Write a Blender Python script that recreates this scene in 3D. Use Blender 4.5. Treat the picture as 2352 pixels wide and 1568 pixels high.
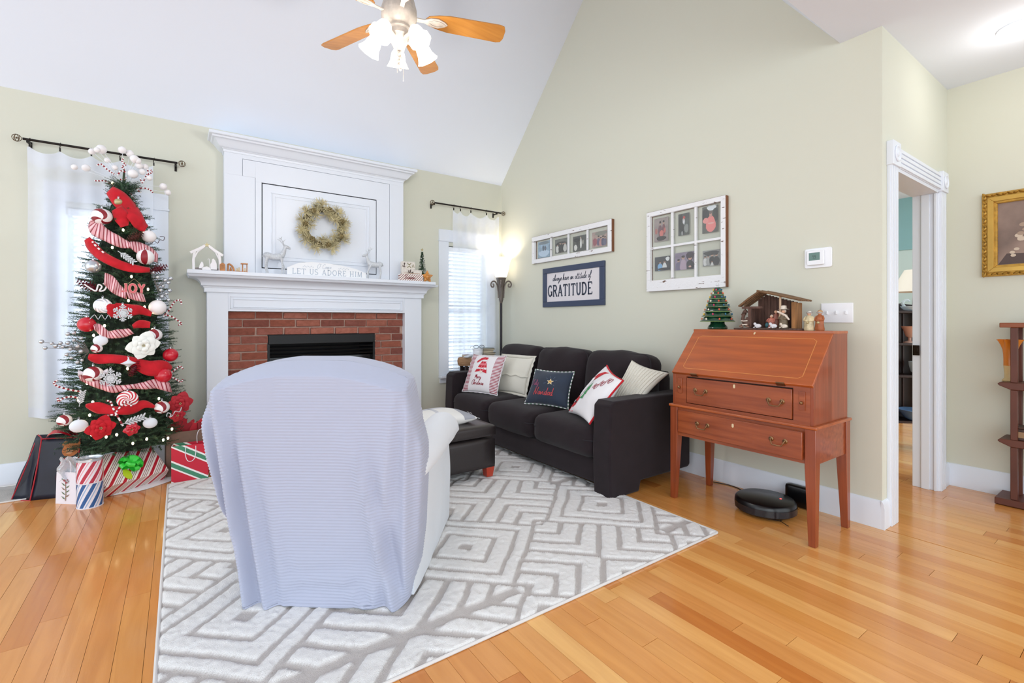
import bpy, bmesh, math, random
from mathutils import Vector, Matrix, noise
for o in list(bpy.data.objects): bpy.data.objects.remove(o, do_unlink=True)
SC = bpy.context.scene
COL = SC.collection
R = math.radians
PI = math.pi
sin, cos = math.sin, math.cos
V = Vector

# ------------------------------------------------------------------ camera
# level camera with vertical shift: world X runs along the fireplace wall,
# world Y runs along the sofa wall, Z up, camera above the origin at 1.15 m
F, YAW, V0, EYE = 1085.6, R(35.19), 738.0, 1.15
SY, CY = sin(YAW), cos(YAW)
cam = bpy.data.cameras.new('camera'); camo = bpy.data.objects.new('camera', cam); COL.objects.link(camo)
camo.location = (0, 0, EYE); camo.rotation_euler = (PI/2, 0, -YAW)
cam.sensor_fit = 'HORIZONTAL'; cam.sensor_width = 36.0
cam.lens = 36.0*F/2352.0; cam.shift_y = (V0-784.0)/2352.0; cam.clip_start = .05; cam.clip_end = 100
SC.camera = camo

# ------------------------------------------------------------------ world and lights
SC.view_settings.view_transform = 'Standard'; SC.view_settings.look = 'None'
SC.view_settings.exposure = 0.0; SC.view_settings.gamma = 1.0
SC.view_settings.use_curve_mapping = False
W = bpy.data.worlds.new('world'); SC.world = W; W.use_nodes = True
bg = W.node_tree.nodes['Background']; bg.inputs[0].default_value = (.87, .945, 1.0, 1); bg.inputs[1].default_value = 2.05
def area(name, loc, rot, sx, sy, e, col=(1, 1, 1)):
    l = bpy.data.lights.new(name, 'AREA'); l.shape = 'RECTANGLE'; l.size = sx; l.size_y = sy; l.energy = e; l.color = col
    o = bpy.data.objects.new(name, l); COL.objects.link(o); o.location = loc; o.rotation_euler = rot; return o
def point(name, loc, e, rad=.03, col=(1, .93, .82)):
    l = bpy.data.lights.new(name, 'POINT'); l.energy = e; l.shadow_soft_size = rad; l.color = col
    o = bpy.data.objects.new(name, l); COL.objects.link(o); o.location = loc; return o
# added soft fill behind the camera, not a known window
area('fill_behind', (-.6, -2.6, 1.9), (R(80), 0, R(-14)), 4.5, 2.2, 60, (.88, .95, 1))
area('window_glow_left', (-.44, 4.95, 1.3), (R(-90), 0, 0), .55, 1.5, 16, (.9, .95, 1))
area('window_glow_right', (2.72, 4.95, 1.3), (R(-90), 0, 0), .55, 1.5, 5, (.9, .95, 1))
area('fill_left', (-3.2, 2.9, 1.35), (R(90), 0, R(-90)), 2.6, 1.9, 6, (.92, .96, 1))  # added area light for glare on the left floor, no window known there
point('fan_light', (1.09, 2.73, 2.42), 24, .12, (1, .97, .93))
point('recessed_light', (3.81, .50, 2.60), 2.8, .08, (1, .96, .9))
point('dining_room_fill', (6.0, 2.6, 2.3), 45, .3, (1, .97, .93))  # added fill point to brighten the far room, not one of its lamps

# ------------------------------------------------------------------ pixel helpers (2352 x 1568): ray through the lens onto a real plane
def ray(u, v):
    a = (u-1176)/F
    return V((SY+CY*a, CY-SY*a, (V0-v)/F))
def on_x(u, v, x): d = ray(u, v); t = x/d[0]; return V((x, t*d[1], EYE+t*d[2]))
def on_y(u, v, y): d = ray(u, v); t = y/d[1]; return V((t*d[0], y, EYE+t*d[2]))
def on_z(u, v, z=0): d = ray(u, v); t = (z-EYE)/d[2]; return V((t*d[0], t*d[1], z))

# ------------------------------------------------------------------ materials
def lin(c):
    if isinstance(c, str):
        c = c.lstrip('#'); c = [int(c[i:i+2], 16)/255 for i in (0, 2, 4)]
    return tuple((x/12.92 if x <= .04045 else ((x+.055)/1.055)**2.4) for x in c)+(1,)
MC = {}
def mat(name, col, rough=.6, metal=0, var=0, vscale=8, bump=0, bscale=60, coat=0, emit=None, es=0, alpha=None, stretch=None, col2=None, sheen=0, spec=None):
    if name in MC: return MC[name]
    m = bpy.data.materials.new(name); m.use_nodes = True; MC[name] = m
    nt = m.node_tree; b = nt.nodes['Principled BSDF']; L = nt.links
    c = lin(col); b.inputs['Base Color'].default_value = c
    b.inputs['Roughness'].default_value = rough; b.inputs['Metallic'].default_value = metal
    if coat: b.inputs['Coat Weight'].default_value = coat; b.inputs['Coat Roughness'].default_value = .08
    if sheen: b.inputs['Sheen Weight'].default_value = sheen
    if spec is not None: b.inputs['Specular IOR Level'].default_value = spec
    if emit: b.inputs['Emission Color'].default_value = lin(emit); b.inputs['Emission Strength'].default_value = es
    if alpha is not None: b.inputs['Alpha'].default_value = alpha
    if var or bump:
        tc = nt.nodes.new('ShaderNodeTexCoord'); mp = nt.nodes.new('ShaderNodeMapping'); L.new(tc.outputs['Object'], mp.inputs[0])
        if stretch: mp.inputs['Scale'].default_value = stretch
    if var:
        n = nt.nodes.new('ShaderNodeTexNoise'); n.inputs['Scale'].default_value = vscale; n.inputs['Detail'].default_value = 6
        L.new(mp.outputs[0], n.inputs['Vector'])
        r = nt.nodes.new('ShaderNodeValToRGB'); L.new(n.outputs[0], r.inputs[0]); L.new(r.outputs[0], b.inputs['Base Color'])
        r.color_ramp.elements[0].position = .3; r.color_ramp.elements[1].position = .7
        if col2: r.color_ramp.elements[0].color = lin(col2); r.color_ramp.elements[1].color = c
        else:
            r.color_ramp.elements[0].color = tuple(x*(1-var) for x in c[:3])+(1,); r.color_ramp.elements[1].color = tuple(min(1, x*(1+var)) for x in c[:3])+(1,)
    if bump:
        n2 = nt.nodes.new('ShaderNodeTexNoise'); n2.inputs['Scale'].default_value = bscale; n2.inputs['Detail'].default_value = 4
        L.new(mp.outputs[0], n2.inputs['Vector'])
        bp = nt.nodes.new('ShaderNodeBump'); bp.inputs['Strength'].default_value = bump; bp.inputs['Distance'].default_value = .004
        L.new(n2.outputs[0], bp.inputs['Height']); L.new(bp.outputs[0], b.inputs['Normal'])
    return m
def stripe_mat(name, stops, direction, period, rough=.45, offset=0):
    """flat printed stripes: stops = [(pos, colour), ...] repeated along a direction in object space"""
    if name in MC: return MC[name]
    m = bpy.data.materials.new(name); m.use_nodes = True; MC[name] = m
    nt = m.node_tree; b = nt.nodes['Principled BSDF']; L = nt.links; b.inputs['Roughness'].default_value = rough
    tc = nt.nodes.new('ShaderNodeTexCoord'); dt = nt.nodes.new('ShaderNodeVectorMath'); dt.operation = 'DOT_PRODUCT'
    d = V(direction).normalized()/period; dt.inputs[1].default_value = d
    L.new(tc.outputs['Object'], dt.inputs[0])
    ad = nt.nodes.new('ShaderNodeMath'); ad.operation = 'ADD'; ad.inputs[1].default_value = offset+100; L.new(dt.outputs['Value'], ad.inputs[0])
    fr = nt.nodes.new('ShaderNodeMath'); fr.operation = 'FRACT'; L.new(ad.outputs[0], fr.inputs[0])
    r = nt.nodes.new('ShaderNodeValToRGB'); r.color_ramp.interpolation = 'CONSTANT'; L.new(fr.outputs[0], r.inputs[0])
    els = r.color_ramp.elements
    els[0].position = 0; els[0].color = lin(stops[0][1]); els[1].position = stops[1][0]; els[1].color = lin(stops[1][1])
    for p, c in stops[2:]: e = els.new(p); e.color = lin(c)
    L.new(r.outputs[0], b.inputs['Base Color'])
    return m
def piece_mat(name, cols, scale=(1, 1, 1), nscale=6, rough=.4, bump=.2, coat=0, grain=.35, bscale=30, dark=None):
    """boards and bricks: each piece takes its own tone, the grain is read in world space"""
    if name in MC: return MC[name]
    m = bpy.data.materials.new(name); m.use_nodes = True; MC[name] = m
    nt = m.node_tree; b = nt.nodes['Principled BSDF']; L = nt.links; N = nt.nodes.new
    b.inputs['Roughness'].default_value = rough
    if coat: b.inputs['Coat Weight'].default_value = coat; b.inputs['Coat Roughness'].default_value = .12
    oi = N('ShaderNodeObjectInfo'); ge = N('ShaderNodeNewGeometry')
    ad = N('ShaderNodeMath'); ad.operation = 'ADD'; L.new(oi.outputs['Random'], ad.inputs[0]); L.new(ge.outputs['Random Per Island'], ad.inputs[1])
    fr = N('ShaderNodeMath'); fr.operation = 'FRACT'; L.new(ad.outputs[0], fr.inputs[0])
    r = N('ShaderNodeValToRGB'); L.new(fr.outputs[0], r.inputs[0]); els = r.color_ramp.elements
    els[0].color = lin(cols[0]); els[1].color = lin(cols[-1])
    for i, c in enumerate(cols[1:-1]): e = els.new((i+1)/(len(cols)-1)); e.color = lin(c)
    mp = N('ShaderNodeMapping'); mp.inputs['Scale'].default_value = scale; L.new(ge.outputs['Position'], mp.inputs[0])
    mu = N('ShaderNodeMath'); mu.operation = 'MULTIPLY'; mu.inputs[1].default_value = 37; L.new(fr.outputs[0], mu.inputs[0])
    L.new(mu.outputs[0], mp.inputs['Location'])
    n = N('ShaderNodeTexNoise'); n.inputs['Scale'].default_value = nscale; n.inputs['Detail'].default_value = 7; n.inputs['Distortion'].default_value = .6
    L.new(mp.outputs[0], n.inputs['Vector'])
    r2 = N('ShaderNodeValToRGB'); L.new(n.outputs[0], r2.inputs[0]); r2.color_ramp.elements[0].position = .32; r2.color_ramp.elements[1].position = .68
    g = 1-grain; r2.color_ramp.elements[0].color = (g, g*.93, g*.85, 1) if dark is None else lin(dark); r2.color_ramp.elements[1].color = (1, 1, 1, 1)
    mx = N('ShaderNodeMix'); mx.data_type = 'RGBA'; mx.blend_type = 'MULTIPLY'; mx.inputs[0].default_value = 1
    L.new(r.outputs[0], mx.inputs[6]); L.new(r2.outputs[0], mx.inputs[7]); L.new(mx.outputs[2], b.inputs['Base Color'])
    if bump:
        n2 = N('ShaderNodeTexNoise'); n2.inputs['Scale'].default_value = bscale; n2.inputs['Detail'].default_value = 5; L.new(mp.outputs[0], n2.inputs['Vector'])
        bp = N('ShaderNodeBump'); bp.inputs['Strength'].default_value = bump; bp.inputs['Distance'].default_value = .003
        L.new(n2.outputs[0], bp.inputs['Height']); L.new(bp.outputs[0], b.inputs['Normal'])
    return m
def sheer_mat(name, col, alpha, bumpy=0):
    m = bpy.data.materials.new(name); m.use_nodes = True; nt = m.node_tree; nt.nodes.clear(); N = nt.nodes.new; L = nt.links
    o = N('ShaderNodeOutputMaterial'); t = N('ShaderNodeBsdfTransparent'); d = N('ShaderNodeBsdfDiffuse'); tl = N('ShaderNodeBsdfTranslucent')
    d.inputs[0].default_value = lin(col); tl.inputs[0].default_value = lin(col)
    a = N('ShaderNodeMixShader'); a.inputs[0].default_value = .28; L.new(d.outputs[0], a.inputs[1]); L.new(tl.outputs[0], a.inputs[2])
    b = N('ShaderNodeMixShader'); b.inputs[0].default_value = alpha
    tc = N('ShaderNodeTexCoord'); w = N('ShaderNodeTexNoise'); w.inputs['Scale'].default_value = 5; w.inputs['Detail'].default_value = 3; L.new(tc.outputs['Object'], w.inputs['Vector'])
    mr = N('ShaderNodeMapRange'); mr.inputs[1].default_value = .35; mr.inputs[2].default_value = .65; mr.inputs[3].default_value = alpha-.03; mr.inputs[4].default_value = min(1, alpha+.03)
    L.new(w.outputs[0], mr.inputs[0]); L.new(mr.outputs[0], b.inputs[0])
    L.new(t.outputs[0], b.inputs[1]); L.new(a.outputs[0], b.inputs[2]); L.new(b.outputs[0], o.inputs[0])
    return m
def glass_mat(name, col, rough=.02, mixt=.5):
    if name in MC: return MC[name]
    m = bpy.data.materials.new(name); m.use_nodes = True; MC[name] = m; nt = m.node_tree; nt.nodes.clear(); N = nt.nodes.new; L = nt.links
    o = N('ShaderNodeOutputMaterial'); t = N('ShaderNodeBsdfTransparent'); g = N('ShaderNodeBsdfPrincipled'); t.inputs[0].default_value = lin(col)
    g.inputs['Base Color'].default_value = lin(col); g.inputs['Roughness'].default_value = rough
    b = N('ShaderNodeMixShader'); b.inputs[0].default_value = mixt; L.new(t.outputs[0], b.inputs[1]); L.new(g.outputs[0], b.inputs[2]); L.new(b.outputs[0], o.inputs[0])
    return m

M_WALL = mat('wall_paint', '#d5d5c6', .85, bump=.05, bscale=180)
M_CEIL = mat('ceiling_paint', '#e6edf9', .9)
M_WHITE = mat('white_trim_paint', '#e3e8f1', .38)
M_WHITE2 = mat('white_matte', '#eef0f3', .6)
M_RUGW = None

# ------------------------------------------------------------------ mesh builder
def frame(o, ax, ay):
    o, ax, ay = V(o), V(ax).normalized(), V(ay).normalized(); n = ax.cross(ay)
    return lambda a, b, h=0: o+ax*a+ay*b+n*h
def arc(cx, cy, rx, ry, a0, a1, n=10):
    return [(cx+rx*cos(R(a0+(a1-a0)*i/n)), cy+ry*sin(R(a0+(a1-a0)*i/n))) for i in range(n+1)]
def smooth_path(pts, n=4):
    pts = [V(p) for p in pts]; out = []
    for i in range(len(pts)-1):
        p0 = pts[max(0, i-1)]; p1 = pts[i]; p2 = pts[i+1]; p3 = pts[min(len(pts)-1, i+2)]
        for k in range(n):
            t = k/n; out.append(.5*((2*p1)+(p2-p0)*t+(2*p0-5*p1+4*p2-p3)*t*t+(3*p1-p0-3*p2+p3)*t**3))
    out.append(pts[-1]); return out
class MB:
    def __init__(s): s.v = []; s.f = []; s.m = []
    def add(s, vs, fs, mi=0, M=None):
        b = len(s.v)
        for p in vs: s.v.append(tuple(M @ V(p)) if M is not None else tuple(p))
        for i, f in enumerate(fs): s.f.append(tuple(b+k for k in f)); s.m.append(mi if not callable(mi) else mi(i))
        return s
    def box(s, c, d, mi=0, M=None, taper=1):
        x, y, z = c; a, b, h = d[0]/2, d[1]/2, d[2]/2; t = taper
        vs = [(x-a*t, y-b*t, z-h), (x+a*t, y-b*t, z-h), (x+a*t, y+b*t, z-h), (x-a*t, y+b*t, z-h), (x-a, y-b, z+h), (x+a, y-b, z+h), (x+a, y+b, z+h), (x-a, y+b, z+h)]
        return s.add(vs, [(0, 3, 2, 1), (4, 5, 6, 7), (0, 1, 5, 4), (1, 2, 6, 5), (2, 3, 7, 6), (3, 0, 4, 7)], mi, M)
    def lathe(s, prof, c=(0, 0, 0), seg=24, mi=0, M=None, sx=1, sy=1, wob=None, cap=True):
        n = len(prof); vs = []
        for j in range(seg):
            a = 2*PI*j/seg
            for i, (r, z) in enumerate(prof):
                k = wob(a, i) if wob else 0
                vs.append((c[0]+(r+k)*cos(a)*sx, c[1]+(r+k)*sin(a)*sy, c[2]+z))
        fs = []; fm = []
        for j in range(seg):
            q = (j+1) % seg
            for i in range(n-1): fs.append((j*n+i, q*n+i, q*n+i+1, j*n+i+1)); fm.append(mi(j, i) if callable(mi) else mi)
        if cap:
            if prof[0][0] > 1e-5: fs.append(tuple(j*n for j in range(seg))[::-1]); fm.append(fm[0])
            if prof[-1][0] > 1e-5: fs.append(tuple(j*n+n-1 for j in range(seg))); fm.append(fm[-1])
        return s.add(vs, fs, lambda i: fm[i], M)
    def cyl(s, c, r, h, seg=20, mi=0, M=None): return s.lathe([(r, -h/2), (r, h/2)], c, seg, mi, M)
    def sph(s, c, r, seg=16, rings=10, mi=0, M=None, sx=1, sy=1, sz=1):
        return s.lathe([(max(1e-6, r*sin(PI*i/rings)), -r*cos(PI*i/rings)*sz) for i in range(rings+1)], c, seg, mi, M, sx, sy, cap=False)
    def tube(s, pts, r, seg=8, mi=0, M=None, closed=False, twist=0, flat=1):
        pts = [V(p) for p in pts]; n = len(pts); rr = r if isinstance(r, (list, tuple)) else [r]*n
        vs = []; up = None
        for i in range(n):
            t = (pts[(i+1) % n]-pts[i-1]) if closed else (pts[min(n-1, i+1)]-pts[max(0, i-1)])
            if t.length < 1e-9: t = V((0, 0, 1))
            t.normalize()
            if up is None:
                up = V((0, 0, 1)) if abs(t.z) < .9 else V((1, 0, 0))
            side = t.cross(up)
            if side.length < 1e-6: side = t.orthogonal()
            side.normalize(); up = side.cross(t).normalized()
            for k in range(seg):
                a = 2*PI*k/seg+twist*i
                vs.append(pts[i]+(side*cos(a)+up*sin(a)*flat)*rr[i])
        fs = []; fm = []
        for i in range(n if closed else n-1):
            q = (i+1) % n
            for k in range(seg):
                l = (k+1) % seg; fs.append((i*seg+k, i*seg+l, q*seg+l, q*seg+k)); fm.append(mi(i, k) if callable(mi) else mi)
        if not closed:
            fs.append(tuple(range(seg))[::-1]); fm.append(fm[0]); fs.append(tuple((n-1)*seg+k for k in range(seg))); fm.append(fm[-1])
        return s.add(vs, fs, lambda i: fm[i], M)
    def prism(s, poly, h0, h1, f, mi=0):
        """2-D outline extruded from h0 to h1 in the frame f"""
        n = len(poly); vs = [f(a, b, h0) for a, b in poly]+[f(a, b, h1) for a, b in poly]
        fs = [tuple(range(n))[::-1], tuple(range(n, 2*n))]+[(i, (i+1) % n, n+(i+1) % n, n+i) for i in range(n)]
        return s.add(vs, fs, mi)
    def ribbon(s, pts, w, f, h0, h1, mi=0, closed=False):
        pts = [V((p[0], p[1])) for p in pts]; n = len(pts); vs = []
        for i in range(n):
            t = (pts[(i+1) % n]-pts[i-1]) if closed else pts[min(n-1, i+1)]-pts[max(0, i-1)]
            if t.length < 1e-9: t = V((1, 0))
            t.normalize(); nn = V((-t.y, t.x))*(w[i] if isinstance(w, (list, tuple)) else w)/2
            p, q = pts[i]+nn, pts[i]-nn
            vs += [f(p.x, p.y, h1), f(q.x, q.y, h1), f(q.x, q.y, h0), f(p.x, p.y, h0)]
        fs = []
        for i in range(n if closed else n-1):
            a, b = 4*i, 4*((i+1) % n)
            fs += [(a, a+1, b+1, b), (a+1, a+2, b+2, b+1), (a+3, a, b, b+3)]
        return s.add(vs, fs, mi)
    def fan(s, poly, f, h, mi=0):
        """flat printed shape lying on a (possibly curved) surface"""
        cx = sum(p[0] for p in poly)/len(poly); cy = sum(p[1] for p in poly)/len(poly); n = len(poly)
        vs = [f(cx, cy, h)]+[f((a+cx)/2, (b+cy)/2, h) for a, b in poly]+[f(a, b, h) for a, b in poly]
        fs = [(0, 1+i, 1+(i+1) % n) for i in range(n)]+[(1+i, 1+n+i, 1+n+(i+1) % n, 1+(i+1) % n) for i in range(n)]
        return s.add(vs, fs, mi)
    def grid(s, nu, nv, fn, mi=0, closeu=False):
        vs = [fn(i/nu, j/nv) for i in range(nu if closeu else nu+1) for j in range(nv+1)]; fs = []; fm = []
        for i in range(nu):
            q = (i+1) % nu if closeu else i+1
            for j in range(nv):
                fs.append((i*(nv+1)+j, q*(nv+1)+j, q*(nv+1)+j+1, i*(nv+1)+j+1)); fm.append(mi(i, j) if callable(mi) else mi)
        return s.add(vs, fs, lambda i: fm[i])
    def build(s, name, mats, parent=None, smooth=True, bevel=0, sharp=38, recalc=True, seg=2, sub=0, kind=None, label=None):
        me = bpy.data.meshes.new(name); me.from_pydata([tuple(p) for p in s.v], [], s.f)
        if not isinstance(mats, (list, tuple)): mats = [mats]
        for m in mats: me.materials.append(m)
        if len(mats) > 1: me.polygons.foreach_set('material_index', s.m)
        if recalc:
            bm = bmesh.new(); bm.from_mesh(me); bmesh.ops.recalc_face_normals(bm, faces=bm.faces); bm.to_mesh(me); bm.free()
        if smooth: me.shade_smooth(); me.set_sharp_from_angle(angle=R(sharp))
        me.update()
        o = bpy.data.objects.new(name, me); COL.objects.link(o)
        if parent: o.parent = parent
        if bevel:
            b = o.modifiers.new('bevel', 'BEVEL'); b.width = bevel; b.segments = seg; b.limit_method = 'ANGLE'; b.angle_limit = R(40)
        if sub: q = o.modifiers.new('sub', 'SUBSURF'); q.levels = sub; q.render_levels = sub
        if kind: o['kind'] = kind
        if label: o['label'] = label
        return o
def tag(o, label, cat, group=None):
    o['label'] = label; o['category'] = cat
    if group: o['group'] = group
    return o
def thing(name, label, cat, loc=(0, 0, 0), rz=0, group=None):
    o = bpy.data.objects.new(name, None); COL.objects.link(o); o.empty_display_size = .05
    o.location = loc; o.rotation_euler = (0, 0, rz); return tag(o, label, cat, group)
def struct(o): o['kind'] = 'structure'; return o
def copy_tree(o, parent=None):
    c = o.copy(); COL.objects.link(c)
    if parent: c.parent = parent
    for ch in list(o.children): copy_tree(ch, c)
    return c
def T(x, y, z): return Matrix.Translation((x, y, z))
def RX(a): return Matrix.Rotation(a, 4, 'X')
def RY(a): return Matrix.Rotation(a, 4, 'Y')
def RZ(a): return Matrix.Rotation(a, 4, 'Z')
def S3(x, y, z): return Matrix.Diagonal((x, y, z, 1))

def at(mb, root):
    l = V((0, 0, 0)); r = root
    while r is not None: l = l+r.location; r = r.parent
    mb.v = [(p[0]-l.x, p[1]-l.y, p[2]-l.z) for p in mb.v]; return mb
def part(mb, name, mats, root, **k): return at(mb, root).build(name, mats, root, **k)
def bb(x0, x1, y0, y1, z0, z1, mb=None, mi=0):
    return (mb or MB()).box(((x0+x1)/2, (y0+y1)/2, (z0+z1)/2), (abs(x1-x0), abs(y1-y0), abs(z1-z0)), mi)
def molding(prof, x0, x1, yf, yw, mb=None, mi=0):
    """profile [(out, z)] swept round the left return, the front and the right return"""
    mb = mb or MB(); n = len(prof); vs = []
    for k in range(4):
        for d, z in prof:
            x = (x0-d) if k < 2 else (x1+d); y = yw if k in (0, 3) else yf-d
            vs.append((x, y, z))
    fs = [(k*n+i, (k+1)*n+i, (k+1)*n+i+1, k*n+i+1) for k in range(3) for i in range(n-1)]
    fs += [tuple(k*n for k in range(4)), tuple(k*n+n-1 for k in range(4))[::-1], tuple(range(n)), tuple(3*n+i for i in range(n))[::-1]]
    return mb.add(vs, fs, mi)

# ================================================================== THE ROOM
XB, YA, YC, XD, HC = 3.19, 4.75, .96, 4.45, 2.79
# floor: base slab and boards laid along Y
base = struct(bb(-3.6, 8.1, -3.0, 4.9, -.06, -.012).build('floor', mat('subfloor', '#5a3517', .8)))
M_BOARD = piece_mat('oak_board', ['#e09a50', '#d98f47', '#eeb269', '#cd7e38', '#e6a459', '#dc9449', '#e8a65e', '#d68a43', '#f0b970'], (9, .7, 9), 3.2, .22, .10, .45, grain=.13)
rnd = random.Random(4)
BW = .0845; boards = []
def floor_zone(x0, x1, y0, y1):
    k = math.floor((x0+.266)/BW)
    while -.266+k*BW < x1:
        a = -.266+k*BW; y = y0-rnd.random()*1.2
        while y < y1:
            L = rnd.choice([.45, .6, .8, 1.0, 1.2, 1.5]) * (1+.15*rnd.random()); b = min(y+L, y1)
            aa, bb_ = max(a, x0), min(a+BW, x1); ya = max(y, y0)
            if b-ya > .03 and bb_-aa > .01: boards.append((aa, bb_, ya, b))
            y += L
        k += 1
floor_zone(-2.9, XB, -1.4, YA); floor_zone(XB, 8.0, -1.4, 4.0)
def board_score(b):
    x, y = (b[0]+b[1])/2, (b[2]+b[3])/2; w = x*SY+y*CY; l = x*CY-y*SY
    if w < .5 or abs(l/w) > 1.16 or EYE/w > .86: 
        w2 = b[3]*CY+x*SY; 
        if w2 < .8 or abs((x*CY-b[3]*SY)/w2) > 1.1: return 0
    if x > 3.2 and y > .96 and not (2.6 < x/y*1 < 4.2): return 0
    if -.06 < x < 2.39 and 1.45 < b[2] and b[3] < 4.1: return 0
    if x < 3.19 and x > 2.5 and y > 2.2: return 0
    return (b[1]-b[0])*(b[3]-b[2])/max(w, .6)**2
boards.sort(key=board_score, reverse=True)
ub = bb(-.5, .5, -.5, .5, -1, 0)
bm_board = None
for i, b in enumerate(boards[:300]):
    if board_score(b) <= 0: break
    if bm_board is None:
        o = ub.build('floor_board', M_BOARD, base, smooth=False); bm_board = o.data
    else:
        o = bpy.data.objects.new('floor_board', bm_board); COL.objects.link(o); o.parent = base
    o.location = ((b[0]+b[1])/2, (b[2]+b[3])/2, rnd.uniform(-.0006, 0)); o.scale = (b[1]-b[0]-.0012, b[3]-b[2]-.0015, .012)
    last = i
rest = MB()
for b in boards[last+1:]: bb(b[0]+.0006, b[1]-.0006, b[2]+.0007, b[3]-.0007, -.012, 0, rest)
rest.build('remaining_floor_boards', M_BOARD, base, smooth=False, kind='stuff')

# walls
w = MB(); yb = YA+.14
for x0, x1 in ((-3.6, -.68), (-.185, .642), (1.606, 2.47), (2.97, 3.31)): bb(x0, x1, YA, yb, 0, HC, w)
for x0, x1 in ((-.68, -.185), (2.47, 2.97)): bb(x0, x1, YA, yb, 0, .549, w); bb(x0, x1, YA, yb, 2.0, HC, w)
bb(.642, 1.606, YA, yb, 1.035, HC, w)
struct(w.build('wall_back', M_WALL, smooth=False))
f_yz = frame((XB, 0, 0), (0, 1, 0), (0, 0, 1))      # normal +x
struct(MB().prism([(YC, 0), (yb, 0), (yb, HC), (YA, HC), (2.729, 4.87), (1.163, HC), (YC, HC)], 0, .12, f_yz).build('wall_right', M_WALL, smooth=False))
w = MB(); bb(3.31, 3.364, YC, YC+.12, 0, HC, w); bb(4.218, 4.57, YC, YC+.12, 0, HC, w); bb(3.364, 4.218, YC, YC+.12, 2.038, HC, w)
struct(w.build('wall_door', M_WALL, smooth=False))
struct(bb(XD, XD+.12, -1.6, YC, 0, HC).build('wall_alcove', M_WALL, smooth=False))
w = MB(); t = .1
f2 = frame((-3.6, 0, 0), (0, 1, 0), (0, 0, 1))
w.prism([(yb, HC), (YA, HC), (2.729, 4.87), (1.163, HC), (-1.6, HC), (-1.6, HC+t), (1.1, HC+t), (2.729, 4.87+.16), (yb, HC+.02)], 0, 6.91, f2)
bb(3.31, 4.57, -1.6, YC+.12, HC, HC+t, w)
struct(w.build('ceiling', M_CEIL, smooth=False))
# the dining room seen through the door
M_TEAL_SHADE = mat('teal_wall_shade', '#7fa9ad', .8)
w = MB(); bb(7.9, 8.0, 0.4, 4.1, 0, HC, w); struct(w.build('wall_dining', mat('dining_wall_paint', '#b9cdcb', .85), smooth=False))
struct(bb(7.885, 7.9, .4, 4.1, 2.1, HC).build('wall_shade_band', M_TEAL_SHADE, smooth=False))  # upper band puts the far wall's window shading into its colour
struct(bb(3.31, 8.0, 4.0, 4.1, 0, HC).build('wall_dining_side', mat('dining_wall_paint', '#b9cdcb'), smooth=False))
struct(bb(3.31, 8.0, 1.08, 4.1, HC, HC+.1).build('ceiling_dining', M_CEIL, smooth=False))

# baseboards
BP = [(0, 0), (.016, 0), (.016, .115), (.013, .125), (.013, .135), (.006, .152), (0, .155)]
def baseboard(name, p, q, n):
    mb = MB(); k = len(BP); vs = []
    for P in (p, q):
        for d, z in BP: vs.append((P[0]+n[0]*d, P[1]+n[1]*d, z))
    mb.add(vs, [(i, i+1, k+i+1, k+i) for i in range(k-1)]+[tuple(range(k)), tuple(range(k, 2*k))[::-1], (0, k-1, 2*k-1, k)])
    return struct(mb.build(name, M_WHITE, sharp=30))
baseboard('baseboard_back', (-2.6, YA), (.188, YA), (0, -1)); baseboard('baseboard_corner', (2.081, YA), (XB, YA), (0, -1))
baseboard('baseboard_right', (XB, YA), (XB, YC), (-1, 0)); baseboard('baseboard_door_left', (XB-.0155, YC), (3.262, YC), (0, -1))
baseboard('baseboard_door_right', (4.335, YC), (XD, YC), (0, -1)); baseboard('baseboard_alcove', (XD, YC), (XD, -1.6), (-1, 0))

# door opening: casing, jambs, rosette blocks
d = bpy.data.objects.new('door_1', None); COL.objects.link(d); d.location = (3.79, YC, 0); struct(d)
def fluted(mb, x0, x1, y0, y1, z0, z1, vert=True):
    bb(x0, x1, y0+.008, y1, z0, z1, mb)
    n = 4
    for i in range(n):
        if vert:
            a = x0+(x1-x0)*(i+.12)/n; bb(a, a+(x1-x0)*.76/n, y0, y0+.01, z0, z1, mb)
        else:
            a = z0+(z1-z0)*(i+.12)/n; bb(x0, x1, y0, y0+.01, a, a+(z1-z0)*.76/n, mb)
mb = MB(); fluted(mb, 3.262, 3.372, YC-.024, YC, 0, 2.035); part(mb, 'casing', M_WHITE, d, bevel=.002)
mb = MB(); fluted(mb, 4.21, 4.325, YC-.024, YC, 0, 2.035); part(mb, 'casing', M_WHITE, d, bevel=.002)
mb = MB(); fluted(mb, 3.372, 4.21, YC-.024, YC, 2.04, 2.15, False); part(mb, 'head_casing', M_WHITE, d, bevel=.002)
for x0, x1 in ((3.255, 3.378), (4.204, 4.33)):
    mb = MB(); bb(x0, x1, YC-.034, YC, 2.03, 2.165, mb)
    fr = frame(((x0+x1)/2, YC-.034, 2.098), (1, 0, 0), (0, 0, 1))
    mb.lathe([(.046, 0), (.046, .006), (.038, .008), (.034, .002), (.018, .002), (.014, .008), (.0, .01)], (0, 0, 0), 20, 0, T((x0+x1)/2, YC-.034, 2.098) @ RX(PI/2))
    part(mb, 'rosette_block', M_WHITE, d, bevel=.002)
mb = MB(); bb(3.362, 3.38, YC-.01, YC+.13, 0, 2.03, mb); part(mb, 'jamb', M_WHITE, d)
mb = MB(); bb(4.2, 4.22, YC-.01, YC+.13, 0, 2.03, mb); bb(4.188, 4.2, YC+.035, YC+.08, 0, 2.02, mb); bb(4.188, 4.2, YC-.002, YC+.012, 0, 2.02, mb); part(mb, 'jamb', M_WHITE, d, bevel=.002)
mb = MB(); bb(3.362, 4.22, YC-.01, YC+.13, 2.02, 2.04, mb); part(mb, 'jamb', M_WHITE, d)
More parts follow.
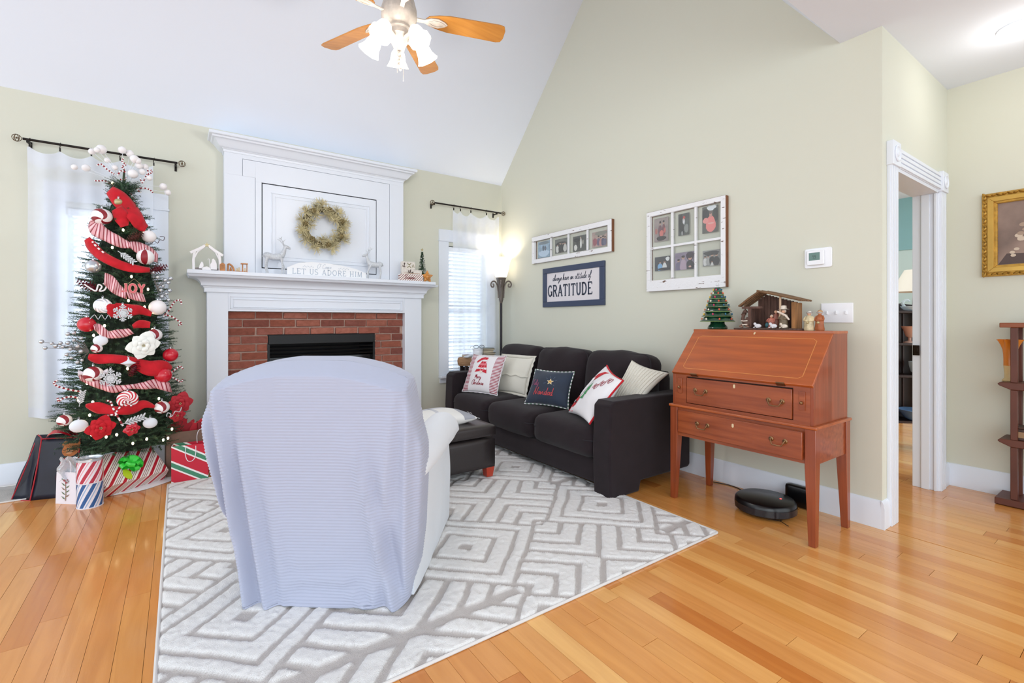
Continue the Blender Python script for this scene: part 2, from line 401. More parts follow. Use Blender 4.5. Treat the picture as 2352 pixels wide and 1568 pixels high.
M_BRONZE = mat('dark_bronze', '#2b211b', .35, .8)
mb = MB(); bb(4.184, 4.189, YC+.086, YC+.124, .915, .985, mb); bb(4.180, 4.184, YC+.096, YC+.112, .935, .965, mb)
part(mb, 'strike_plate', M_BRONZE, d, bevel=.003)

# windows with casing, sash, panes; blinds and sheers
M_PANE = glass_mat('window_glass', '#f4f8fb', .02, .12)
def window(n, x0, x1, zs=.55, zt=2.0):
    cx = (x0+x1)/2; wr = bpy.data.objects.new('window_%d' % n, None); COL.objects.link(wr); wr.location = (cx, YA, zs); struct(wr)
    cw = .118
    for a, b in ((x0-cw, x0), (x1, x1+cw)): part(bb(a, b, YA-.022, YA, zs, 2.045), 'casing', M_WHITE, wr, bevel=.004)
    mb = bb(x0-cw, x1+cw, YA-.03, YA, 2.05, 2.172); bb(x0-cw-.006, x1+cw+.006, YA-.036, YA, 2.04, 2.055, mb); part(mb, 'head_casing', M_WHITE, wr, bevel=.003)
    part(bb(x0-cw, x1+cw, YA-.06, YA+.06, zs-.03, zs), 'sill', M_WHITE, wr, bevel=.006)
    part(bb(x0-cw+.01, x1+cw-.01, YA-.02, YA, .465, zs-.03), 'apron', M_WHITE, wr, bevel=.003)
    mb = MB()
    for a, b in ((x0, x0+.035), (x1-.035, x1)): bb(a, b, YA+.07, YA+.11, zs, zt, mb)
    for c in (zs, (zs+zt)/2-.02, zt-.045): bb(x0, x1, YA+.072, YA+.108, c, c+.045, mb)
    part(mb, 'sash', M_WHITE, wr)
    mb = MB(); bb(cx-.009, cx+.009, YA+.078, YA+.1, zs+.04, zt-.04, mb)
    for c in (.92, 1.62): bb(x0+.03, x1-.03, YA+.079, YA+.099, c-.009, c+.009, mb)
    part(mb, 'muntin', M_WHITE, wr)
    for c0, c1 in ((zs+.04, (zs+zt)/2-.02), ((zs+zt)/2+.02, zt-.04)):
        for a, b in ((x0+.03, cx), (cx, x1-.03)): part(bb(a, b, YA+.087, YA+.091, c0, c1), 'pane', M_PANE, wr)
    return wr
window(1, -.68, -.185); window(2, 2.47, 2.97)
M_SLAT = mat('blind_slat_white', '#f2f4f8', .5)
def blind(x0, x1, label, z0, zt):
    r = thing('window_blind', label, 'blind', ((x0+x1)/2, YA+.035, z0), 0, None)
    part(bb(x0+.006, x1-.006, YA+.01, YA+.06, zt-.05, zt), 'head_rail', M_SLAT, r, bevel=.003)
    part(bb(x0+.01, x1-.01, YA+.018, YA+.052, z0, z0+.018), 'bottom_rail', M_SLAT, r, bevel=.003)
    sl = None; z = zt-.075
    while z > z0+.03:
        if sl is None:
            sl = MB().box((0, 0, 0), (x1-x0-.03, .046, .0028), 0, RX(R(-24))).build('slat', M_SLAT, r, smooth=False); c = sl
        else: c = sl.copy(); COL.objects.link(c)
        c.location = (0, 0, z-z0); z -= .042
    mb = MB()
    for k in (.22, .78): mb.tube([(x0+(x1-x0)*k, YA+.012, z0+.01), (x0+(x1-x0)*k, YA+.012, zt-.03)], .0015, 5)
    part(mb, 'cord', M_SLAT, r)
blind(-.68, -.185, 'white slatted blind in the window behind the Christmas tree', .56, 1.99)
blind(2.47, 2.97, 'white slatted blind in the window right of the fireplace', .56, 1.99)

M_IRON = mat('rod_black_iron', '#231d1b', .4, .6); M_FIN = mat('rod_finial_bronze', '#6d5a44', .35, .8)
def rod(p, q, clips, label, brk):
    r = thing('curtain_rod', label, 'curtain rod', ((p.x+q.x)/2, p.y, p.z))
    mb = MB().tube([(p.x+.03, p.y, p.z), (q.x-.03, q.y, p.z)], .0085, 10); part(mb, 'rod', M_IRON, r)
    for x in (p.x, q.x):
        mb = MB()
        for k in range(3):
            a = PI*k/3+.3; mb.tube([(x+.024*cos(b)*cos(a), p.y+.024*cos(b)*sin(a), p.z+.024*sin(b)) for b in [2*PI*i/14 for i in range(14)]], .0022, 5, closed=True)
        mb.sph((x, p.y, p.z), .006); part(mb, 'finial', M_FIN, r)
    for x in brk:
        mb = bb(x-.008, x+.008, YA-.006, YA, p.z-.05, p.z+.005); bb(x-.006, x+.006, p.y-.008, YA, p.z-.022, p.z-.010, mb); bb(x-.007, x+.007, p.y-.012, p.y+.012, p.z-.024, p.z-.004, mb)
        part(mb, 'bracket', M_IRON, r, bevel=.001)
    for x in clips:
        mb = MB().tube([(x+.003*sin(a), p.y+.016*cos(a), p.z-.006+.018*sin(a)) for a in [2*PI*i/14 for i in range(14)]], .0016, 5, closed=True)
        bb(x-.004, x+.004, p.y-.006, p.y+.006, p.z-.05, p.z-.026, mb); part(mb, 'ring_clip', M_IRON, r)
rod(V((-.921, 4.67, 2.427)), V((.022, 4.67, 2.427)), [-.857, -.70, -.53, -.365, -.16], 'black curtain rod with open ball finials above the Christmas tree', (-.865, -.02))
rod(V((2.24, 4.67, 2.437)), V((3.165, 4.67, 2.437)), [2.50, 2.585, 2.72, 2.93], 'black curtain rod in the corner above the floor lamp', (2.26, 3.07))
M_SHEER = sheer_mat('sheer_curtain_white', '#f3f7ff', .68); M_SHEER2 = sheer_mat('sheer_curtain_open_weave', '#f3f7ff', .60)
def curtain(x0, x1, zb, clips, ztop, label, seed, droop=.035, M_SHEER=M_SHEER):
    c = sorted(clips)
    def ztop_(x):
        for a, b in zip(c, c[1:]):
            if a <= x <= b: t = (x-a)/(b-a); return ztop-droop*4*t*(1-t)*min(1, (b-a)/.13)
        return ztop-.25*abs(x-(c[-1] if x > c[-1] else c[0]))
    def fn(u, v):
        x = x0+(x1-x0)*u; zt = ztop_(x); z = zt+(zb-zt)*v
        y = 4.672+.012*sin(x*52+seed)*(0.4+.6*v)+.010*sin(x*23+seed*2+v*2)*v+.004*sin(z*9+x*5)
        return (x+.008*sin(v*6+seed)*v, y, z+.012*sin(x*20+seed)*v)
    mb = MB().grid(110, 60, fn); r = thing('sheer_curtain', label, 'curtain', ((x0+x1)/2, 4.672, zb)); part(mb, 'curtain_panel', M_SHEER, r, recalc=False, sharp=180)
    hem = MB().grid(110, 3, lambda u, v: tuple(V(fn(u, v*.055))+V((0, -.003, 0)))); part(hem, 'top_hem', M_SHEER, r, recalc=False, sharp=180)
    hem = MB().grid(110, 2, lambda u, v: tuple(V(fn(u, .965+v*.035))+V((0, -.003, 0)))); part(hem, 'bottom_hem', M_SHEER, r, recalc=False, sharp=180)
    return r
curtain(-.868, -.165, .47, [-.857, -.70, -.53, -.365, -.16], 2.378, 'white sheer curtain panel hanging behind the Christmas tree', 1)
curtain(2.495, 3.105, .47, [2.50, 2.585, 2.72, 2.93, 3.09], 2.388, 'white sheer curtain panel in the corner behind the floor lamp', 4, .05, M_SHEER2)

# recessed ceiling light
cl = thing('recessed_light', 'round recessed ceiling light near the right edge of the picture', 'ceiling light', (3.83, .52, HC))
MB().lathe([(.095, 0), (.095, -.006), (.075, -.010), (.072, -.002), (.072, 0)], (0, 0, 0), 28).build('trim_ring', M_WHITE, cl)
MB().lathe([(.0, -.004), (.073, -.004)], (0, 0, 0), 28, cap=False).build('lens', mat('lamp_lens', '#ffffff', .5, emit='#fffaf0', es=6), cl)

# ================================================================== FIREPLACE
FP = thing('fireplace', 'white panelled fireplace surround with red brick and black firebox', 'fireplace', (1.12, 4.6, 0))
part(MB().box((1.13, 4.72, .55), (0, 0, 0)), 'core', M_WHITE, FP) if 0 else None
mb = MB()
yf, yo = 4.60, 4.625
for x0, x1 in ((.188, .338), (1.898, 2.081)): bb(x0, x1, yf, YA, 0, 1.40, mb)
bb(.338, 1.898, yf, YA, 1.236, 1.40, mb); part(mb, 'surround_frame', M_WHITE, FP, bevel=.002)
for x0, x1 in ((.18, .345), (1.891, 2.089)): part(bb(x0, x1, yf-.012, YA, 0, .15), 'plinth', M_WHITE, FP, bevel=.003)
mb = MB()     # applied frieze moulding frame
X0, X1, Z0_, Z1_ = .352, 1.872, 1.256, 1.362
for k in (0, .022):
    bb(X0+k, X1-k, yf-.008, yf, Z1_-k-.006, Z1_-k, mb); bb(X0+k, X1-k, yf-.008, yf, Z0_+k*.55, Z0_+k*.55+.005, mb)
    bb(X0+k, X0+k+.006, yf-.008, yf, Z0_+k*.55, Z1_-k, mb); bb(X1-k-.006, X1-k, yf-.008, yf, Z0_+k*.55, Z1_-k, mb)
part(mb, 'frieze_moulding', M_WHITE, FP, bevel=.0015)
P = [(0, 1.392), (.018, 1.392), (.018, 1.426), (.024, 1.428), (.026, 1.436), (.036, 1.442)]
for i in range(8): a = PI/2*i/7; P.append((.040+.082*(1-cos(a)), 1.446+.062*sin(a)))
P += [(.126, 1.512), (.130, 1.520), (.130, 1.526), (0, 1.526)]
part(molding(P, .188, 2.081, yf, YA), 'mantel_moulding', M_WHITE, FP, sharp=25)
part(molding([(0, 1.526), (.148, 1.526), (.152, 1.530), (.152, 1.554), (.148, 1.558), (0, 1.558)], .205, 2.02, yf, YA), 'mantel_shelf', M_WHITE, FP, sharp=30)
# overmantel boards with narrow reveals, door and raised panel
mb = bb(.325, 1.88, yo+.012, YA, 1.558, 2.60)
part(mb, 'overmantel_back', M_WHITE, FP)
g = .0035
mb = bb(.311, .543-g, yo, YA-.001, 1.558, 2.393)
bb(.311, .448-g, yo, YA-.001, 2.393, 2.62, mb); bb(.448-g, 1.892, yo, YA-.001, 2.540, 2.62, mb); bb(1.746, 1.892, yo, YA-.001, 1.558, 2.54, mb)
bb(.448, .543, yo, yo+.011, 2.3935, 2.540-g, mb); bb(.543, 1.746-g, yo, yo+.011, 2.361, 2.540-g, mb); bb(.543, .591, yo, yo+.011, 1.558, 2.361, mb); bb(1.611, 1.746-g, yo, yo+.011, 1.558, 2.361, mb)
bb(.591, 1.611, yo, yo+.011, 1.558, 1.614, mb); part(mb, 'overmantel_boards', M_WHITE, FP, bevel=.001)
part(bb(.591, 1.611, yo+.0108, yo+.012, 1.614, 2.361), 'door_gap', mat('gap_shadow_black', '#23262b', .9), FP)
dm = bb(.598, 1.604, yo-.002, yo+.010, 1.622, 2.352); door = part(dm, 'overmantel_door', M_WHITE, FP, bevel=.0015)
mb = MB()
for k, dpt in ((0, .008), (.03, .004)):
    a0, a1, c0, c1 = .665+k, 1.537-k, 1.69+k, 2.284-k
    bb(a0, a1, yo-.002-dpt, yo, c1-.007, c1, mb); bb(a0, a1, yo-.002-dpt, yo, c0, c0+.007, mb); bb(a0, a0+.007, yo-.002-dpt, yo, c0, c1, mb); bb(a1-.007, a1, yo-.002-dpt, yo, c0, c1, mb)
part(mb, 'panel_moulding', M_WHITE, FP, bevel=.002)
P = [(0, 2.575), (.006, 2.575), (.008, 2.592), (.016, 2.596)]
for i in range(9): t = i/8; P.append((.018+.068*t, 2.600+.062*(t*t*(3-2*t))))
P += [(.088, 2.668), (.092, 2.675), (.108, 2.678), (.112, 2.684), (.112, 2.700), (.106, 2.704), (0, 2.704)]
part(molding(P, .311, 1.886, yo, YA), 'crown_moulding', M_WHITE, FP, sharp=25)
# bricks on a mortar bed
YB = 4.665
mort = mat('mortar', '#b89a8c', .95, var=.12, vscale=30, bump=.4, bscale=90)
mb = bb(.338, .642, YB+.006, YA-.002, 0, 1.236); bb(1.606, 1.898, YB+.006, YA-.002, 0, 1.236, mb); bb(.642, 1.606, YB+.006, YA-.002, 1.035, 1.236, mb)
sur = part(mb, 'brick_surround', mort, FP, smooth=False)
M_BRICK = piece_mat('red_brick', ['#8d4f42', '#a35f4e', '#7c453b', '#96533f', '#b06f5e', '#834b41', '#a86653'], (6, 6, 9), 4, .85, .8, 0, grain=.3, bscale=22)
brk = {}
def brick(x0, x1, z0, z1, r_):
    key = (round(x1-x0, 2), round(z1-z0, 3), r_.randint(0, 2))
    if key not in brk:
        rr = random.Random(hash(key) % 999); mb = bb(-(x1-x0)/2, (x1-x0)/2, -.01, .012, -(z1-z0)/2, (z1-z0)/2)
        mb.v = [(p[0]+rr.uniform(-.003, .003), p[1]+(rr.uniform(-.002, .001) if p[1] < 0 else 0), p[2]+rr.uniform(-.0025, .0025)) for p in mb.v]
        o = mb.build('brick', M_BRICK, sur, bevel=.0035); brk[key] = o
    else: o = brk[key].copy(); COL.objects.link(o)
    o.location = ((x0+x1)/2-FP.location.x, YB+r_.uniform(-.002, .002)-FP.location.y, (z0+z1)/2)
    o.rotation_euler = (0, r_.uniform(-.006, .006), 0)
rb = random.Random(9); CH = .0715; z = 1.236; row = 0
while z > 0.02:
    zt_ = z-.004 if row == 0 else z; zb_ = max(.005, z-CH+.011)
    for a, b in (((.338, 1.898),) if z-CH > 1.02 else ((.338, .642), (1.606, 1.898))):
        x = a-(.105 if row % 2 else 0)+.0; x += (.0 if a < 1 else (.06))-.2*(a > 1)
        while x < b:
            l = .203+rb.uniform(-.008, .008); xa, xb_ = max(x, a+.003), min(x+l, b-.003)
            if xb_-xa > .03: brick(xa, xb_, zb_, zt_-.001, rb)
            x += l+.012
    z -= CH; row += 1
M_BLK = mat('firebox_black_steel', '#141516', .45, .3, bump=.1)
mb = bb(.642, .66, YB-.002, YA+.4, 0, 1.035); bb(1.588, 1.606, YB-.002, YA+.4, 0, 1.035, mb); bb(.642, 1.606, YA+.36, YA+.4, 0, 1.035, mb); bb(.642, 1.606, YB, YA+.4, 0, .02, mb); bb(.642, 1.606, YB, YA+.4, 1.02, 1.035, mb)
part(mb, 'firebox', M_BLK, FP)
mb = bb(.648, 1.60, YB-.012, YB+.01, .945, 1.028); part(mb, 'hood', M_BLK, FP, bevel=.004)
for k in range(3): part(MB().box((1.124, YB+.012, .918-k*.034), (.93, .03, .006), 0, T(1.124, YB+.012, .918-k*.034) @ RX(R(28)) @ T(-1.124, -YB-.012, -.918+k*.034)), 'louver', M_BLK, FP)
part(bb(.66, 1.588, YB+.05, YB+.056, .05, .82), 'glass_front', mat('firebox_glass', '#0a0b0c', .08), FP)
part(bb(.642, 1.606, YB-.004, YB+.014, .0, .06), 'bottom_rail', M_BLK, FP, bevel=.004)

# ================================================================== SOFT BOXES AND PILLOWS
def softbox(c, d, r, bulge=(0, 0, 0), n=10, nz=0, seed=0, mb=None, mi=0, freq=6):
    mb = mb or MB(); hx, hy, hz = d[0]/2, d[1]/2, d[2]/2; C = V(c)
    def pt(p):
        core = V((max(-hx+r, min(hx-r, p.x*hx)), max(-hy+r, min(hy-r, p.y*hy)), max(-hz+r, min(hz-r, p.z*hz))))
        q = V((p.x*hx, p.y*hy, p.z*hz))-core
        if q.length > 1e-9: q = q.normalized()*r
        o = core+q; u, v_, w_ = o.x/hx, o.y/hy, o.z/hz
        o += V((bulge[0]*(1 if u > 0 else -1)*abs(u)**3*(1-v_*v_)*(1-w_*w_), bulge[1]*(1 if v_ > 0 else -1)*abs(v_)**3*(1-u*u)*(1-w_*w_), bulge[2]*(1 if w_ > 0 else -1)*abs(w_)**3*(1-u*u)*(1-v_*v_)))
        if nz: o += o.normalized()*nz*noise.noise(o*freq+V((seed*7.3, seed, 0)))
        return tuple(C+o)
    ts = []
    for i in range(n+1): ts.append(-1+2*i/n)
    # denser near the edges
    def e(t): return math.copysign(abs(t)**.8, t)
    ts = [e(t) for t in ts]
    for ax in range(3):
        for s_ in (-1, 1):
            def fn(u, v, ax=ax, s_=s_):
                a, b = ts[round(u*n)], ts[round(v*n)]; p = [0, 0, 0]; p[ax] = s_; p[(ax+1) % 3] = a; p[(ax+2) % 3] = b
                return pt(V(p))
            mb.grid(n, n, fn, mi)
    return mb
def weld(o, d=1e-4):
    bm = bmesh.new(); bm.from_mesh(o.data); bmesh.ops.remove_doubles(bm, verts=bm.verts, dist=d); bmesh.ops.recalc_face_normals(bm, faces=bm.faces); bm.to_mesh(o.data); bm.free()
    o.data.shade_smooth(); return o
def pillow_surf(BL, BR, TR, TL, thick, pinch=.07, seed=0, flip=1, wr=.006):
    BL, BR, TR, TL = map(V, (BL, BR, TR, TL)); n = ((BR-BL).cross(TL-BL)).normalized(); C = (BL+BR+TR+TL)/4
    def f(a, b, h=0, side=1):
        """a, b in -1..1 across the pillow; h above the cloth"""
        ea, eb = 1-a*a, 1-b*b; aa = a*(1-pinch*eb); bb_ = b*(1-pinch*ea)
        s_, t_ = (aa+1)/2, (bb_+1)/2
        p = BL*(1-s_)*(1-t_)+BR*s_*(1-t_)+TR*s_*t_+TL*(1-s_)*t_
        k = (max(0, ea)*max(0, eb))**.42*thick/2
        k += wr*noise.noise(p*9+V((seed, 0, seed)))*min(1, k/thick*4)
        return p+n*(side*k+h)
    return f, n
def pillow(root, f, mats, name='cushion_cover', mfn=None, N=44):
    mb = MB()
    mb.grid(N, N, lambda u, v: f(u*2-1, v*2-1, 0, 1), (lambda i, j: mfn((i+.5)/N*2-1, (j+.5)/N*2-1)) if mfn else 0)
    mb.grid(N, N, lambda u, v: f(u*2-1, v*2-1, 0, -1), 0)
    at(mb, root); o = mb.build(name, mats, root, recalc=False); weld(o); return o

# ------------------------------------------------------------------ hand lettering (stroke alphabets)
def A_(cx, cy, rx, ry, a0, a1, n=9): return arc(cx, cy, rx, ry, a0, a1, n)
CAPS = {  # (width, [(points, thick?)...]) in a cell one unit high
 'G': (.66, [(A_(.34, .5, .27, .43, 55, 330, 14), 1), ([(.58, .42), (.58, .1)], 1), ([(.42, .42), (.68, .42)], 0), ([(.52, .72), (.52, .95)], 0)]),
 'R': (.68, [([(.14, .06), (.14, .94)], 1), ([(.14, .92), (.36, .92)]+A_(.36, .71, .2, .21, 90, -90)+[(.14, .5)], 1), ([(.34, .5), (.6, .06)], 1), ([(.04, .04), (.26, .04)], 0), ([(.5, .04), (.7, .04)], 0), ([(.04, .95), (.2, .95)], 0)]),
 'A': (.72, [([(.12, .05), (.36, .95)], .5), ([(.36, .95), (.6, .05)], 1), ([(.2, .32), (.52, .32)], 0), ([(.02, .04), (.22, .04)], 0), ([(.5, .04), (.72, .04)], 0)]),
 'T': (.62, [([(.31, .05), (.31, .93)], 1), ([(.03, .92), (.59, .92)], .6), ([(.04, .94), (.04, .76)], 0), ([(.58, .94), (.58, .76)], 0), ([(.2, .04), (.42, .04)], 0)]),
 'I': (.34, [([(.17, .05), (.17, .95)], 1), ([(.05, .04), (.29, .04)], 0), ([(.05, .95), (.29, .95)], 0)]),
 'U': (.66, [([(.14, .95), (.14, .32)]+A_(.34, .32, .2, .26, 180, 360)+[(.54, .95)], 1), ([(.04, .95), (.24, .95)], 0), ([(.44, .95), (.64, .95)], 0)]),
 'D': (.7, [([(.14, .06), (.14, .94)], 1), ([(.14, .94), (.3, .94)]+A_(.3, .5, .3, .44, 90, -90, 12)+[(.14, .06)], 1), ([(.04, .04), (.3, .04)], 0), ([(.04, .95), (.3, .95)], 0)]),
 'E': (.6, [([(.14, .05), (.14, .95)], 1), ([(.04, .94), (.54, .94)], .6), ([(.14, .5), (.42, .5)], .6), ([(.04, .06), (.56, .06)], .6), ([(.54, .95), (.54, .78)], 0), ([(.56, .05), (.56, .22)], 0)]),
 'L': (.56, [([(.14, .05), (.14, .95)], 1), ([(.04, .05), (.52, .05)], .5), ([(.52, .05), (.52, .22)], 0), ([(.04, .95), (.26, .95)], 0)]),
 'S': (.56, [(A_(.28, .72, .2, .22, 30, 270, 12)+A_(.28, .28, .21, .22, 90, -150, 12), 1)]),
 'O': (.74, [(A_(.37, .5, .29, .45, 0, 360, 20), 1)]),
 'H': (.72, [([(.14, .05), (.14, .95)], 1), ([(.56, .05), (.56, .95)], 1), ([(.14, .5), (.56, .5)], .4), ([(.04, .04), (.24, .04)], 0), ([(.46, .04), (.66, .04)], 0), ([(.04, .95), (.24, .95)], 0), ([(.46, .95), (.66, .95)], 0)]),
 'M': (.86, [([(.14, .05), (.14, .95)], .4), ([(.14, .95), (.42, .1)], 1), ([(.42, .1), (.7, .95)], .4), ([(.7, .95), (.7, .05)], 1), ([(.04, .04), (.24, .04)], 0), ([(.6, .04), (.8, .04)], 0)]),
 'J': (.5, [([(.36, .95), (.36, .25)]+A_(.2, .25, .16, .2, 0, -170), 1), ([(.2, .95), (.5, .95)], 0)]),
 'Y': (.66, [([(.1, .95), (.33, .48)], 1), ([(.56, .95), (.33, .48), (.33, .05)], 1), ([(.22, .04), (.44, .04)], 0), ([(0, .95), (.2, .95)], 0), ([(.46, .95), (.66, .95)], 0)]),
 ' ': (.36, [])}
SCR = {  # handwriting, x-height .42; strokes are smoothed
 'a': (.42, [[(.34, .36), (.2, .42), (.06, .22), (.14, .02), (.28, .14), (.36, .4), (.34, .08), (.44, .06)]]),
 'l': (.24, [[(0, .08), (.2, .6), (.18, .98), (.08, .8), (.08, .1), (.22, .04)]]),
 'w': (.52, [[(.02, .4), (.08, .04), (.22, .2), (.24, .38), (.28, .04), (.44, .2), (.46, .4), (.52, .36)]]),
 'y': (.42, [[(.02, .4), (.08, .1), (.22, .1), (.34, .4), (.26, -.2), (.08, -.42), (.04, -.24), (.42, .12)]]),
 's': (.34, [[(0, .06), (.2, .44), (.28, .18), (.16, 0), (.06, .08), (.34, .08)]]),
 'h': (.42, [[(0, .1), (.18, .62), (.16, 1.0), (.08, .8), (.06, 0), (.16, .34), (.28, .38), (.28, .04), (.42, .06)]]),
 'v': (.38, [[(.02, .38), (.1, .04), (.2, .1), (.3, .4), (.38, .36)]]),
 'e': (.34, [[(.02, .18), (.22, .26), (.18, .42), (.06, .28), (.1, .04), (.34, .1)]]),
 'n': (.44, [[(.02, .38), (.06, 0), (.1, .28), (.24, .4), (.28, .06), (.44, .08)]]),
 'm': (.62, [[(.02, .38), (.06, 0), (.1, .28), (.22, .38), (.24, 0), (.3, .28), (.42, .38), (.46, .06), (.62, .08)]]),
 't': (.3, [[(.16, .85), (.1, .1), (.18, .0), (.3, .08)], [(0, .56), (.28, .62)]]),
 'i': (.22, [[(.04, .38), (.06, .06), (.22, .06)], [(.08, .58), (.1, .62)]]),
 'u': (.44, [[(.02, .4), (.06, .06), (.22, .08), (.3, .4), (.3, .06), (.44, .06)]]),
 'd': (.44, [[(.32, .34), (.16, .42), (.04, .2), (.12, .02), (.28, .12), (.38, 1.0), (.32, .08), (.44, .06)]]),
 'o': (.38, [[(.2, .42), (.05, .24), (.12, .02), (.28, .12), (.26, .36), (.16, .38), (.38, .36)]]),
 'f': (.32, [[(0, .06), (.24, .6), (.22, .98), (.12, .8), (.08, -.3), (.0, -.36), (.3, .12)]]),
 'r': (.32, [[(.02, .38), (.06, .0), (.1, .3), (.26, .42), (.3, .34)]]),
 'c': (.32, [[(.26, .36), (.14, .42), (.04, .2), (.12, .02), (.32, .1)]]),
 'z': (.36, [[(.04, .38), (.26, .4), (.04, .06), (.24, .02), (.18, -.3), (.02, -.26), (.34, .1)]]),
 'M': (.8, [[(.02, 0), (.14, .9), (.22, .3), (.38, .86), (.42, .2), (.58, .88), (.62, .0), (.78, .1)]]),
 'C': (.6, [[(.5, .78), (.38, .98), (.1, .66), (.1, .14), (.34, -.04), (.56, .2)]]),
 'F': (.56, [[(.2, .9), (.14, .3), (.06, 0)], [(.02, .84), (.3, .92), (.6, .98)], [(.1, .5), (.42, .54)]]),
 'N': (.7, [[(.02, -.04), (.16, .9), (.2, .5), (.42, .02), (.5, .5), (.6, 1.0)]]),
 'H': (.66, [[(.14, 1), (.08, 0)], [(.56, 1), (.5, 0)], [(.04, .48), (.6, .54)]]),
 'O': (.66, [[(.34, 1), (.08, .6), (.14, .1), (.36, -.02), (.58, .4), (.52, .9), (.3, 1)]]),
 'S': (.6, [[(.5, .8), (.3, 1), (.14, .74), (.44, .4), (.3, 0), (.04, .14)]]),
 "'": (.1, [[(.06, .98), (.02, .8)]]), ' ': (.3, [])}
def text_width(t, alpha, gap=.0): return sum(alpha[c][0]+gap for c in t)
def caps(mb, t, x, y, h, f, wt, thin, h0, h1, mi=0, sq=1, gap=.06):
    for c in t:
        wd, st = CAPS[c]
        for pts, k in st:
            mb.ribbon([(x+p[0]*h*sq, y+p[1]*h) for p in pts], thin+(wt-thin)*k, f, h0, h1, mi)
        x += (wd+gap)*h*sq
    return x
def script(mb, t, x, y, h, f, wt, h0, h1, mi=0, sq=1, slant=.2):
    for c in t:
        wd, st = SCR[c]
        for pts in st:
            pp = smooth_path([(x+(p[0]+slant*p[1])*h*sq, y+p[1]*h, 0) for p in pts], 4)
            n = len(pp); ws = [wt*(.75+.5*abs(sin(i*1.1))) for i in range(n)]
            mb.ribbon(pp, ws, f, h0, h1, mi)
        x += wd*h*sq
    return x

# ================================================================== SOFA
M_SOFA = mat('sofa_dark_brown_fabric', '#241b1f', .9, var=.12, vscale=14, bump=.35, bscale=500, sheen=.1, spec=.25)
M_SOFAP = mat('sofa_seam', '#242126', .9)
sofa = thing('sofa', 'dark charcoal brown three-seat sofa along the right wall', 'sofa', (2.66, 3.27, 0))
Y0s, Y1s, XF, XK = 2.116, 4.41, 2.257, 3.12
fxz = lambda y: (lambda a, b, h=0: V((a, y+h, b)))
for y0 in (Y0s, Y1s-.155):
    side = [(XF+.012, 0), (XF+.29, 0), (XF+.31, .07), (XK-.02, .07), (XK, .09), (XK, .60), (XK-.03, .63), (XF+.05, .63), (XF+.012, .60), (XF, .3)]
    part(MB().prism(side, 0, .155, fxz(y0)), 'arm', M_SOFA, sofa, bevel=.032, seg=4)
part(softbox((2.69, 3.263, .14), (.80, 1.99, .17), .02, n=6), 'base', M_SOFA, sofa)
part(softbox((3.04, 3.263, .44), (.15, 1.99, .68), .05, n=8), 'back_frame', M_SOFA, sofa)
def piping(pts, r_=.004, closed=True): return MB().tube(pts, r_, 5, closed=closed)
def rrect(cx, cy, hx, hy, r, n=5):
    out = []
    for k, (sx, sy) in enumerate(((1, 1), (-1, 1), (-1, -1), (1, -1))):
        out += [(cx+sx*(hx-r)+r*cos(PI/2*(k+i/n)), cy+sy*(hy-r)+r*sin(PI/2*(k+i/n))) for i in range(n+1)]
    return out
for i, (a, b) in enumerate(((2.275, 2.935), (2.94, 3.60), (3.605, 4.25))):
    cy = (a+b)/2; c = weld(part(softbox((2.60, cy, .325), (.70, b-a, .215), .07, (.015, 0, .022), 14, .006, i+1), 'seat_cushion', M_SOFA, sofa))
    pp = [(x, y, .345) for x, y in rrect(2.60, cy, .353, (b-a)/2+.0015, .07)]
    p = part(piping(pp), 'piping', M_SOFAP, c); p.location = (0, 0, 0)
    mb = softbox((0, 0, 0), (.22, b-a+.01, .50), .085, (.035, 0, .02), 14, .012, i+5)
    mb.v = [tuple(T(2.895, cy, .655) @ RY(R(-10)) @ V(p)*1) if 0 else tuple((T(2.90, cy, .645) @ RY(R(10))) @ V(p)) for p in mb.v]
    c = weld(part(mb, 'back_cushion', M_SOFA, sofa))
    pp = [tuple((T(2.90, cy, .645) @ RY(R(10))) @ V((-.062, y, z))) for y, z in rrect(0, 0, (b-a)/2+.0, .246, .08)]
    part(piping(pp), 'piping', M_SOFAP, c)

# ================================================================== OTTOMAN
M_LEA = mat('dark_brown_leather', '#2e2828', .33, bump=.15, bscale=120)
ot = thing('ottoman', 'dark brown leather storage ottoman with red wooden feet', 'ottoman', (1.52, 3.14, 0))
o_ = weld(part(softbox((1.52, 3.145, .195), (.75, .50, .215), .012, n=6), 'body', M_LEA, ot))
o_ = weld(part(softbox((1.52, 3.145, .355), (.765, .515, .085), .022, (0, 0, .012), 10, .003), 'lid', M_LEA, ot))
for sx in (-1, 1):
    for sy in (-1, 1): part(MB().box((1.52+sx*.335, 3.145+sy*.21, .056), (.07, .07, .075), 0, None, .72), 'foot', mat('red_wood', '#b03a22', .3, var=.1), ot, bevel=.003)

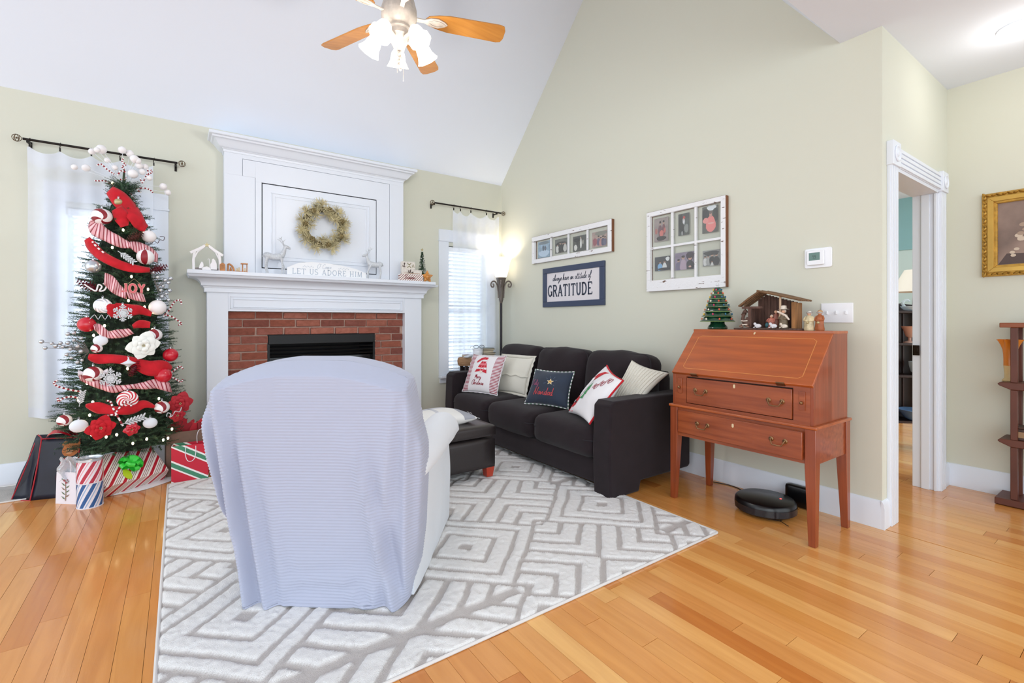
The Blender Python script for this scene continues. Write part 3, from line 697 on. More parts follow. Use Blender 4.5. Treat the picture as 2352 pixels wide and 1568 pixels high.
# ================================================================== RUG
random.seed(2)
def rug_pat(x, y):
    px, py = .972, .925
    x += .012*noise.noise(V((x*5, y*5, 1))); y += .012*noise.noise(V((x*5, y*5, 9)))
    u = (x-1.187)/px; v = (y-2.09)/py; a = (u-round(u)); b = (v-round(v)); l = abs(a)+abs(b)
    if l < .47:
        for r0, r1 in ((0, .05), (.17, .205), (.32, .355), (.435, .47)):
            if r0 <= l < r1: return 0
        return 1
    p = abs(a)-.5; q = abs(b)-.5; k = (abs(p)-abs(q)) if (round(u-.5)+round(v-.5)) % 2 else p*1.0+abs(q)
    if (round(u-.5)) % 2 and abs(q) < .03: return 0
    return 0 if ((k+5)/.155) % 1 < .28 else 1
RX0, RX1, RY0, RY1 = -.062, 2.392, 1.452, 4.10
nx, ny = 330, 356; vs = []; cols = []
for i in range(nx+1):
    for j in range(ny+1):
        x = RX0+(RX1-RX0)*i/nx; y = RY0+(RY1-RY0)*j/ny
        s_ = 0
        for dx, dy in ((0, 0), (.007, .007), (-.007, .007), (.007, -.007), (-.007, -.007)): s_ += rug_pat(x+dx, y+dy)
        s_ /= 5; e = min(x-RX0, RX1-x, y-RY0, RY1-y)
        nz_ = noise.noise(V((x*95, y*95, 0)))*.5+noise.noise(V((x*40, y*40, 3)))*.5
        z = .005+.010*s_*1+.0045*nz_*(.5+s_); z = z*min(1, .25+e/.02)
        xx = x+.0025*noise.noise(V((x*80, y*80, 7))); yy = y+.0025*noise.noise(V((x*80, y*80, 17)))
        vs.append((xx-1.165, yy-2.776, max(.002, z))); cols.append(max(0, min(1, s_+.12*nz_)))
fs = [(i*(ny+1)+j, (i+1)*(ny+1)+j, (i+1)*(ny+1)+j+1, i*(ny+1)+j+1) for i in range(nx) for j in range(ny)]
me = bpy.data.meshes.new('pile'); me.from_pydata(vs, [], fs); at_ = me.attributes.new('yarn', 'FLOAT', 'POINT'); at_.data.foreach_set('value', cols)
m = mat('rug_yarn', '#eceae8', .95, bump=.9, bscale=330); nt = m.node_tree; an = nt.nodes.new('ShaderNodeAttribute'); an.attribute_name = 'yarn'
rr = nt.nodes.new('ShaderNodeValToRGB'); rr.color_ramp.elements[0].color = lin('#c4bebb'); rr.color_ramp.elements[1].color = lin('#eeedec'); rr.color_ramp.elements[0].position = .15; rr.color_ramp.elements[1].position = .75
nt.links.new(an.outputs['Fac'], rr.inputs[0]); nt.links.new(rr.outputs[0], nt.nodes['Principled BSDF'].inputs['Base Color'])
me.materials.append(m); me.shade_smooth()
rug = thing('area_rug', 'white shag rug with grey carved diamonds under the seating', 'rug', (1.165, 2.776, 0))
o = bpy.data.objects.new('pile', me); COL.objects.link(o); o.parent = rug
mb = MB().tube([(x, y, .006) for x, y in rrect(1.165, 2.776, (RX1-RX0)/2, (RY1-RY0)/2, .012, 3)], .006, 8, closed=True)
part(mb, 'binding', mat('rug_binding', '#d9d6d4', .9), rug)

# ================================================================== RECLINER UNDER A SLIPCOVER
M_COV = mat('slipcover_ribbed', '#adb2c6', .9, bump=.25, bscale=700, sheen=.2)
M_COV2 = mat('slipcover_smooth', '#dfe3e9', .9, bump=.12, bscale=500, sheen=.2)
rc = thing('recliner', 'armchair under a pale lavender ribbed slipcover, seen from behind', 'armchair', (.462, 1.996, .006), R(-37.16))
def lerp_tab(tab, z):
    for (z0, a), (z1, b) in zip(tab, tab[1:]):
        if z <= z1: t = (z-z0)/(z1-z0); t = t*t*(3-2*t)*.4+t*.6; return a+(b-a)*max(0, t)
    return tab[-1][1]
LT = [(0, -.318), (.15, -.335), (.26, -.365), (.45, -.425), (.62, -.482), (.75, -.49), (.86, -.462), (.95, -.435)]
RT = [(0, .352), (.15, .378), (.3, .398), (.5, .412), (.65, .412), (.8, .385), (.88, .365), (.95, .35)]
FOLDS = [((-.285, 0), (-.40, .85), .040, .022), ((-.195, 0), (-.31, .62), .030, .022), ((-.14, .0), (-.19, .5), .012, .03), ((.31, .0), (.16, .60), .034, .024), ((.22, 0), (.30, .8), .016, .024),
         ((.345, .1), (.36, .86), .018, .018), ((.18, .02), (-.02, .30), .014, .02), ((.04, .0), (-.08, .20), .012, .02), ((-.06, 0), (-.12, .13), .010, .014), ((-.385, .25), (-.455, .78), .030, .016), ((-.34, .3), (-.36, .7), .014, .014)]
def fold(x, z):
    s_ = 0
    for (x0, z0), (x1, z1), amp, wd in FOLDS:
        t = (z-z0)/(z1-z0)
        if -.2 < t < 1.25:
            k = 1-max(0, (t-.6)/.65)**2 if t > .6 else 1
            if t < 0: k = max(0, 1+t*5)
            c = x0+(x1-x0)*t; s_ += amp*max(0, k)*(math.exp(-((x-c)/wd)**2)-.5*math.exp(-((x-c-wd*1.8)/wd)**2))
    return s_
NT, NZ = 170, 400; vs = []
ZS = [z for z in [i/(NZ-40)*.93 for i in range(NZ-39)]]
def ring(z, k):
    """k: 1 on the wall of the back, falling to 0 at the crest"""
    a0, a1 = lerp_tab(LT, z), lerp_tab(RT, z); cx, hw = (a0+a1)/2, (a1-a0)/2
    lean = -.02-.05*max(0, z-.4); th = .13-.02*z; out = []
    for i in range(NT):
        a = 2*PI*i/NT; c, s_ = cos(a), sin(a); e = .34
        x = cx+hw*math.copysign(abs(c)**e, c)*(1-.025*(1-k)); sy = math.copysign(abs(s_)**e, s_)
        y = lean+th+th*sy*k
        xn = (x-cx)/hw; drop = .082*abs(xn)**2.2*max(0, min(1, (z-.55)/.38))
        zz = z-drop+.014*(1-k*k)**.5+.064*((sy*k+1)/2)*max(0, min(1, (z-.78)/.14))
        if sy < .5:
            y -= fold(x, z)*min(1, (k))
        rib = .0013*sin(2*PI*(zz+.02*xn*(1 if xn < -.8 else 0))/.0122)
        n = V((xn**3*.9, sy, 0)); n = n.normalized() if n.length > 0 else V((0, -1, 0))
        wv = .004*noise.noise(V((x*5, y*5, zz*3)))
        if z < .01: zz += .010+.012*noise.noise(V((x*7, y*7, 4)))
        out.append((x+n.x*(rib*k+wv), y+n.y*(rib*k+wv), zz+(rib*(1-k)))); 
    return out
rows = [ring(z, 1) for z in ZS]+[ring(.93+.012*(1-k), k) for k in [cos(PI/2*i/20)**.8 for i in range(1, 21)]]
mb = MB(); 
for r_ in rows: mb.v += r_
for j in range(len(rows)-1):
    for i in range(NT): mb.f.append((j*NT+i, j*NT+(i+1) % NT, (j+1)*NT+(i+1) % NT, (j+1)*NT+i)); mb.m.append(0)
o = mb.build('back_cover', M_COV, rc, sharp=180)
def arm(sx):
    mb = MB(); ny_, ns = 60, 44; prof = []
    for i in range(ns+1):
        t = i/ns
        if t < .32: prof.append((-.075, .02+.46*t/.32, -1))
        elif t > .62: q = (t-.62)/.38; prof.append((.040+.010*math.sin(q*PI), .48*(1-q)+.012, 1))
        else:
            a = PI-(t-.32)/.30*PI; prof.append((.004+.100*cos(a), .515+.108*sin(a), 0))
    def fn(u, v):
        y = (.075 if sx > 0 else .22)+(.845 if sx > 0 else .70)*u; p = prof[round(v*ns)]; e = 1 if u > .22 else .55+.45*(u/.22)**.6
        if u > .9: e = math.sqrt(max(0, 1-((u-.9)/.1)**2))
        x = p[0]*(.35+.65*e); z = p[1] if p[1] < .45 else .45+(p[1]-.45)*(.55+.45*e)
        x += .006*noise.noise(V((y*6, z*5, sx)))+.010*math.exp(-((z-.35-.25*(y-.1))/.03)**2)*(1-u)
        return (sx*(.336+x) if sx > 0 else -(.300+x), y, z+.008*noise.noise(V((y*8, x*3, 2)))*(z < .05))
    mb.grid(ny_, ns, fn); mb.grid(6, ns, lambda u, v: tuple(V(fn(0, v))*(1-u)+V((sx*(.336 if sx > 0 else .30), fn(0, v)[1], fn(0, v)[2]))*u)); mb.grid(8, ns, lambda u, v: tuple(V(fn(1, v))*(1-u)+V((sx*(.336 if sx > 0 else .30), .92, V(fn(1, v)).z))*u))
    return mb
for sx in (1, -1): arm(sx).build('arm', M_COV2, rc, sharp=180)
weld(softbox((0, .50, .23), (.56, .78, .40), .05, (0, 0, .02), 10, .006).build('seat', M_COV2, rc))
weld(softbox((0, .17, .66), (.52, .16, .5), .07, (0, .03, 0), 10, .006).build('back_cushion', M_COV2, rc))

# ================================================================== FLOOR LAMP
fl = thing('floor_lamp', 'bronze torchiere floor lamp with lit glass bowl in the corner', 'floor lamp', (3.04, 4.53, 0))
M_POLE = mat('lamp_bronze_dark', '#29252a', .4, .5); M_BRK = mat('lamp_bronze', '#6f6660', .4, .6)
MB().lathe([(.0, 0), (.10, 0), (.105, .008), (.095, .018), (.03, .03), (.016, .05)], (0, 0, 0), 24, cap=False).build('base', M_POLE, fl)
MB().cyl((0, 0, .77), .014, 1.46, 14).build('pole', M_POLE, fl)
MB().lathe([(.014, 1.36), (.026, 1.40), (.028, 1.5), (.034, 1.56), (.05, 1.62), (.062, 1.655), (.0, 1.66)], (0, 0, 0), 20).build('stem_cup', M_BRK, fl)
for a0 in (-YAW, PI-YAW, PI/2-YAW, -PI/2-YAW):
    pts = [(.030, 1.42), (.034, 1.50), (.045, 1.57), (.07, 1.61), (.10, 1.61), (.118, 1.58), (.108, 1.55), (.088, 1.55), (.086, 1.575), (.098, 1.585)]
    pp = smooth_path([(r_*cos(a0), r_*sin(a0), z) for r_, z in pts], 4); MB().tube(pp, .0085, 8).build('scroll', M_BRK, fl)
M_LSH = mat('lit_frosted_glass', '#fff6ea', .4, emit='#fff1df', es=1.6)
MB().lathe([(.058, 1.655), (.07, 1.68), (.088, 1.75), (.098, 1.81), (.112, 1.85), (.128, 1.878), (.124, 1.880), (.106, 1.85), (.092, 1.81), (.082, 1.75), (.064, 1.685), (.0, 1.665)], (0, 0, 0), 32, cap=False).build('glass_bowl', M_LSH, fl)
MB().sph((0, 0, 1.74), .028).build('bulb', mat('bulb_lit', '#ffffff', .5, emit='#fff4e0', es=12), fl)
lp = point('lamp_bulb_light', (3.04, 4.53, 1.785), 5.5, .02, (1, .93, .80))

# ================================================================== DESK
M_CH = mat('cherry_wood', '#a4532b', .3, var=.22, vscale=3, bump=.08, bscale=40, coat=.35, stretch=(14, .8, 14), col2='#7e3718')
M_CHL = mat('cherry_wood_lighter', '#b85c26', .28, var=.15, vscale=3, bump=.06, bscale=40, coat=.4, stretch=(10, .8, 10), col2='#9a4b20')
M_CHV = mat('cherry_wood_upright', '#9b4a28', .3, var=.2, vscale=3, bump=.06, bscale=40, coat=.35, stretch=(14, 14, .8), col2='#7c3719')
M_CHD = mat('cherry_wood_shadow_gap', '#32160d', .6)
M_BRASS = mat('aged_brass', '#8a6a4a', .3, .9); M_BONE = mat('bone_inlay', '#dcc6a0', .5)
dk = thing('writing_desk', 'cherry wood slant-front writing desk on tall tapered legs', 'desk', (2.85, 1.5, 0))
dx0, dx1, dy0, dy1 = 2.635, 3.07, 1.07, 1.935
for x, y, sx, sy in ((dx0, dy0, 1, 1), (dx0, dy1, 1, -1), (dx1, dy0, -1, 1), (dx1, dy1, -1, -1)):
    t, b = .052, .034; mb = MB(); vs = []
    for z, s_ in ((0, b), (.40, t), (.598, t)): vs += [(x, y, z), (x+sx*s_, y, z), (x+sx*s_, y+sy*s_, z), (x, y+sy*s_, z)]
    mb.add(vs, [(0, 1, 2, 3), (8, 9, 10, 11)]+[(4*k+i, 4*k+(i+1) % 4, 4*k+4+(i+1) % 4, 4*k+4+i) for k in (0, 1) for i in range(4)])
    part(mb, 'leg', M_CHV, dk, bevel=.002)
part(bb(dx0+.01, dx0+.026, dy0+.05, dy1-.05, .415, .598), 'front_apron', M_CH, dk)
part(bb(dx1-.026, dx1-.01, dy0+.05, dy1-.05, .43, .598), 'back_apron', M_CH, dk)
for y in (dy0+.008, dy1-.024): part(bb(dx0+.05, dx1-.05, y, y+.016, .415, .598), 'side_apron', M_CH, dk)
part(bb(dx0-.008, dx1+.004, dy0-.008, dy1+.008, .598, .614), 'stand_moulding', M_CHL, dk, bevel=.005, seg=3)
def drawer(y0, y1, z0, z1, x, hs, zk, open_=0):
    mb = bb(x, x+.02, y0, y1, z0, z1)
    if open_: mb.v = [(p[0]-open_*((dy1-p[1])/(dy1-dy0)), p[1], p[2]) for p in mb.v]
    dr = part(mb, 'drawer', M_CH, dk, bevel=.0025)
    for hy in hs:
        xo = x-(open_*((dy1-hy)/(dy1-dy0)) if open_ else 0); mb = MB(); zc = (z0+z1)/2+.008
        for s_ in (-1, 1):
            mb.lathe([(.0, 0), (.012, 0), (.013, .003), (.006, .006), (.005, .014), (.0, .016)], (0, 0, 0), 12, 0, T(xo, hy+s_*.036, zc) @ RY(-PI/2), cap=False)
        mb.tube(smooth_path([(xo-.012, hy-.036, zc), (xo-.016, hy-.034, zc-.006), (xo-.018, hy-.026, zc-.022), (xo-.018, hy-.018, zc-.026), (xo-.018, hy+.018, zc-.026), (xo-.018, hy+.026, zc-.022), (xo-.016, hy+.034, zc-.006), (xo-.012, hy+.036, zc)], 3), .0032, 7)
        part(mb, 'handle', M_BRASS, dr)
    ym = (y0+y1)/2; mb = MB().prism(arc(0, .006, .006, .006, 0, 180, 6)+[(-.006, -.006), (0, -.012), (.006, -.006)], 0, .002, frame((x-.0005-(open_*.45), ym, zk), (0, -1, 0), (0, 0, 1)))
    part(mb, 'escutcheon', M_BONE, dr)
drawer(dy0+.056, dy1-.056, .437, .580, dx0+.002, (1.70, 1.245), .545, .022)
cy0, cy1 = dy0+.012, dy1-.012
mb = MB()    # case: sides with the slanted front edge
side = [(dx0+.012, .614), (dx1-.006, .614), (dx1-.006, 1.086), (2.887, 1.086), (dx0+.012, .823)]
for y in (cy0, cy1-.018): part(MB().prism(side, 0, .018, fxz(y)), 'case_side', M_CHV, dk, bevel=.0015)
part(bb(2.876, dx1-.004, cy0-.002, cy1+.002, 1.082, 1.098), 'case_top', M_CHL, dk, bevel=.002)
part(bb(dx1-.02, dx1-.008, cy0+.018, cy1-.018, .614, 1.082), 'case_back', M_CH, dk)
part(bb(dx0+.012, dx1-.02, cy0+.018, cy1-.018, .614, .630), 'case_floor', M_CH, dk)
part(bb(dx0+.013, dx1-.02, cy0+.018, cy1-.018, .800, .816), 'writing_shelf', M_CH, dk)
part(bb(dx0+.013, dx0+.03, cy0+.018, cy0+.10, .630, .800), 'front_stile', M_CH, dk); part(bb(dx0+.013, dx0+.03, cy1-.10, cy1-.018, .630, .800), 'front_stile', M_CH, dk)
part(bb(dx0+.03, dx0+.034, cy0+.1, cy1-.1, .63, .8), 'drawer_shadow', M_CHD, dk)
for y in (cy0+.055, cy1-.055):
    lo = part(bb(dx0+.006, dx0+.03, y-.014, y+.014, .688, .785), 'loper', M_CH, dk, bevel=.001)
    part(MB().sph((dx0-.002, y, .728), .0085), 'knob', M_BRASS, lo)
drawer(cy0+.105, cy1-.105, .634, .792, dx0+.007, (1.72, 1.27), .772)
# the slanted fall front with its inlay line
p0, p1 = V((dx0-.004, 0, .822)), V((2.884, 0, 1.094)); sl = (p1-p0); fl_n = (p1-p0).length
ff = frame((p0.x, (cy0+cy1)/2, p0.z), (0, -1, 0), sl)   # normal faces up and out
hw = (cy1-cy0)/2-.001
fall = part(MB().prism([(-hw, 0), (hw, 0), (hw, fl_n), (-hw, fl_n)], -.02, 0, ff), 'fall_front', M_CHL, dk, bevel=.003)
inl = MB(); a, b = hw-.062, fl_n-.055
inl.ribbon([(-a, .055), (-a+.02, .04), (a-.02, .04), (a, .055), (a, b-.015), (a-.02, b), (-a+.02, b), (-a, b-.015)], .0035, ff, -.002, .0006, closed=True)
part(inl, 'inlay_line', mat('satinwood_inlay', '#cf8848', .35), fall)
mb = MB(); 
for s_ in (0,): mb.prism([(x-.0, y) for x, y in arc(.0, fl_n-.022, .0055, .010, 0, 360, 14)[:-1]], 0, .0012, ff)
part(mb, 'escutcheon', M_BONE, fall)
for s_ in (-.62, .62): part(MB().prism([(hw*s_-.022, -.004), (hw*s_+.022, -.004), (hw*s_+.022, .004), (hw*s_-.022, .004)], -.022, .0008, ff), 'hinge', M_BRASS, dk)

# robot vacuum on its dock below the desk
rv = thing('robot_vacuum', 'round black robot vacuum docked on the floor under the desk', 'robot vacuum', (2.90, 1.455, 0))
M_BP = mat('black_gloss_plastic', '#0c0c0e', .28)
MB().lathe([(.0, .012), (.150, .012), (.165, .022), (.168, .045), (.166, .072), (.158, .084), (.150, .088), (.0, .089)], (0, 0, 0), 48, cap=False).build('body', M_BP, rv)
mb = MB().grid(24, 1, lambda u, v: (.170*cos(PI*.75+PI*.95*u), .170*sin(PI*.75+PI*.95*u), .026+.036*v)); mb.build('bumper', mat('bumper_black', '#191b22', .15), rv, recalc=False)
MB().lathe([(.0, .0895), (.006, .0895), (.0, .0905)], (.045, -.07, 0), 16, cap=False).build('status_light', mat('red_led', '#ff3a3a', .4, emit='#ff4545', es=5), rv)
for s_ in (-1, 1): MB().cyl((0, s_*.11, .016), .016, .02, 12, 0, None).build('wheel', M_BP, rv)
for k in range(3): MB().box((0, 0, 0), (.07, .004, .002), 0, T(-.09, -.13, .01) @ RZ(k*2.1) @ T(.035, 0, 0)).build('side_brush', M_BP, rv)
dc = thing('charging_dock', 'small black charging dock against the baseboard behind the robot vacuum', 'dock', (3.145, 1.36, 0))
mb = softbox((0, 0, .068), (.05, .17, .13), .014, n=6); weld(mb.build('dock_body', M_BP, dc))
MB().tube(smooth_path([(0, .085, .02), (-.02, .16, .004), (-.03, .30, .003), (0.01, .45, .003), (-.02, .58, .003)], 6), .003, 6).build('power_cord', M_BP, dc)

# ================================================================== PICTURES ON THE RIGHT WALL
XW = XB-.001
M_PANEG = glass_mat('picture_glass', '#f8f9f9', .05, .06)
M_OLD = mat('chipped_white_paint', '#e9e9ea', .7, var=.0, bump=.6, bscale=60); 
nt = M_OLD.node_tree; n_ = nt.nodes.new('ShaderNodeTexNoise'); n_.inputs['Scale'].default_value = 16; n_.inputs['Detail'].default_value = 8; tc_ = nt.nodes.new('ShaderNodeTexCoord'); mp_ = nt.nodes.new('ShaderNodeMapping'); mp_.inputs['Scale'].default_value = (1, 1, 4)
nt.links.new(tc_.outputs['Object'], mp_.inputs[0]); nt.links.new(mp_.outputs[0], n_.inputs['Vector']); r_ = nt.nodes.new('ShaderNodeValToRGB'); r_.color_ramp.elements[0].position = .31; r_.color_ramp.elements[0].color = lin('#6a5142'); r_.color_ramp.elements[1].position = .35; r_.color_ramp.elements[1].color = lin('#eaeaec')
nt.links.new(n_.outputs[0], r_.inputs[0]); nt.links.new(r_.outputs[0], nt.nodes['Principled BSDF'].inputs['Base Color'])
M_RAW = mat('raw_brown_wood', '#7c5138', .8, var=.25, vscale=10, stretch=(8, 8, 1))
def wall_f(y, z, x=XW): return frame((x, y, z), (0, -1, 0), (0, 0, 1))
def sash_frame(root, y0, y1, z0, z1, rail, bot, dep, cols, rows, side_col):
    """an old window sash hung as a frame; y0 > y1"""
    f = wall_f(y0, z0); Wd = y0-y1; Hd = z1-z0
    for nm, (a, b, c, e) in (('rail', (0, Wd, 0, bot)), ('rail', (0, Wd, Hd-rail, Hd)), ('stile', (0, rail, bot, Hd-rail)), ('stile', (Wd-rail, Wd, bot, Hd-rail))):
        part(MB().prism([(a, c), (b, c), (b, e), (a, e)], .008, dep, f), nm, M_OLD, root, bevel=.002)
        part(MB().prism([(a, c), (b, c), (b, e), (a, e)], 0, .008+(dep-.012 if 0 else 0), f), nm+'_back', side_col, root)
    part(MB().prism([(Wd, 0), (Wd+.003, 0), (Wd+.003, Hd), (Wd, Hd)], 0, dep-.004, f), 'raw_edge', side_col, root)
    part(MB().prism([(0, Hd), (Wd, Hd), (Wd, Hd+.002), (0, Hd+.002)], 0, dep-.004, f), 'raw_edge', side_col, root)
    iw, ih = Wd-2*rail, Hd-rail-bot
    for k in range(1, cols): x = rail+iw*k/cols; part(MB().prism([(x-.009, bot), (x+.009, bot), (x+.009, Hd-rail), (x-.009, Hd-rail)], .01, dep-.006, f), 'muntin', M_OLD, root, bevel=.002)
    for k in range(1, rows): z = bot+ih*k/rows; part(MB().prism([(rail, z-.009), (Wd-rail, z-.009), (Wd-rail, z+.009), (rail, z+.009)], .011, dep-.007, f), 'muntin', M_OLD, root, bevel=.002)
    for i in range(cols):
        for j in range(rows):
            a, b = rail+iw*i/cols+.009, rail+iw*(i+1)/cols-.009; c, e = bot+ih*j/rows+.009, bot+ih*(j+1)/rows-.009
            part(MB().prism([(a, c), (b, c), (b, e), (a, e)], .016, .018, f), 'pane', M_PANEG, root)
def photo(root, px, bgc, blobs, x=XW-.014):
    """a printed photograph: px = (u0, v0, u1, v1) of the print; blobs are flat printed patches"""
    u0, v0, u1, v1 = px; a = on_x(u0, v1, x); b = on_x(u1, v0, x); w_, h_ = a.y-b.y, b.z-on_x(u1, v1, x).z
    c = V((x, (a.y+b.y)/2, 0)); zc = (on_x((u0+u1)/2, v0, x).z+on_x((u0+u1)/2, v1, x).z)/2; h_ = on_x((u0+u1)/2, v0, x).z-on_x((u0+u1)/2, v1, x).z
    f = frame((x, c.y, zc), (0, -1, 0), (0, 0, 1)); mats = [mat('print_'+bgc, bgc, .5, var=.25, vscale=30)]
    mb = MB().prism([(-w_/2, -h_/2), (w_/2, -h_/2), (w_/2, h_/2), (-w_/2, h_/2)], -.001, 0, f)
    for i, (col, cx, cy, rx, ry) in enumerate(blobs):
        m = mat('ink_'+col, col, .5); 
        if m not in mats: mats.append(m)
        poly = [(max(-w_/2, min(w_/2, cx*w_/2+rx*w_/2*cos(a_)*(1+.12*sin(3*a_+i)))), max(-h_/2, min(h_/2, cy*h_/2+ry*h_/2*sin(a_)))) for a_ in [2*PI*k/14 for k in range(14)]]
        mb.prism(poly, .0001*(i+1), .0001*(i+2), f, mats.index(m))
    part(mb, 'photograph', mats, root, smooth=False)
def folk(col, cx, cy, s_=1, skin='#c09a86'):
    return [(col, cx, cy-.45*s_, .26*s_, .5*s_), (skin, cx, cy+.18*s_, .12*s_, .16*s_), ('#2a2422', cx, cy+.26*s_, .13*s_, .10*s_)]
p1 = thing('window_sash_frame', 'long white four-pane window sash frame with photos, above the framed sign', 'picture frame', (XW, 3.52, 1.777))
sash_frame(p1, 4.10, 2.936, 1.777, 2.066, .047, .045, .034, 4, 1, M_RAW)
photo(p1, (1236, 554, 1263, 591), '#9db6cc', [('#c8dcf0', 0, -.5, .9, .4), ('#5d6c7d', -.1, .15, .18, .35), ('#6d7480', .25, .1, .15, .3), ('#7f8c94', 0, .8, .9, .2)])
photo(p1, (1275, 548, 1303, 580), '#6f6f6a', [('#23231f', 0, .1, .9, .5)]+folk('#e8e6e0', -.6, .0, 1)+folk('#171716', -.1, .15, 1.2)+folk('#171716', .3, .1, 1.1)+folk('#d8d6d0', .65, .1, 1.1))
photo(p1, (1316, 541, 1347, 576), '#4d4e48', [('#1e1f1c', -.4, .5, .5, .3), ('#e6e4dd', -.6, -.5, .25, .4), ('#1a1a1a', -.3, 0, .14, .4), ('#eceae4', .2, 0, .13, .7), ('#c9a894', .18, .7, .09, .12), ('#b7b2a6', .5, .1, .1, .3)])
photo(p1, (1360, 531, 1394, 566), '#b79c92', [('#8d8c80', .2, .7, .8, .3), ('#a0525c', -.6, -.3, .3, .5)]+folk('#6c5e7a', -.1, .1, 1)+folk('#c28a86', .2, -.1, .9)+folk('#50506e', .5, .0, 1)+folk('#6b6a82', .75, -.1, .9))
p2 = thing('window_sash_frame', 'large white six-pane window sash frame with photos and chipped lower rail', 'picture frame', (XW, 2.2, 1.395))
sash_frame(p2, 2.547, 1.859, 1.395, 2.042, .036, .088, .036, 3, 2, M_RAW)
photo(p2, (1503, 500, 1535, 554), '#9c8f8b', folk('#74505a', -.15, .35, 1.1)+folk('#7c4a50', .35, .4, 1.0)+[('#d8786e', .05, -.35, .28, .3), ('#2b2422', 0, -.75, .7, .2), ('#b96d66', -.7, -.1, .18, .25), ('#c9645c', .5, -.1, .15, .22)])
photo(p2, (1558, 490, 1583, 540), '#4f5350', [('#202220', -.5, .1, .4, .9), ('#e8e8ea', .0, .25, .2, .35), ('#c8463c', .05, .62, .22, .14), ('#c9b5a6', .0, .45, .1, .1), ('#1a1a1c', -.1, -.4, .2, .5), ('#8e928e', .5, -.4, .4, .4), ('#e2e2e2', -.3, -.8, .08, .2)])
photo(p2, (1613, 473, 1649, 534), '#585a52', [('#e8eef4', .2, .85, .6, .2), ('#24282a', -.6, .35, .5, .5), ('#272c26', .7, .3, .4, .5), ('#f08a86', .1, -.35, .62, .62), ('#ef9a94', -.55, -.05, .35, .22), ('#c9978a', .1, .35, .17, .2), ('#6e5c58', .1, .52, .2, .12), ('#efb0aa', .1, -.3, .4, .07)])
photo(p2, (1504, 589, 1539, 621), '#3c3f42', folk('#7fb2dd', -.3, .0, 1.2)+folk('#dfe1e0', .3, .05, 1.1)+[('#e6e8e8', .7, .6, .25, .3), ('#26262a', .2, -.8, .8, .2)])
photo(p2, (1550, 579, 1594, 619), '#8d8094', folk('#6f6880', -.6, -.1, 1.1)+folk('#b8a2b4', -.1, .15, 1.4)+[('#3a2a3c', .6, .5, .4, .5)]+folk('#28242c', .6, .0, 1.5, '#cf9c8c')+[('#e0b0a0', .6, -.7, .14, .1)])
photo(p2, (1614, 574, 1654, 610), '#8b8b89', [('#3b3b3b', 0, .6, .9, .3)]+folk('#d6d6d4', -.7, 0, 1)+folk('#a8a8a6', -.35, .05, 1)+folk('#1c1c1c', .1, .15, 1.3)+folk('#cfcfcd', .1, -.6, .7)+folk('#2b2b2b', .6, .1, 1.3))
M_NAVY = mat('navy_frame', '#39445e', .5, bump=.1); M_INK = mat('slate_ink', '#333c50', .6)
sg = thing('framed_sign', 'navy framed sign reading GRATITUDE on the right wall', 'sign', (XW, 3.48, 1.30))
Wd, Hd = 3.926-3.037, .408; f = wall_f(3.926, 1.30)
for a, b, c, e in ((0, Wd, 0, .055), (0, Wd, Hd-.055, Hd), (0, .06, .055, Hd-.055), (Wd-.06, Wd, .055, Hd-.055)): part(MB().prism([(a, c), (b, c), (b, e), (a, e)], 0, .022, f), 'frame_rail', M_NAVY, sg, bevel=.003)
part(MB().prism([(.055, .05), (Wd-.055, .05), (Wd-.055, Hd-.05), (.055, Hd-.05)], .002, .010, f), 'panel', mat('sign_panel_white', '#ded9dc', .7), sg)
mb = MB(); t = 'GRATITUDE'; h_ = .125; sq_ = .66/(text_width(t, CAPS, .06)*h_); caps(mb, t, .075, .105, h_, f, .017, .010, .0095, .0110, 0, sq_)
t = 'always have an attitude of'; h_ = .066; sq_ = .56/(text_width(t, SCR)*h_); script(mb, t, .15, .268, h_, f, .0055, .0095, .0110, 0, sq_, .25)
part(mb, 'lettering', M_INK, sg, smooth=False)
th = thing('thermostat', 'white wall thermostat with grey display above the light switch', 'thermostat', (XW, 1.28, 1.47))
f = wall_f(1.354, 1.477); M_PL = mat('white_plastic', '#eef0f4', .35)
part(MB().prism([(x, y) for x, y in rrect(.0755, .06, .0755, .06, .012, 4)], 0, .008, f), 'wall_plate', M_PL, th, bevel=.002)
part(MB().prism([(x, y) for x, y in rrect(.066, .062, .046, .045, .008, 4)], .008, .026, f), 'body', M_PL, th, bevel=.003)
scn = part(MB().prism([(.032, .045), (.093, .045), (.093, .092), (.032, .092)], .024, .0265, f), 'display', mat('lcd_grey_green', '#5f8078', .3), th)
mb = MB()
for x0 in (.054, .064): mb.ribbon([(x0, .056), (x0+.006, .056), (x0+.006, .076), (x0, .076), (x0, .066), (x0+.006, .066)], .0016, f, .0264, .0268)
part(mb, 'digits', mat('lcd_ink', '#27332f', .5), scn, smooth=False)
sw = thing('light_switch', 'white triple light switch plate right of the nativity figures', 'switch', (XW, 1.18, 1.145))
f = wall_f(1.263, 1.142); part(MB().prism([(0, 0), (.168, 0), (.168, .117), (0, .117)], 0, .006, f), 'cover_plate', M_PL, sw, bevel=.003)
for k in range(3): part(MB().prism([(.034+.05*k-.005, .05), (.034+.05*k+.005, .05), (.034+.05*k+.004, .070), (.034+.05*k-.004, .070)], .005, .015, f), 'toggle', M_PL, sw, bevel=.0015)

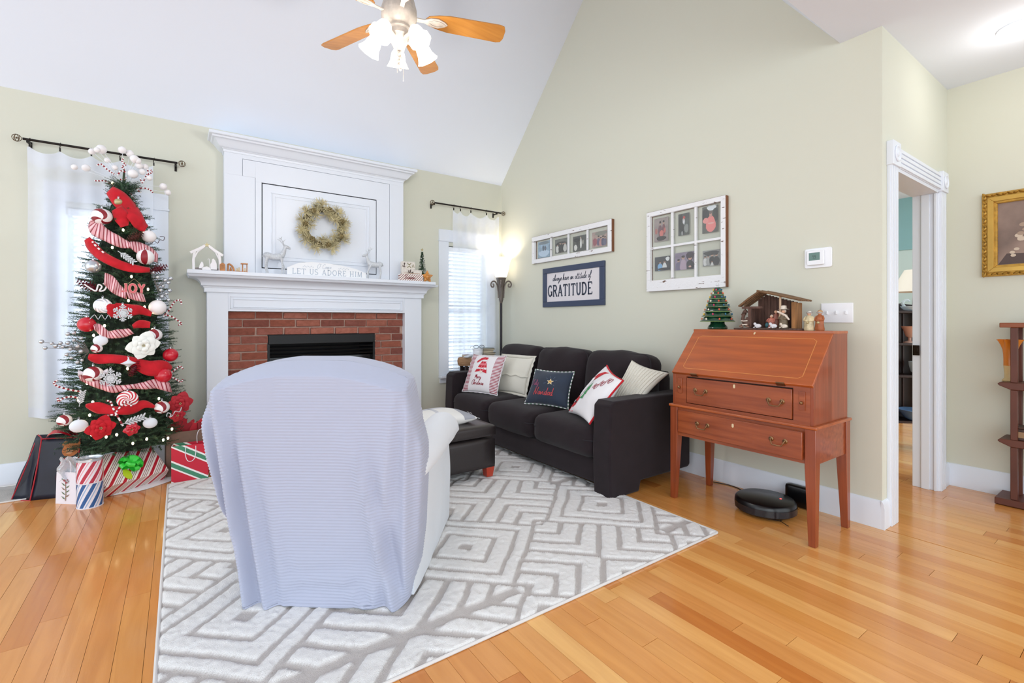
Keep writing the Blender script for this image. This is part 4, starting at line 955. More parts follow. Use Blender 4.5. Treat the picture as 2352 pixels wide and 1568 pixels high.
# ================================================================== CEILING FAN
fan = thing('ceiling_fan', 'cream ceiling fan with honey wood blades and lit bell shades', 'ceiling fan', (1.09, 2.73, 2.95))
M_CR = mat('antique_cream_metal', '#cfc3b6', .45, .15, var=.15, vscale=30)
M_BLADE = mat('honey_oak_blade', '#c98a3c', .35, var=.18, vscale=4, stretch=(1, 12, 12), coat=.3, col2='#b87830')
MB().cyl((0, 0, 1.02), .013, 1.72, 14).build('downrod', M_CR, fan)
MB().lathe([(0, 1.92), (.07, 1.90), (.075, 1.84), (.03, 1.80), (0, 1.80)], (0, 0, 0), 24, cap=False).build('canopy', M_CR, fan)
MB().lathe([(0, .22), (.04, .22), (.06, .17), (.09, .14), (.105, .08), (.105, .03), (.085, .0), (.06, -.02), (0, -.02)], (0, 0, 0), 36, cap=False).build('motor_housing', M_CR, fan)
MB().lathe([(0, -.02), (.062, -.02), (.066, -.035), (.058, -.045), (.060, -.075), (.052, -.085), (.048, -.12), (.036, -.14), (.03, -.16), (0, -.165)], (0, 0, 0), 32, cap=False).build('light_fitter', M_CR, fan)
def cam_ang(a): return R(a)-YAW
for k, a in enumerate((17, 83, 149, 221, 293)):
    A = cam_ang(a); M = RZ(A) @ T(0, 0, .05) @ RX(R(-13))
    mb = MB(); pts = [(.16, -.012), (.18, -.035), (.24, -.052), (.30, -.062), (.62, -.068), (.648, -.060), (.66, -.03), (.66, .03), (.648, .060), (.62, .068), (.30, .062), (.24, .052), (.18, .035), (.16, .012)]
    mb.prism(pts, -.004, .004, lambda a_, b_, h=0, M=M: M @ V((a_, b_, h))); mb.build('blade', M_BLADE, fan, bevel=.0015)
    mb = MB(); mb.prism([(.10, -.014), (.15, -.012), (.19, -.030), (.235, -.034), (.275, -.018), (.295, 0), (.275, .018), (.235, .034), (.19, .030), (.15, .012), (.10, .014)], -.012, -.004, lambda a_, b_, h=0, M=M: M @ V((a_, b_, h)))
    for s_ in (-1, 1): mb.tube([M @ V(p) for p in smooth_path([(.18, s_*.004, -.013), (.21, s_*.020, -.014), (.25, s_*.016, -.014), (.28, 0, -.013)], 3)], .003, 5)
    mb.build('blade_bracket', M_CR, fan, bevel=.002)
M_SHD = mat('lit_bell_glass', '#ffffff', .4, emit='#fffaf2', es=1.25)
for a in (34, 106, 178, 250, 322):
    A = cam_ang(a); c, s_ = cos(A), sin(A)
    pts = smooth_path([(c*.04, s_*.04, -.10), (c*.09, s_*.09, -.09), (c*.125, s_*.125, -.07), (c*.135, s_*.135, -.10)], 4)
    MB().tube(pts, .009, 8).build('lamp_arm', M_CR, fan)
    M = T(c*.130, s_*.130, -.07) @ RZ(A) @ RY(R(-30)) @ S3(.88, .88, .88)
    MB().lathe([(.0, 0), (.022, -.0), (.03, -.015), (.045, -.035), (.052, -.065), (.054, -.085), (.066, -.115), (.076, -.13), (.073, -.13), (.062, -.113), (.049, -.085), (.047, -.06), (.040, -.035), (.0, -.02)], (0, 0, 0), 28, 0, M, wob=lambda an, i: (.003*cos(an*8) if i in (6, 7, 8) else 0), cap=False).build('bell_shade', M_SHD, fan)
for dx, ln in ((.018, .20), (-.02, .16)):
    MB().tube([(dx, -.02, -.15), (dx, -.02, -.15-ln)], .0015, 5).build('pull_chain', M_CR, fan)
mb = MB()
for k in range(5): mb.sph((.0+.008*sin(k*2), -.0, -.185-k*.022), .013-.001*k, 12, 8, 0, None, 1, 1, 1.1)
mb.build('finial', M_CR, fan)

# ================================================================== SMALL BUILDERS
M_RED = mat('red_satin', '#c8102a', .3, coat=.4); M_REDM = mat('red_velvet', '#c20a1e', .85, sheen=.08, var=.15, vscale=20)
M_WHS = mat('candy_white', '#f3eff0', .4); M_DRED = mat('candy_dark_red', '#8e1a28', .45); M_PINK = mat('ribbon_pink', '#e5a7ae', .6)
M_GREEN = mat('needle_green', '#37523a', .7, var=.45, vscale=14); M_GLIT = mat('silver_glitter', '#dfe3e8', .3, .5, var=.2, vscale=200, bump=1, bscale=400)
M_FROST = mat('frosted_white', '#e6ebf2', .6); M_CONE = mat('pine_cone_brown', '#5a2f26', .7, var=.3, vscale=60); M_MAR = mat('maroon_glitter', '#6c1c2a', .5, var=.3, vscale=80)
M_GOLD = mat('champagne_gold', '#b9a97e', .35, .4); M_SILV = mat('silver_foil', '#c8ccd2', .25, .7); M_WOODT = mat('tree_trunk_brown', '#4b3727', .9)
def star_poly(n, r0, r1, rot=90):
    return [((r0 if i % 2 == 0 else r1)*cos(R(rot)+PI*i/n), (r0 if i % 2 == 0 else r1)*sin(R(rot)+PI*i/n)) for i in range(2*n)]
def face_cam(p): return -math.atan2(p.x, p.y)
FXZ = lambda a, b, h=0: V((a, -h, b))       # local frame: x right, z up, h towards the viewer (-y)
def candy(mb, pts, r_, seg=8, stripes=(0, 1), turn=2, n=6):
    pp = smooth_path(pts, n); mb.tube(pp, r_, seg, lambda i, k: stripes[((i+k*0) // turn) % 2]); return mb

# ================================================================== CHRISTMAS TREE
TX, TY = -.325, 4.40
RT_ = [(.22, .28), (.30, .37), (.38, .405), (.5, .395), (.8, .35), (1.1, .31), (1.43, .262), (1.7, .20), (1.9, .14), (2.05, .07), (2.16, .02)]
def tr(z):
    if z <= RT_[0][0]: return RT_[0][1]
    for (z0, a), (z1, b) in zip(RT_, RT_[1:]):
        if z <= z1: return a+(b-a)*(z-z0)/(z1-z0)
    return .02
def on_tree(u, v, off=0.0):
    """first point of the viewing ray that lies on the tree's cone (or its nearest pass)"""
    d = ray(u, v); best = None
    for i in range(260):
        t = 3.5*(.8+.42*i/260)/1.0; p = V((0, 0, EYE))+d*t; e = math.hypot(p.x-TX, p.y-TY)-(tr(p.z)+off)
        if e <= 0: return p
        if best is None or e < best[0]: best = (e, p)
    return best[1]
tree = thing('christmas_tree', 'slim green artificial Christmas tree in front of the left window', 'tree', (TX, TY, 0))
rt = random.Random(11)
def sprig(mb, p, d, L, n, nl):
    d = d.normalized(); a = d.orthogonal().normalized(); b = d.cross(a); q = p+d*L
    w_ = .0018; vs = [p+a*w_, p-a*w_, q]; mb.add(vs, [(0, 1, 2)])
    for i in range(n):
        t = (i+.5)/n; c = p+d*(L*t); ph = i*2.4+rt.random(); r0 = a*cos(ph)+b*sin(ph); dd = (d*.75+r0).normalized(); l_ = nl*(1.1-.5*t)*rt.uniform(.8, 1.2)
        s_ = d.cross(r0)*.0021; mb.add([c+s_, c-s_, c+dd*l_], [(0, 1, 2)])
mb = MB()
for k in range(3600):
    z = .27+1.89*(rt.random()**1.25); r_ = tr(z); a = rt.uniform(0, 2*PI); f_ = rt.choice([1, 1, .9, .8, .62])*rt.uniform(.86, 1.0)
    L = .075+.04*rt.random(); r0 = max(0, r_*f_-L*.9); dz = rt.uniform(-.1, .4) if z > .4 else rt.uniform(-.2, .2)
    ta = rt.uniform(-.75, .75); d = V((cos(a+ta), sin(a+ta), dz+rt.uniform(-.15, .25))); p = V((r0*cos(a), r0*sin(a), z-.02)); q = p+d.normalized()*L
    if TY+q.y > 4.65:
        sh = TY+q.y-4.65; p.y -= sh
    sprig(mb, p, d, L, 30, .019)
mb.build('foliage', M_GREEN, tree, smooth=False, recalc=False, kind='stuff')
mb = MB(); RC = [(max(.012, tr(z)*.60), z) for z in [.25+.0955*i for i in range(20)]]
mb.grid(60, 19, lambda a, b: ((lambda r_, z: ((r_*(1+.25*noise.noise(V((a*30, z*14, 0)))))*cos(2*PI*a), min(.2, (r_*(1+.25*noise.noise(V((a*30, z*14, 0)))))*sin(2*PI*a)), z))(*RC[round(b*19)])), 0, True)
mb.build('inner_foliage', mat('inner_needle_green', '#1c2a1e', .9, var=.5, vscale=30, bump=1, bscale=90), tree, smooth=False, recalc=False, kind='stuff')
for k in range(150):      # the larger boughs, each a stem with side twigs
    z = .30+1.66*k/150; r_ = tr(z)*.9; a = k*2.399; mb = MB(); e = V((r_*cos(a), r_*sin(a), z+.02))
    if TY+e.y > 4.65: e.y = 4.65-TY
    mb.tube([(0, 0, z-.02), e], [.006, .002], 4)
    for j in range(8):
        t = .45+.07*j; p = V((0, 0, z-.02)).lerp(e, t); s_ = 1 if j % 2 else -1
        dd = (V((cos(a+s_*.7), sin(a+s_*.7), .1)))
        if TY+p.y+dd.y*.1 > 4.65: dd.y = 0
        sprig(mb, p, dd, .06+.02*rt.random(), 26, .018)
    mb.build('branch', M_GREEN, tree, smooth=False, recalc=False)
MB().tube([(0, 0, .05), (0, 0, 2.12)], [.02, .006], 8).build('trunk', M_WOODT, tree)
for k in range(3): MB().tube([(0, 0, .10), (.2*cos(k*2.1+.5), .2*sin(k*2.1+.5)*.9, .012)], .011, 6).build('stand_leg', mat('stand_green', '#26352a', .5), tree)
sk = thing('tree_skirt', 'white round cloth skirt on the floor under the Christmas tree', 'tree skirt', (TX+.02, TY-.03, 0))
MB().lathe([(.03, .014), (.15, .012), (.295, .008), (.305, .002)], (0, 0, 0), 48, cap=False, wob=lambda a, i: .006*sin(a*9) if i > 1 else 0).build('cloth', M_WHITE2, sk, recalc=False)
# fairy lights
fl_ = thing('fairy_lights', 'warm white fairy lights strung around the Christmas tree', 'string lights', (TX, TY, 0))
M_WIRE = mat('wire_green', '#1f2f22', .6); M_BULB = mat('warm_bulb', '#fff2d0', .4, emit='#ffe6b0', es=16)
lpx = [(253, 830), (278, 827), (295, 826), (240, 748), (350, 757), (206, 953), (244, 1003), (268, 998), (222, 1048), (213, 923), (312, 919), (337, 1008), (386, 1006), (258, 420), (272, 466), (312, 512), (283, 528), (258, 568), (293, 846), (332, 705), (345, 722), (302, 635), (375, 1010), (210, 998), (305, 1018), (340, 664), (330, 535), (215, 770), (365, 915), (200, 880), (180, 920), (356, 880), (395, 985), (295, 690), (250, 600), (262, 660)]
prev = None; wire = []; bl = None
for i, (u, v) in enumerate(lpx):
    p = on_tree(u, v, .012)
    if bl is None: bl = MB().sph((0, 0, 0), .0065, 8, 6, 0, None, 1, 1, 1.5).build('bulb', M_BULB, fl_); c = bl
    else: c = bl.copy(); COL.objects.link(c)
    c.location = (p.x-TX, p.y-TY, p.z)
for k in range(120):
    a = -2.9+k*.31; z = .25+1.75*k/120; r_ = tr(z)*.86; wire.append((r_*cos(a), min(.24, r_*sin(a)), z))
MB().tube(smooth_path(wire, 3), .0016, 4).build('wire', M_WIRE, fl_)

def ribbon3d(pts, label, mats, striped=False, name='ribbon', group=None, off=.035, skew=.0):
    P3 = smooth_path([(p[0], p[1], p[2]) for p in pts], 14 if striped else 8); n = len(P3); mb = MB(); L3 = []; K = 6
    for i, p in enumerate(P3):
        t = (P3[min(n-1, i+1)]-P3[max(0, i-1)]); t = V((t.x, t.y)).normalized() if V((t.x, t.y)).length > 0 else V((1, 0)); nn = V((-t.y, t.x))
        row = []
        for k in range(K+1):
            q = (k/K-.5); row.append(on_tree(p.x+nn.x*q*p.z+t.x*q*skew*p.z, p.y+nn.y*q*p.z+t.y*q*skew*p.z, off+.010*sin(i*.35+k*.3)+.012*(1-4*q*q)))
        L3.append(row)
    c = L3[n//2][K//2]; root = thing(name, label, 'ribbon', c, 0, group)
    vs = [q-c for row in L3 for q in row]; fs = []; ms = []
    for i in range(n-1):
        for k in range(K):
            fs.append((i*(K+1)+k, (i+1)*(K+1)+k, (i+1)*(K+1)+k+1, i*(K+1)+k+1)); ms.append((1 if i % 4 == 0 else (2 if i % 4 == 2 and i % 8 == 2 else 0)) if striped else 0)
    mb.v = [tuple(q) for q in vs]; mb.f = fs; mb.m = ms
    o = mb.build('band', mats, root, recalc=False, sharp=180); s_ = o.modifiers.new('solid', 'SOLIDIFY'); s_.thickness = .002; return root
RB = [M_PINK, M_DRED, mat('ribbon_pale_pink', '#f0d2d4', .6)]
for pts, lb in (([(252, 436, 22), (275, 458, 38), (305, 490, 34), (322, 515, 28), (336, 525, 16)], 'wide red velvet ribbon at the top of the tree'),
                ([(268, 478, 26), (280, 500, 34), (286, 520, 18)], 'red velvet ribbon loop below the top ribbon'),
                ([(200, 548, 14), (212, 566, 24), (235, 588, 22), (275, 608, 20), (310, 617, 18), (344, 620, 10)], 'long red velvet ribbon sweeping down across the upper tree'),
                ([(248, 700, 10), (262, 712, 34), (300, 712, 26), (322, 712, 20), (348, 722, 10)], 'red velvet ribbon behind the upper white snowflake'),
                ([(305, 750, 8), (322, 744, 18), (345, 746, 14)], 'small red velvet ribbon piece left of the white poinsettia'),
                ([(203, 818, 12), (225, 824, 22), (262, 824, 20), (300, 830, 22), (340, 845, 34), (375, 845, 34), (391, 852, 20)], 'wide red velvet ribbon across the middle of the tree'),
                ([(197, 931, 6), (225, 936, 26), (262, 942, 18), (300, 940, 22), (330, 928, 18), (355, 934, 6)], 'red velvet ribbon across the lower tree behind the candy spray')):
    ribbon3d(pts, lb, [M_REDM])
for pts, lb in (([(217, 500, 20), (220, 520, 34), (245, 540, 26), (275, 555, 24), (300, 563, 12)], 'pink striped ribbon below the top peppermint'),
                ([(300, 563, 14), (322, 572, 28), (345, 582, 26), (362, 594, 16)], 'pink striped ribbon at the upper right of the tree'),
                ([(240, 640, 24), (255, 650, 30), (272, 665, 24), (290, 676, 18)], 'pink striped ribbon left of the JOY ornament'),
                ([(292, 676, 16), (312, 680, 20), (332, 684, 16)], 'pink striped ribbon under the JOY ornament'),
                ([(216, 752, 10), (228, 756, 22), (250, 768, 16), (275, 766, 20), (302, 760, 14)], 'pink striped ribbon beside the left red bauble'),
                ([(182, 864, 16), (205, 872, 22), (235, 884, 20), (262, 892, 18), (300, 888, 10), (330, 886, 16), (360, 882, 22), (392, 890, 20)], 'long pink striped ribbon under the lower white snowflake')):
    ribbon3d(pts, lb, RB, True, skew=.6)

def hung(name, label, cat, u, v, off, group=None):
    p = on_tree(u, v, off); return thing(name, label, cat, p, face_cam(p), group), (p.x*SY+p.y*CY)/F
def cap_hook(root, r_, m=M_SILV):
    MB().cyl((0, 0, r_+.003), .006, .009, 10).build('cap', m, root)
    MB().tube([(.004*cos(a), 0, r_+.011+.006*sin(a)) for a in [2*PI*i/10 for i in range(10)]], .0009, 4, closed=True).build('hook', m, root)
for u, v, pr, m, lb in ((199, 745, 17, M_RED, 'shiny red bauble on the left side of the tree'), (392, 815, 15, M_RED, 'shiny red bauble sticking out on the right of the tree'),
                        (375, 862, 17, M_RED, 'shiny red bauble at the right end of the middle ribbon'), (342, 543, 14, M_WHS, 'matte white bauble at the upper right of the tree'),
                        (214, 612, 15, M_SILV, 'pearl grey bauble at the left below the long ribbon'), (362, 706, 17, M_WHS, 'white shell bauble on the right of the tree'),
                        (272, 464, 8, M_GOLD, 'small gold bauble beside the top red ribbon'), (345, 935, 1, M_RED, '')):
    if not lb: continue
    r0, k = hung('bauble', lb, 'ornament', u, v, .035); MB().sph((0, 0, 0), pr*k, 24, 16).build('ball', m, r0); cap_hook(r0, pr*k)
for u, v, pr, lb in ((231, 782, 13, 'white frosted disc bauble left of the tree centre'), (181, 978, 16, 'white frosted disc bauble at the lower left of the tree'), (345, 971, 13, 'white frosted disc bauble at the lower right of the tree')):
    r0, k = hung('disc_bauble', lb, 'ornament', u, v, .04); MB().sph((0, 0, 0), pr*k, 24, 14, 0, RX(0) @ S3(1.05, .55, .92)).build('disc', M_FROST, r0); cap_hook(r0, pr*k*.9)
r0, k = hung('onion_bauble', 'white onion shaped bauble over the middle ribbon', 'ornament', 295, 834, .05)
MB().lathe([(0, -.034), (.006, -.024), (.020, -.010), (.042, .0), (.020, .012), (.007, .022), (.004, .032), (0, .034)], (0, 0, 0), 24, cap=False).build('body', M_FROST, r0); cap_hook(r0, .033)
# peppermint balls: swirled wedges
def mint(u, v, pr, lb, tw=1.3, tilt=.6, ring=False):
    r0, k = hung('peppermint_ornament', lb, 'ornament', u, v, .04); r_ = pr*k; mb = MB(); nl, nr = 24, 14
    mb.grid(nl, nr, lambda a, b: (r_*sin(PI*b)*cos(2*PI*a+tw*b*2), r_*sin(PI*b)*sin(2*PI*a+tw*b*2)*.9, r_*cos(PI*b)), lambda i, j: 1 if (i % 8) < 3 else 0)
    M = RX(tilt+PI/2); mb.v = [tuple(M @ V(p)) for p in mb.v]; mb.build('candy_ball', [M_WHS, M_DRED], r0, recalc=False)
    for s_ in ((-1, 1) if ring else ()):
        MB().lathe([(.004, 0), (.022, .028), (.018, .030)], (0, 0, 0), 12, 0, T(s_*r_*.8, 0, .2*r_) @ RY(s_*PI/2), wob=lambda a, i: .004*sin(a*6) if i else 0).build('wrapper_end', mat('wrapper', '#e9dfe6', .3), r0)
    cap_hook(r0, r_)
mint(234, 497, 20, 'large peppermint ball at the upper left of the tree', 1.6, .5); mint(334, 590, 17, 'red and white striped ball below the pink ribbon on the right', 0, -1.4)
mint(355, 769, 15, 'peppermint ball above the white poinsettia'); mint(214, 859, 19, 'peppermint ball with wrapper in the middle left of the tree', 1.2, .4, True)
mint(372, 935, 15, 'peppermint ball at the lower right above the gifts'); mint(148, 965, 14, 'peppermint ball at the lower left tip of the tree'); mint(222, 800, 11, 'small peppermint ball at the left below the disc bauble')
def swirl(u, v, pr, lb, mats, name='swirl_ornament'):
    r0, k = hung(name, lb, 'ornament', u, v, .045); r_ = pr*k; mb = MB()
    mb.grid(48, 12, lambda a, b: (r_*b*cos(2*PI*a+2.2*b), -.010*(1-b*b)**.5, r_*b*sin(2*PI*a+2.2*b)), lambda i, j: (i // 3) % 2)
    mb.grid(48, 2, lambda a, b: (r_*cos(2*PI*a+2.2)*(1-b*.0), .012*b, r_*sin(2*PI*a+2.2)), 0)
    o = mb.build('swirl_disc', mats, r0, recalc=False); cap_hook(r0, r_)
swirl(293, 917, 20, 'red and white swirl disc in the lower centre of the tree', [M_RED, M_WHS]); swirl(236, 702, 17, 'silver swirl disc left of the upper snowflake', [M_SILV, M_WHS])
def snowflake(u, v, pr, lb):
    r0, k = hung('snowflake_ornament', lb, 'ornament', u, v, .06); r_ = pr*k; mb = MB()
    for i in range(6):
        a = PI/2+i*PI/3; c, s_ = cos(a), sin(a); q = lambda x, y: (x*c-y*s_, x*s_+y*c)
        mb.ribbon([q(0, 0), q(r_, 0)], r_*.13, FXZ, -.002, .002)
        for t, l in ((.35, .28), (.62, .32), (.85, .16)):
            for sg_ in (-1, 1): mb.ribbon([q(r_*t, 0), q(r_*(t+l*.6), sg_*r_*l)], r_*.13, FXZ, -.002, .002)
    mb.prism(star_poly(6, r_*.42, r_*.26, 60), -.0025, .0025, FXZ); mb.build('flake', M_GLIT, r0, smooth=False); cap_hook(r0, r_)
snowflake(282, 719, 19, 'white snowflake ornament on the upper red ribbon'); snowflake(254, 869, 21, 'white snowflake ornament on the lower pink striped ribbon')
def flower(u, v, pr, lb, m, off=.05, tilt=0, cat='ornament', name='poinsettia', cm=None):
    r0, k = hung(name, lb, cat, u, v, off); r_ = pr*k; pm = {}
    for ringi, (nn, rr_, lift) in enumerate(((6, 1.0, .006), (6, .75, .016), (5, .45, .026))):
        for i in range(nn):
            a = 2*PI*i/nn+ringi*.5+.2; l_ = r_*rr_*(1+.12*sin(i*2.3+ringi)); wd = l_*.42; mb = MB()
            mb.grid(8, 4, lambda s_, t: ((lambda q, wq: (q*cos(a)-wq*sin(a), -(lift+.02*math.sin(q/l_*2.6)-.006*abs(wq)/max(wd, 1e-4)), q*sin(a)+wq*cos(a)))(l_*s_, (t*2-1)*wd*max(0, sin(PI*min(1, s_*.9+.08)))**.8*(1 if s_ < 1 else 0))))
            mb.build('petal', m, r0, recalc=False, sharp=180)
    for i in range(5): 
        MB().sph((.006*cos(i*1.3), -.036, .006*sin(i*1.3)), .0035, 6, 5).build('stamen', cm or M_GOLD, r0)
    return r0
flower(330, 793, 32, 'large white poinsettia on the right half of the tree', mat('white_petal', '#eef0ea', .6))
flower(232, 981, 28, 'red poinsettia low on the left of the tree', M_REDM); flower(414, 925, 26, 'red poinsettia sticking out at the lower right of the tree', mat('dark_red_petal', '#a81526', .7), .03)
flower(408, 952, 16, 'small dark red poinsettia under the right red one', mat('dark_red_petal', '#a81526'), .03); flower(303, 984, 16, 'small red glitter poinsettia low in the centre of the tree', M_RED, .03)
def cone_(u, v, pr, lb, m, rot=0):
    r0, k = hung('pine_cone', lb, 'pine cone', u, v, .03); r_ = pr*k*.62; L = pr*k
    i = 0
    mb = MB()
    for j in range(9):
        t = j/8; rr_ = r_*(sin(PI*(.12+.80*t)))**.7; n_ = 8
        for q in range(n_):
            a = 2*PI*(q+.5*(j % 2))/n_; c, s_ = cos(a), sin(a); z = L*(2*t-1); o0 = V((rr_*.3*c, rr_*.3*s_, z)); tp = V((rr_*c, rr_*s_, z+L*.16)); sd = V((-s_, c, 0))*rr_*.33
            mb.add([o0, tp+sd, tp+V((0, 0, L*.06))+V((c, s_, 0))*rr_*.12, tp-sd], [(0, 1, 2, 3)])
    mb.sph((0, 0, 0), r_*.45, 10, 8, 0, S3(1, 1, 2.2)); M = RY(rot); mb.v = [tuple(M @ V(p)) for p in mb.v]; mb.build('scales', m, r0, recalc=False, kind='stuff')
cone_(308, 545, 17, 'brown pine cone below the top ribbon', M_CONE, .9); cone_(360, 618, 18, 'maroon pine cone sticking out at the upper right of the tree', M_MAR, 1.1); cone_(206, 657, 20, 'maroon pine cone at the left of the tree', M_MAR, -1.1)
cone_(307, 848, 17, 'red glittered pine cone in the middle of the tree', M_MAR, .4)
# JOY ornament
r0, k = hung('joy_ornament', 'red metal JOY word ornament in the upper middle of the tree', 'ornament', 308, 662, .06)
mb = MB(); fj = lambda a, b, h=0: V((a, -h, b)); wj = text_width('JOY', CAPS, .08)*.06; caps(mb, 'JOY', -wj/2, -.03, .06, fj, .016, .010, -.003, .003, 0, 1, .08); mb.build('edge', mat('joy_gold_edge', '#d79a86', .4), r0, smooth=False)
mb = MB(); caps(mb, 'JOY', -wj/2, -.03, .06, fj, .010, .004, .003, .005, 0, 1, .08); mb.build('face', M_RED, r0, smooth=False)
MB().tube([(-.03, 0, .03), (0, 0, .065), (.035, 0, .03)], .0012, 4).build('cord', M_GOLD, r0)
# candy cane sprays
def spray(u, v, lb, canes, off=.02, name='candy_cane_spray'):
    r0, k = hung(name, lb, 'ornament', u, v, off)
    for c_ in canes:
        mb = candy(MB(), [(p[0]*k, 0+p[2]*k if len(p) > 2 else 0, -p[1]*k) for p in c_], .0055, 8, (0, 1), 2, 7); mb.build('candy_cane', [M_WHS, M_DRED], r0)
spray(385, 705, 'upper pair of striped candy canes sticking out on the right', [[(-8, 22), (2, 8), (8, -4), (14, -14), (24, -16), (26, -6)], [(-4, 18), (8, 22), (18, 30), (26, 38), (20, 42)]])
spray(396, 858, 'lower pair of striped candy canes sticking out on the right', [[(-18, -2), (-4, -2), (6, -10), (14, -16), (20, -10)], [(-18, 4), (-2, 8), (8, 14), (16, 20), (20, 14)]])
spray(160, 893, 'pair of striped candy canes sticking out on the left', [[(20, 8), (6, 4), (-8, -2), (-20, -8), (-26, -16), (-20, -22)], [(14, 22), (2, 18), (-10, 20), (-18, 26), (-20, 18)]])
spray(262, 940, 'striped candy cane spray in front of the lower red ribbon', [[(16, 40), (6, 16), (-2, -4), (-6, -18), (-14, -22)], [(4, 6), (12, -6), (20, -14), (30, -12), (30, -2)], [(4, 14), (-8, 12), (-18, 20), (-14, 30), (-2, 30)]], .06)
spray(220, 575, 'white and red bead candy at the upper left of the tree', [[(-6, -20), (2, -8), (14, 4), (26, 14)]], .06)
# silver berries
def berries(u, v, lb, pts, m=M_SILV, rr_=4.6, off=.01):
    r0, k = hung('berry_spray', lb, 'ornament', u, v, off); mb = MB()
    for p in pts: mb.tube([(0, 0, 0), (p[0]*k*.5, .0, -p[1]*k*.5+.006), (p[0]*k, 0, -p[1]*k)], .0014, 4)
    mb.build('stem', mat('twig_grey', '#77706c', .8), r0)
    for i, p in enumerate(pts): MB().sph((p[0]*k, -.004*(i % 3), -p[1]*k), rr_*k*(1-.12*(i % 3)), 10, 8).build('berry', m, r0)
berries(205, 808, 'silver berry spray sticking far out on the left', [(-78, -26), (-72, -12), (-62, -22), (-56, -16), (-48, -22), (-44, -14), (-36, -22), (-32, -8), (-26, -28), (-20, -14), (-38, 4), (-30, 12), (-14, -2), (-20, 22), (-12, 18), (-36, -42), (-26, -44), (-14, -32)])
berries(360, 660, 'silver berry spray at the upper right of the tree', [(16, -18), (22, -12), (12, -4), (24, 6), (8, 6), (18, 14), (10, 20), (22, 28), (6, 28), (26, -22), (-6, -34), (-14, -42), (2, -24)])
berries(420, 930, 'small red berry twig beyond the right red poinsettia', [(8, 2), (14, -4), (6, 12), (-2, 14)], M_RED, 3)
def fern(u, v, lb, s_=1, rot=0):
    r0, k = hung('glitter_leaf', lb, 'ornament', u, v, .06); mb = MB(); M2 = Matrix.Rotation(rot, 2)
    for i in range(6):
        x = -18+7*i
        for g_ in (-1, 1):
            c = [(x, 0), (x+4, g_*4), (x+9, g_*9), (x+12, g_*8), (x+9, g_*3)]; mb.prism([tuple(M2 @ V((a*k*s_, b*k*s_))) for a, b in c], -.0015, .0015, FXZ)
    mb.ribbon([tuple(M2 @ V((-26*k*s_, 0))), tuple(M2 @ V((24*k*s_, 0)))], .004, FXZ, -.0015, .0015); mb.build('leaf', M_GLIT, r0, smooth=False)
fern(306, 965, 'white glitter leaf spray low in the centre of the tree', .9, .3); fern(290, 590, 'white glitter leaf spray between the long ribbons', .75, -.7); fern(186, 915, 'white ribbon leaf at the left of the tree', .7, 1.4)
def curl(u, v, lb, pts, m, r_=.0022):
    r0, k = hung('curly_pick', lb, 'ornament', u, v, .03); MB().tube(smooth_path([(p[0]*k, -.01, -p[1]*k) for p in pts], 5), r_, 6).build('curl', m, r0)
curl(352, 552, 'dark curly wire pick at the upper right of the tree', [(-16, 6), (-8, 2), (-4, 8), (2, 2), (8, 6), (12, -2), (19, -2), (20, -10), (12, -10)], mat('dark_wire', '#3a1a22', .4)); curl(400, 948, 'white glitter curl at the lower right of the tree', [(-14, 6), (-12, -2), (-6, 2), (-8, 8), (-2, 4), (2, -4), (10, -2), (14, -12)], M_GLIT, .0035)
curl(226, 660, 'white curled chenille bow at the left of the tree', [(-24, -6), (-12, 4), (-4, 8), (0, -6), (6, -2), (2, 8), (10, 6), (14, -4), (8, -10)], M_WHS, .005); curl(236, 725, 'silver wire coil above the left pink ribbon', [(-22, 8), (-14, -2), (-8, 8), (-2, -2), (4, 8), (10, -2), (14, 6)], M_SILV, .0025)
# tree topper
tp = on_tree(283, 400, 0); tk = (TX*SY+TY*CY)/F; top = thing('tree_topper', 'white pom-pom and candy topper on the tip of the Christmas tree', 'tree topper', (TX+.005, TY, 2.13), face_cam(V((TX, TY, 0))))
cv = V0-(2.13-EYE)/tk
for i, (u, v, r_) in enumerate(((245, 352, 10), (229, 358, 7), (238, 357, 6), (281, 345, 8), (295, 348, 8), (303, 363, 9), (311, 374, 8), (323, 373, 7), (300, 398, 10), (317, 388, 7), (219, 397, 8), (201, 403, 6), (357, 415, 8), (366, 426, 7), (309, 366, 7), (268, 388, 6), (255, 372, 6), (330, 402, 6))):
    mb = MB(); x, z = (u-285)*tk, (cv-v)*tk; y = .03*sin(i*2.1)
    mb.grid(12, 8, lambda a, b: ((lambda q: tuple(V((x, y, z))+q*(1+.10*noise.noise(q*220+V((i, 0, 0))))))(V((sin(PI*b)*cos(2*PI*a), sin(PI*b)*sin(2*PI*a), cos(PI*b)))*r_*tk))); weld(mb.build('pom_pom', M_WHS, top))
    MB().tube([(0, 0, -.02), (x*.5, y*.5, z*.6), (x, y, z)], .0013, 4).build('stem', M_FROST, top)
for c_ in ([(-48, 12), (-40, 8), (-32, 16), (-24, 22), (-18, 26)], [(-52, 47), (-44, 46), (-34, 44), (-24, 50), (-16, 54)], [(28, 26), (32, 36), (38, 22), (42, 14), (48, 20)], [(30, 60), (22, 52), (36, 48), (46, 50), (52, 56)], [(-12, 28), (-6, 16), (4, 20), (2, 34), (-8, 36)], [(-2, -14), (-4, -6), (2, 0), (-4, 6), (0, 12)], [(6, 60), (12, 66), (18, 84), (24, 100)], [(42, 2), (44, 12), (50, 8), (48, 2)]):
    candy(MB(), [(p[0]*tk, -.01, (cv-378-p[1])*tk) for p in c_], .0052, 8, (0, 1), 2, 7).build('candy_cane', [M_WHS, M_DRED], top)
MB().tube([(0, 0, -.05), (-.004, 0, .06), (0, 0, .12)], .007, 8).build('stick', mat('green_stick', '#39432c', .7), top)
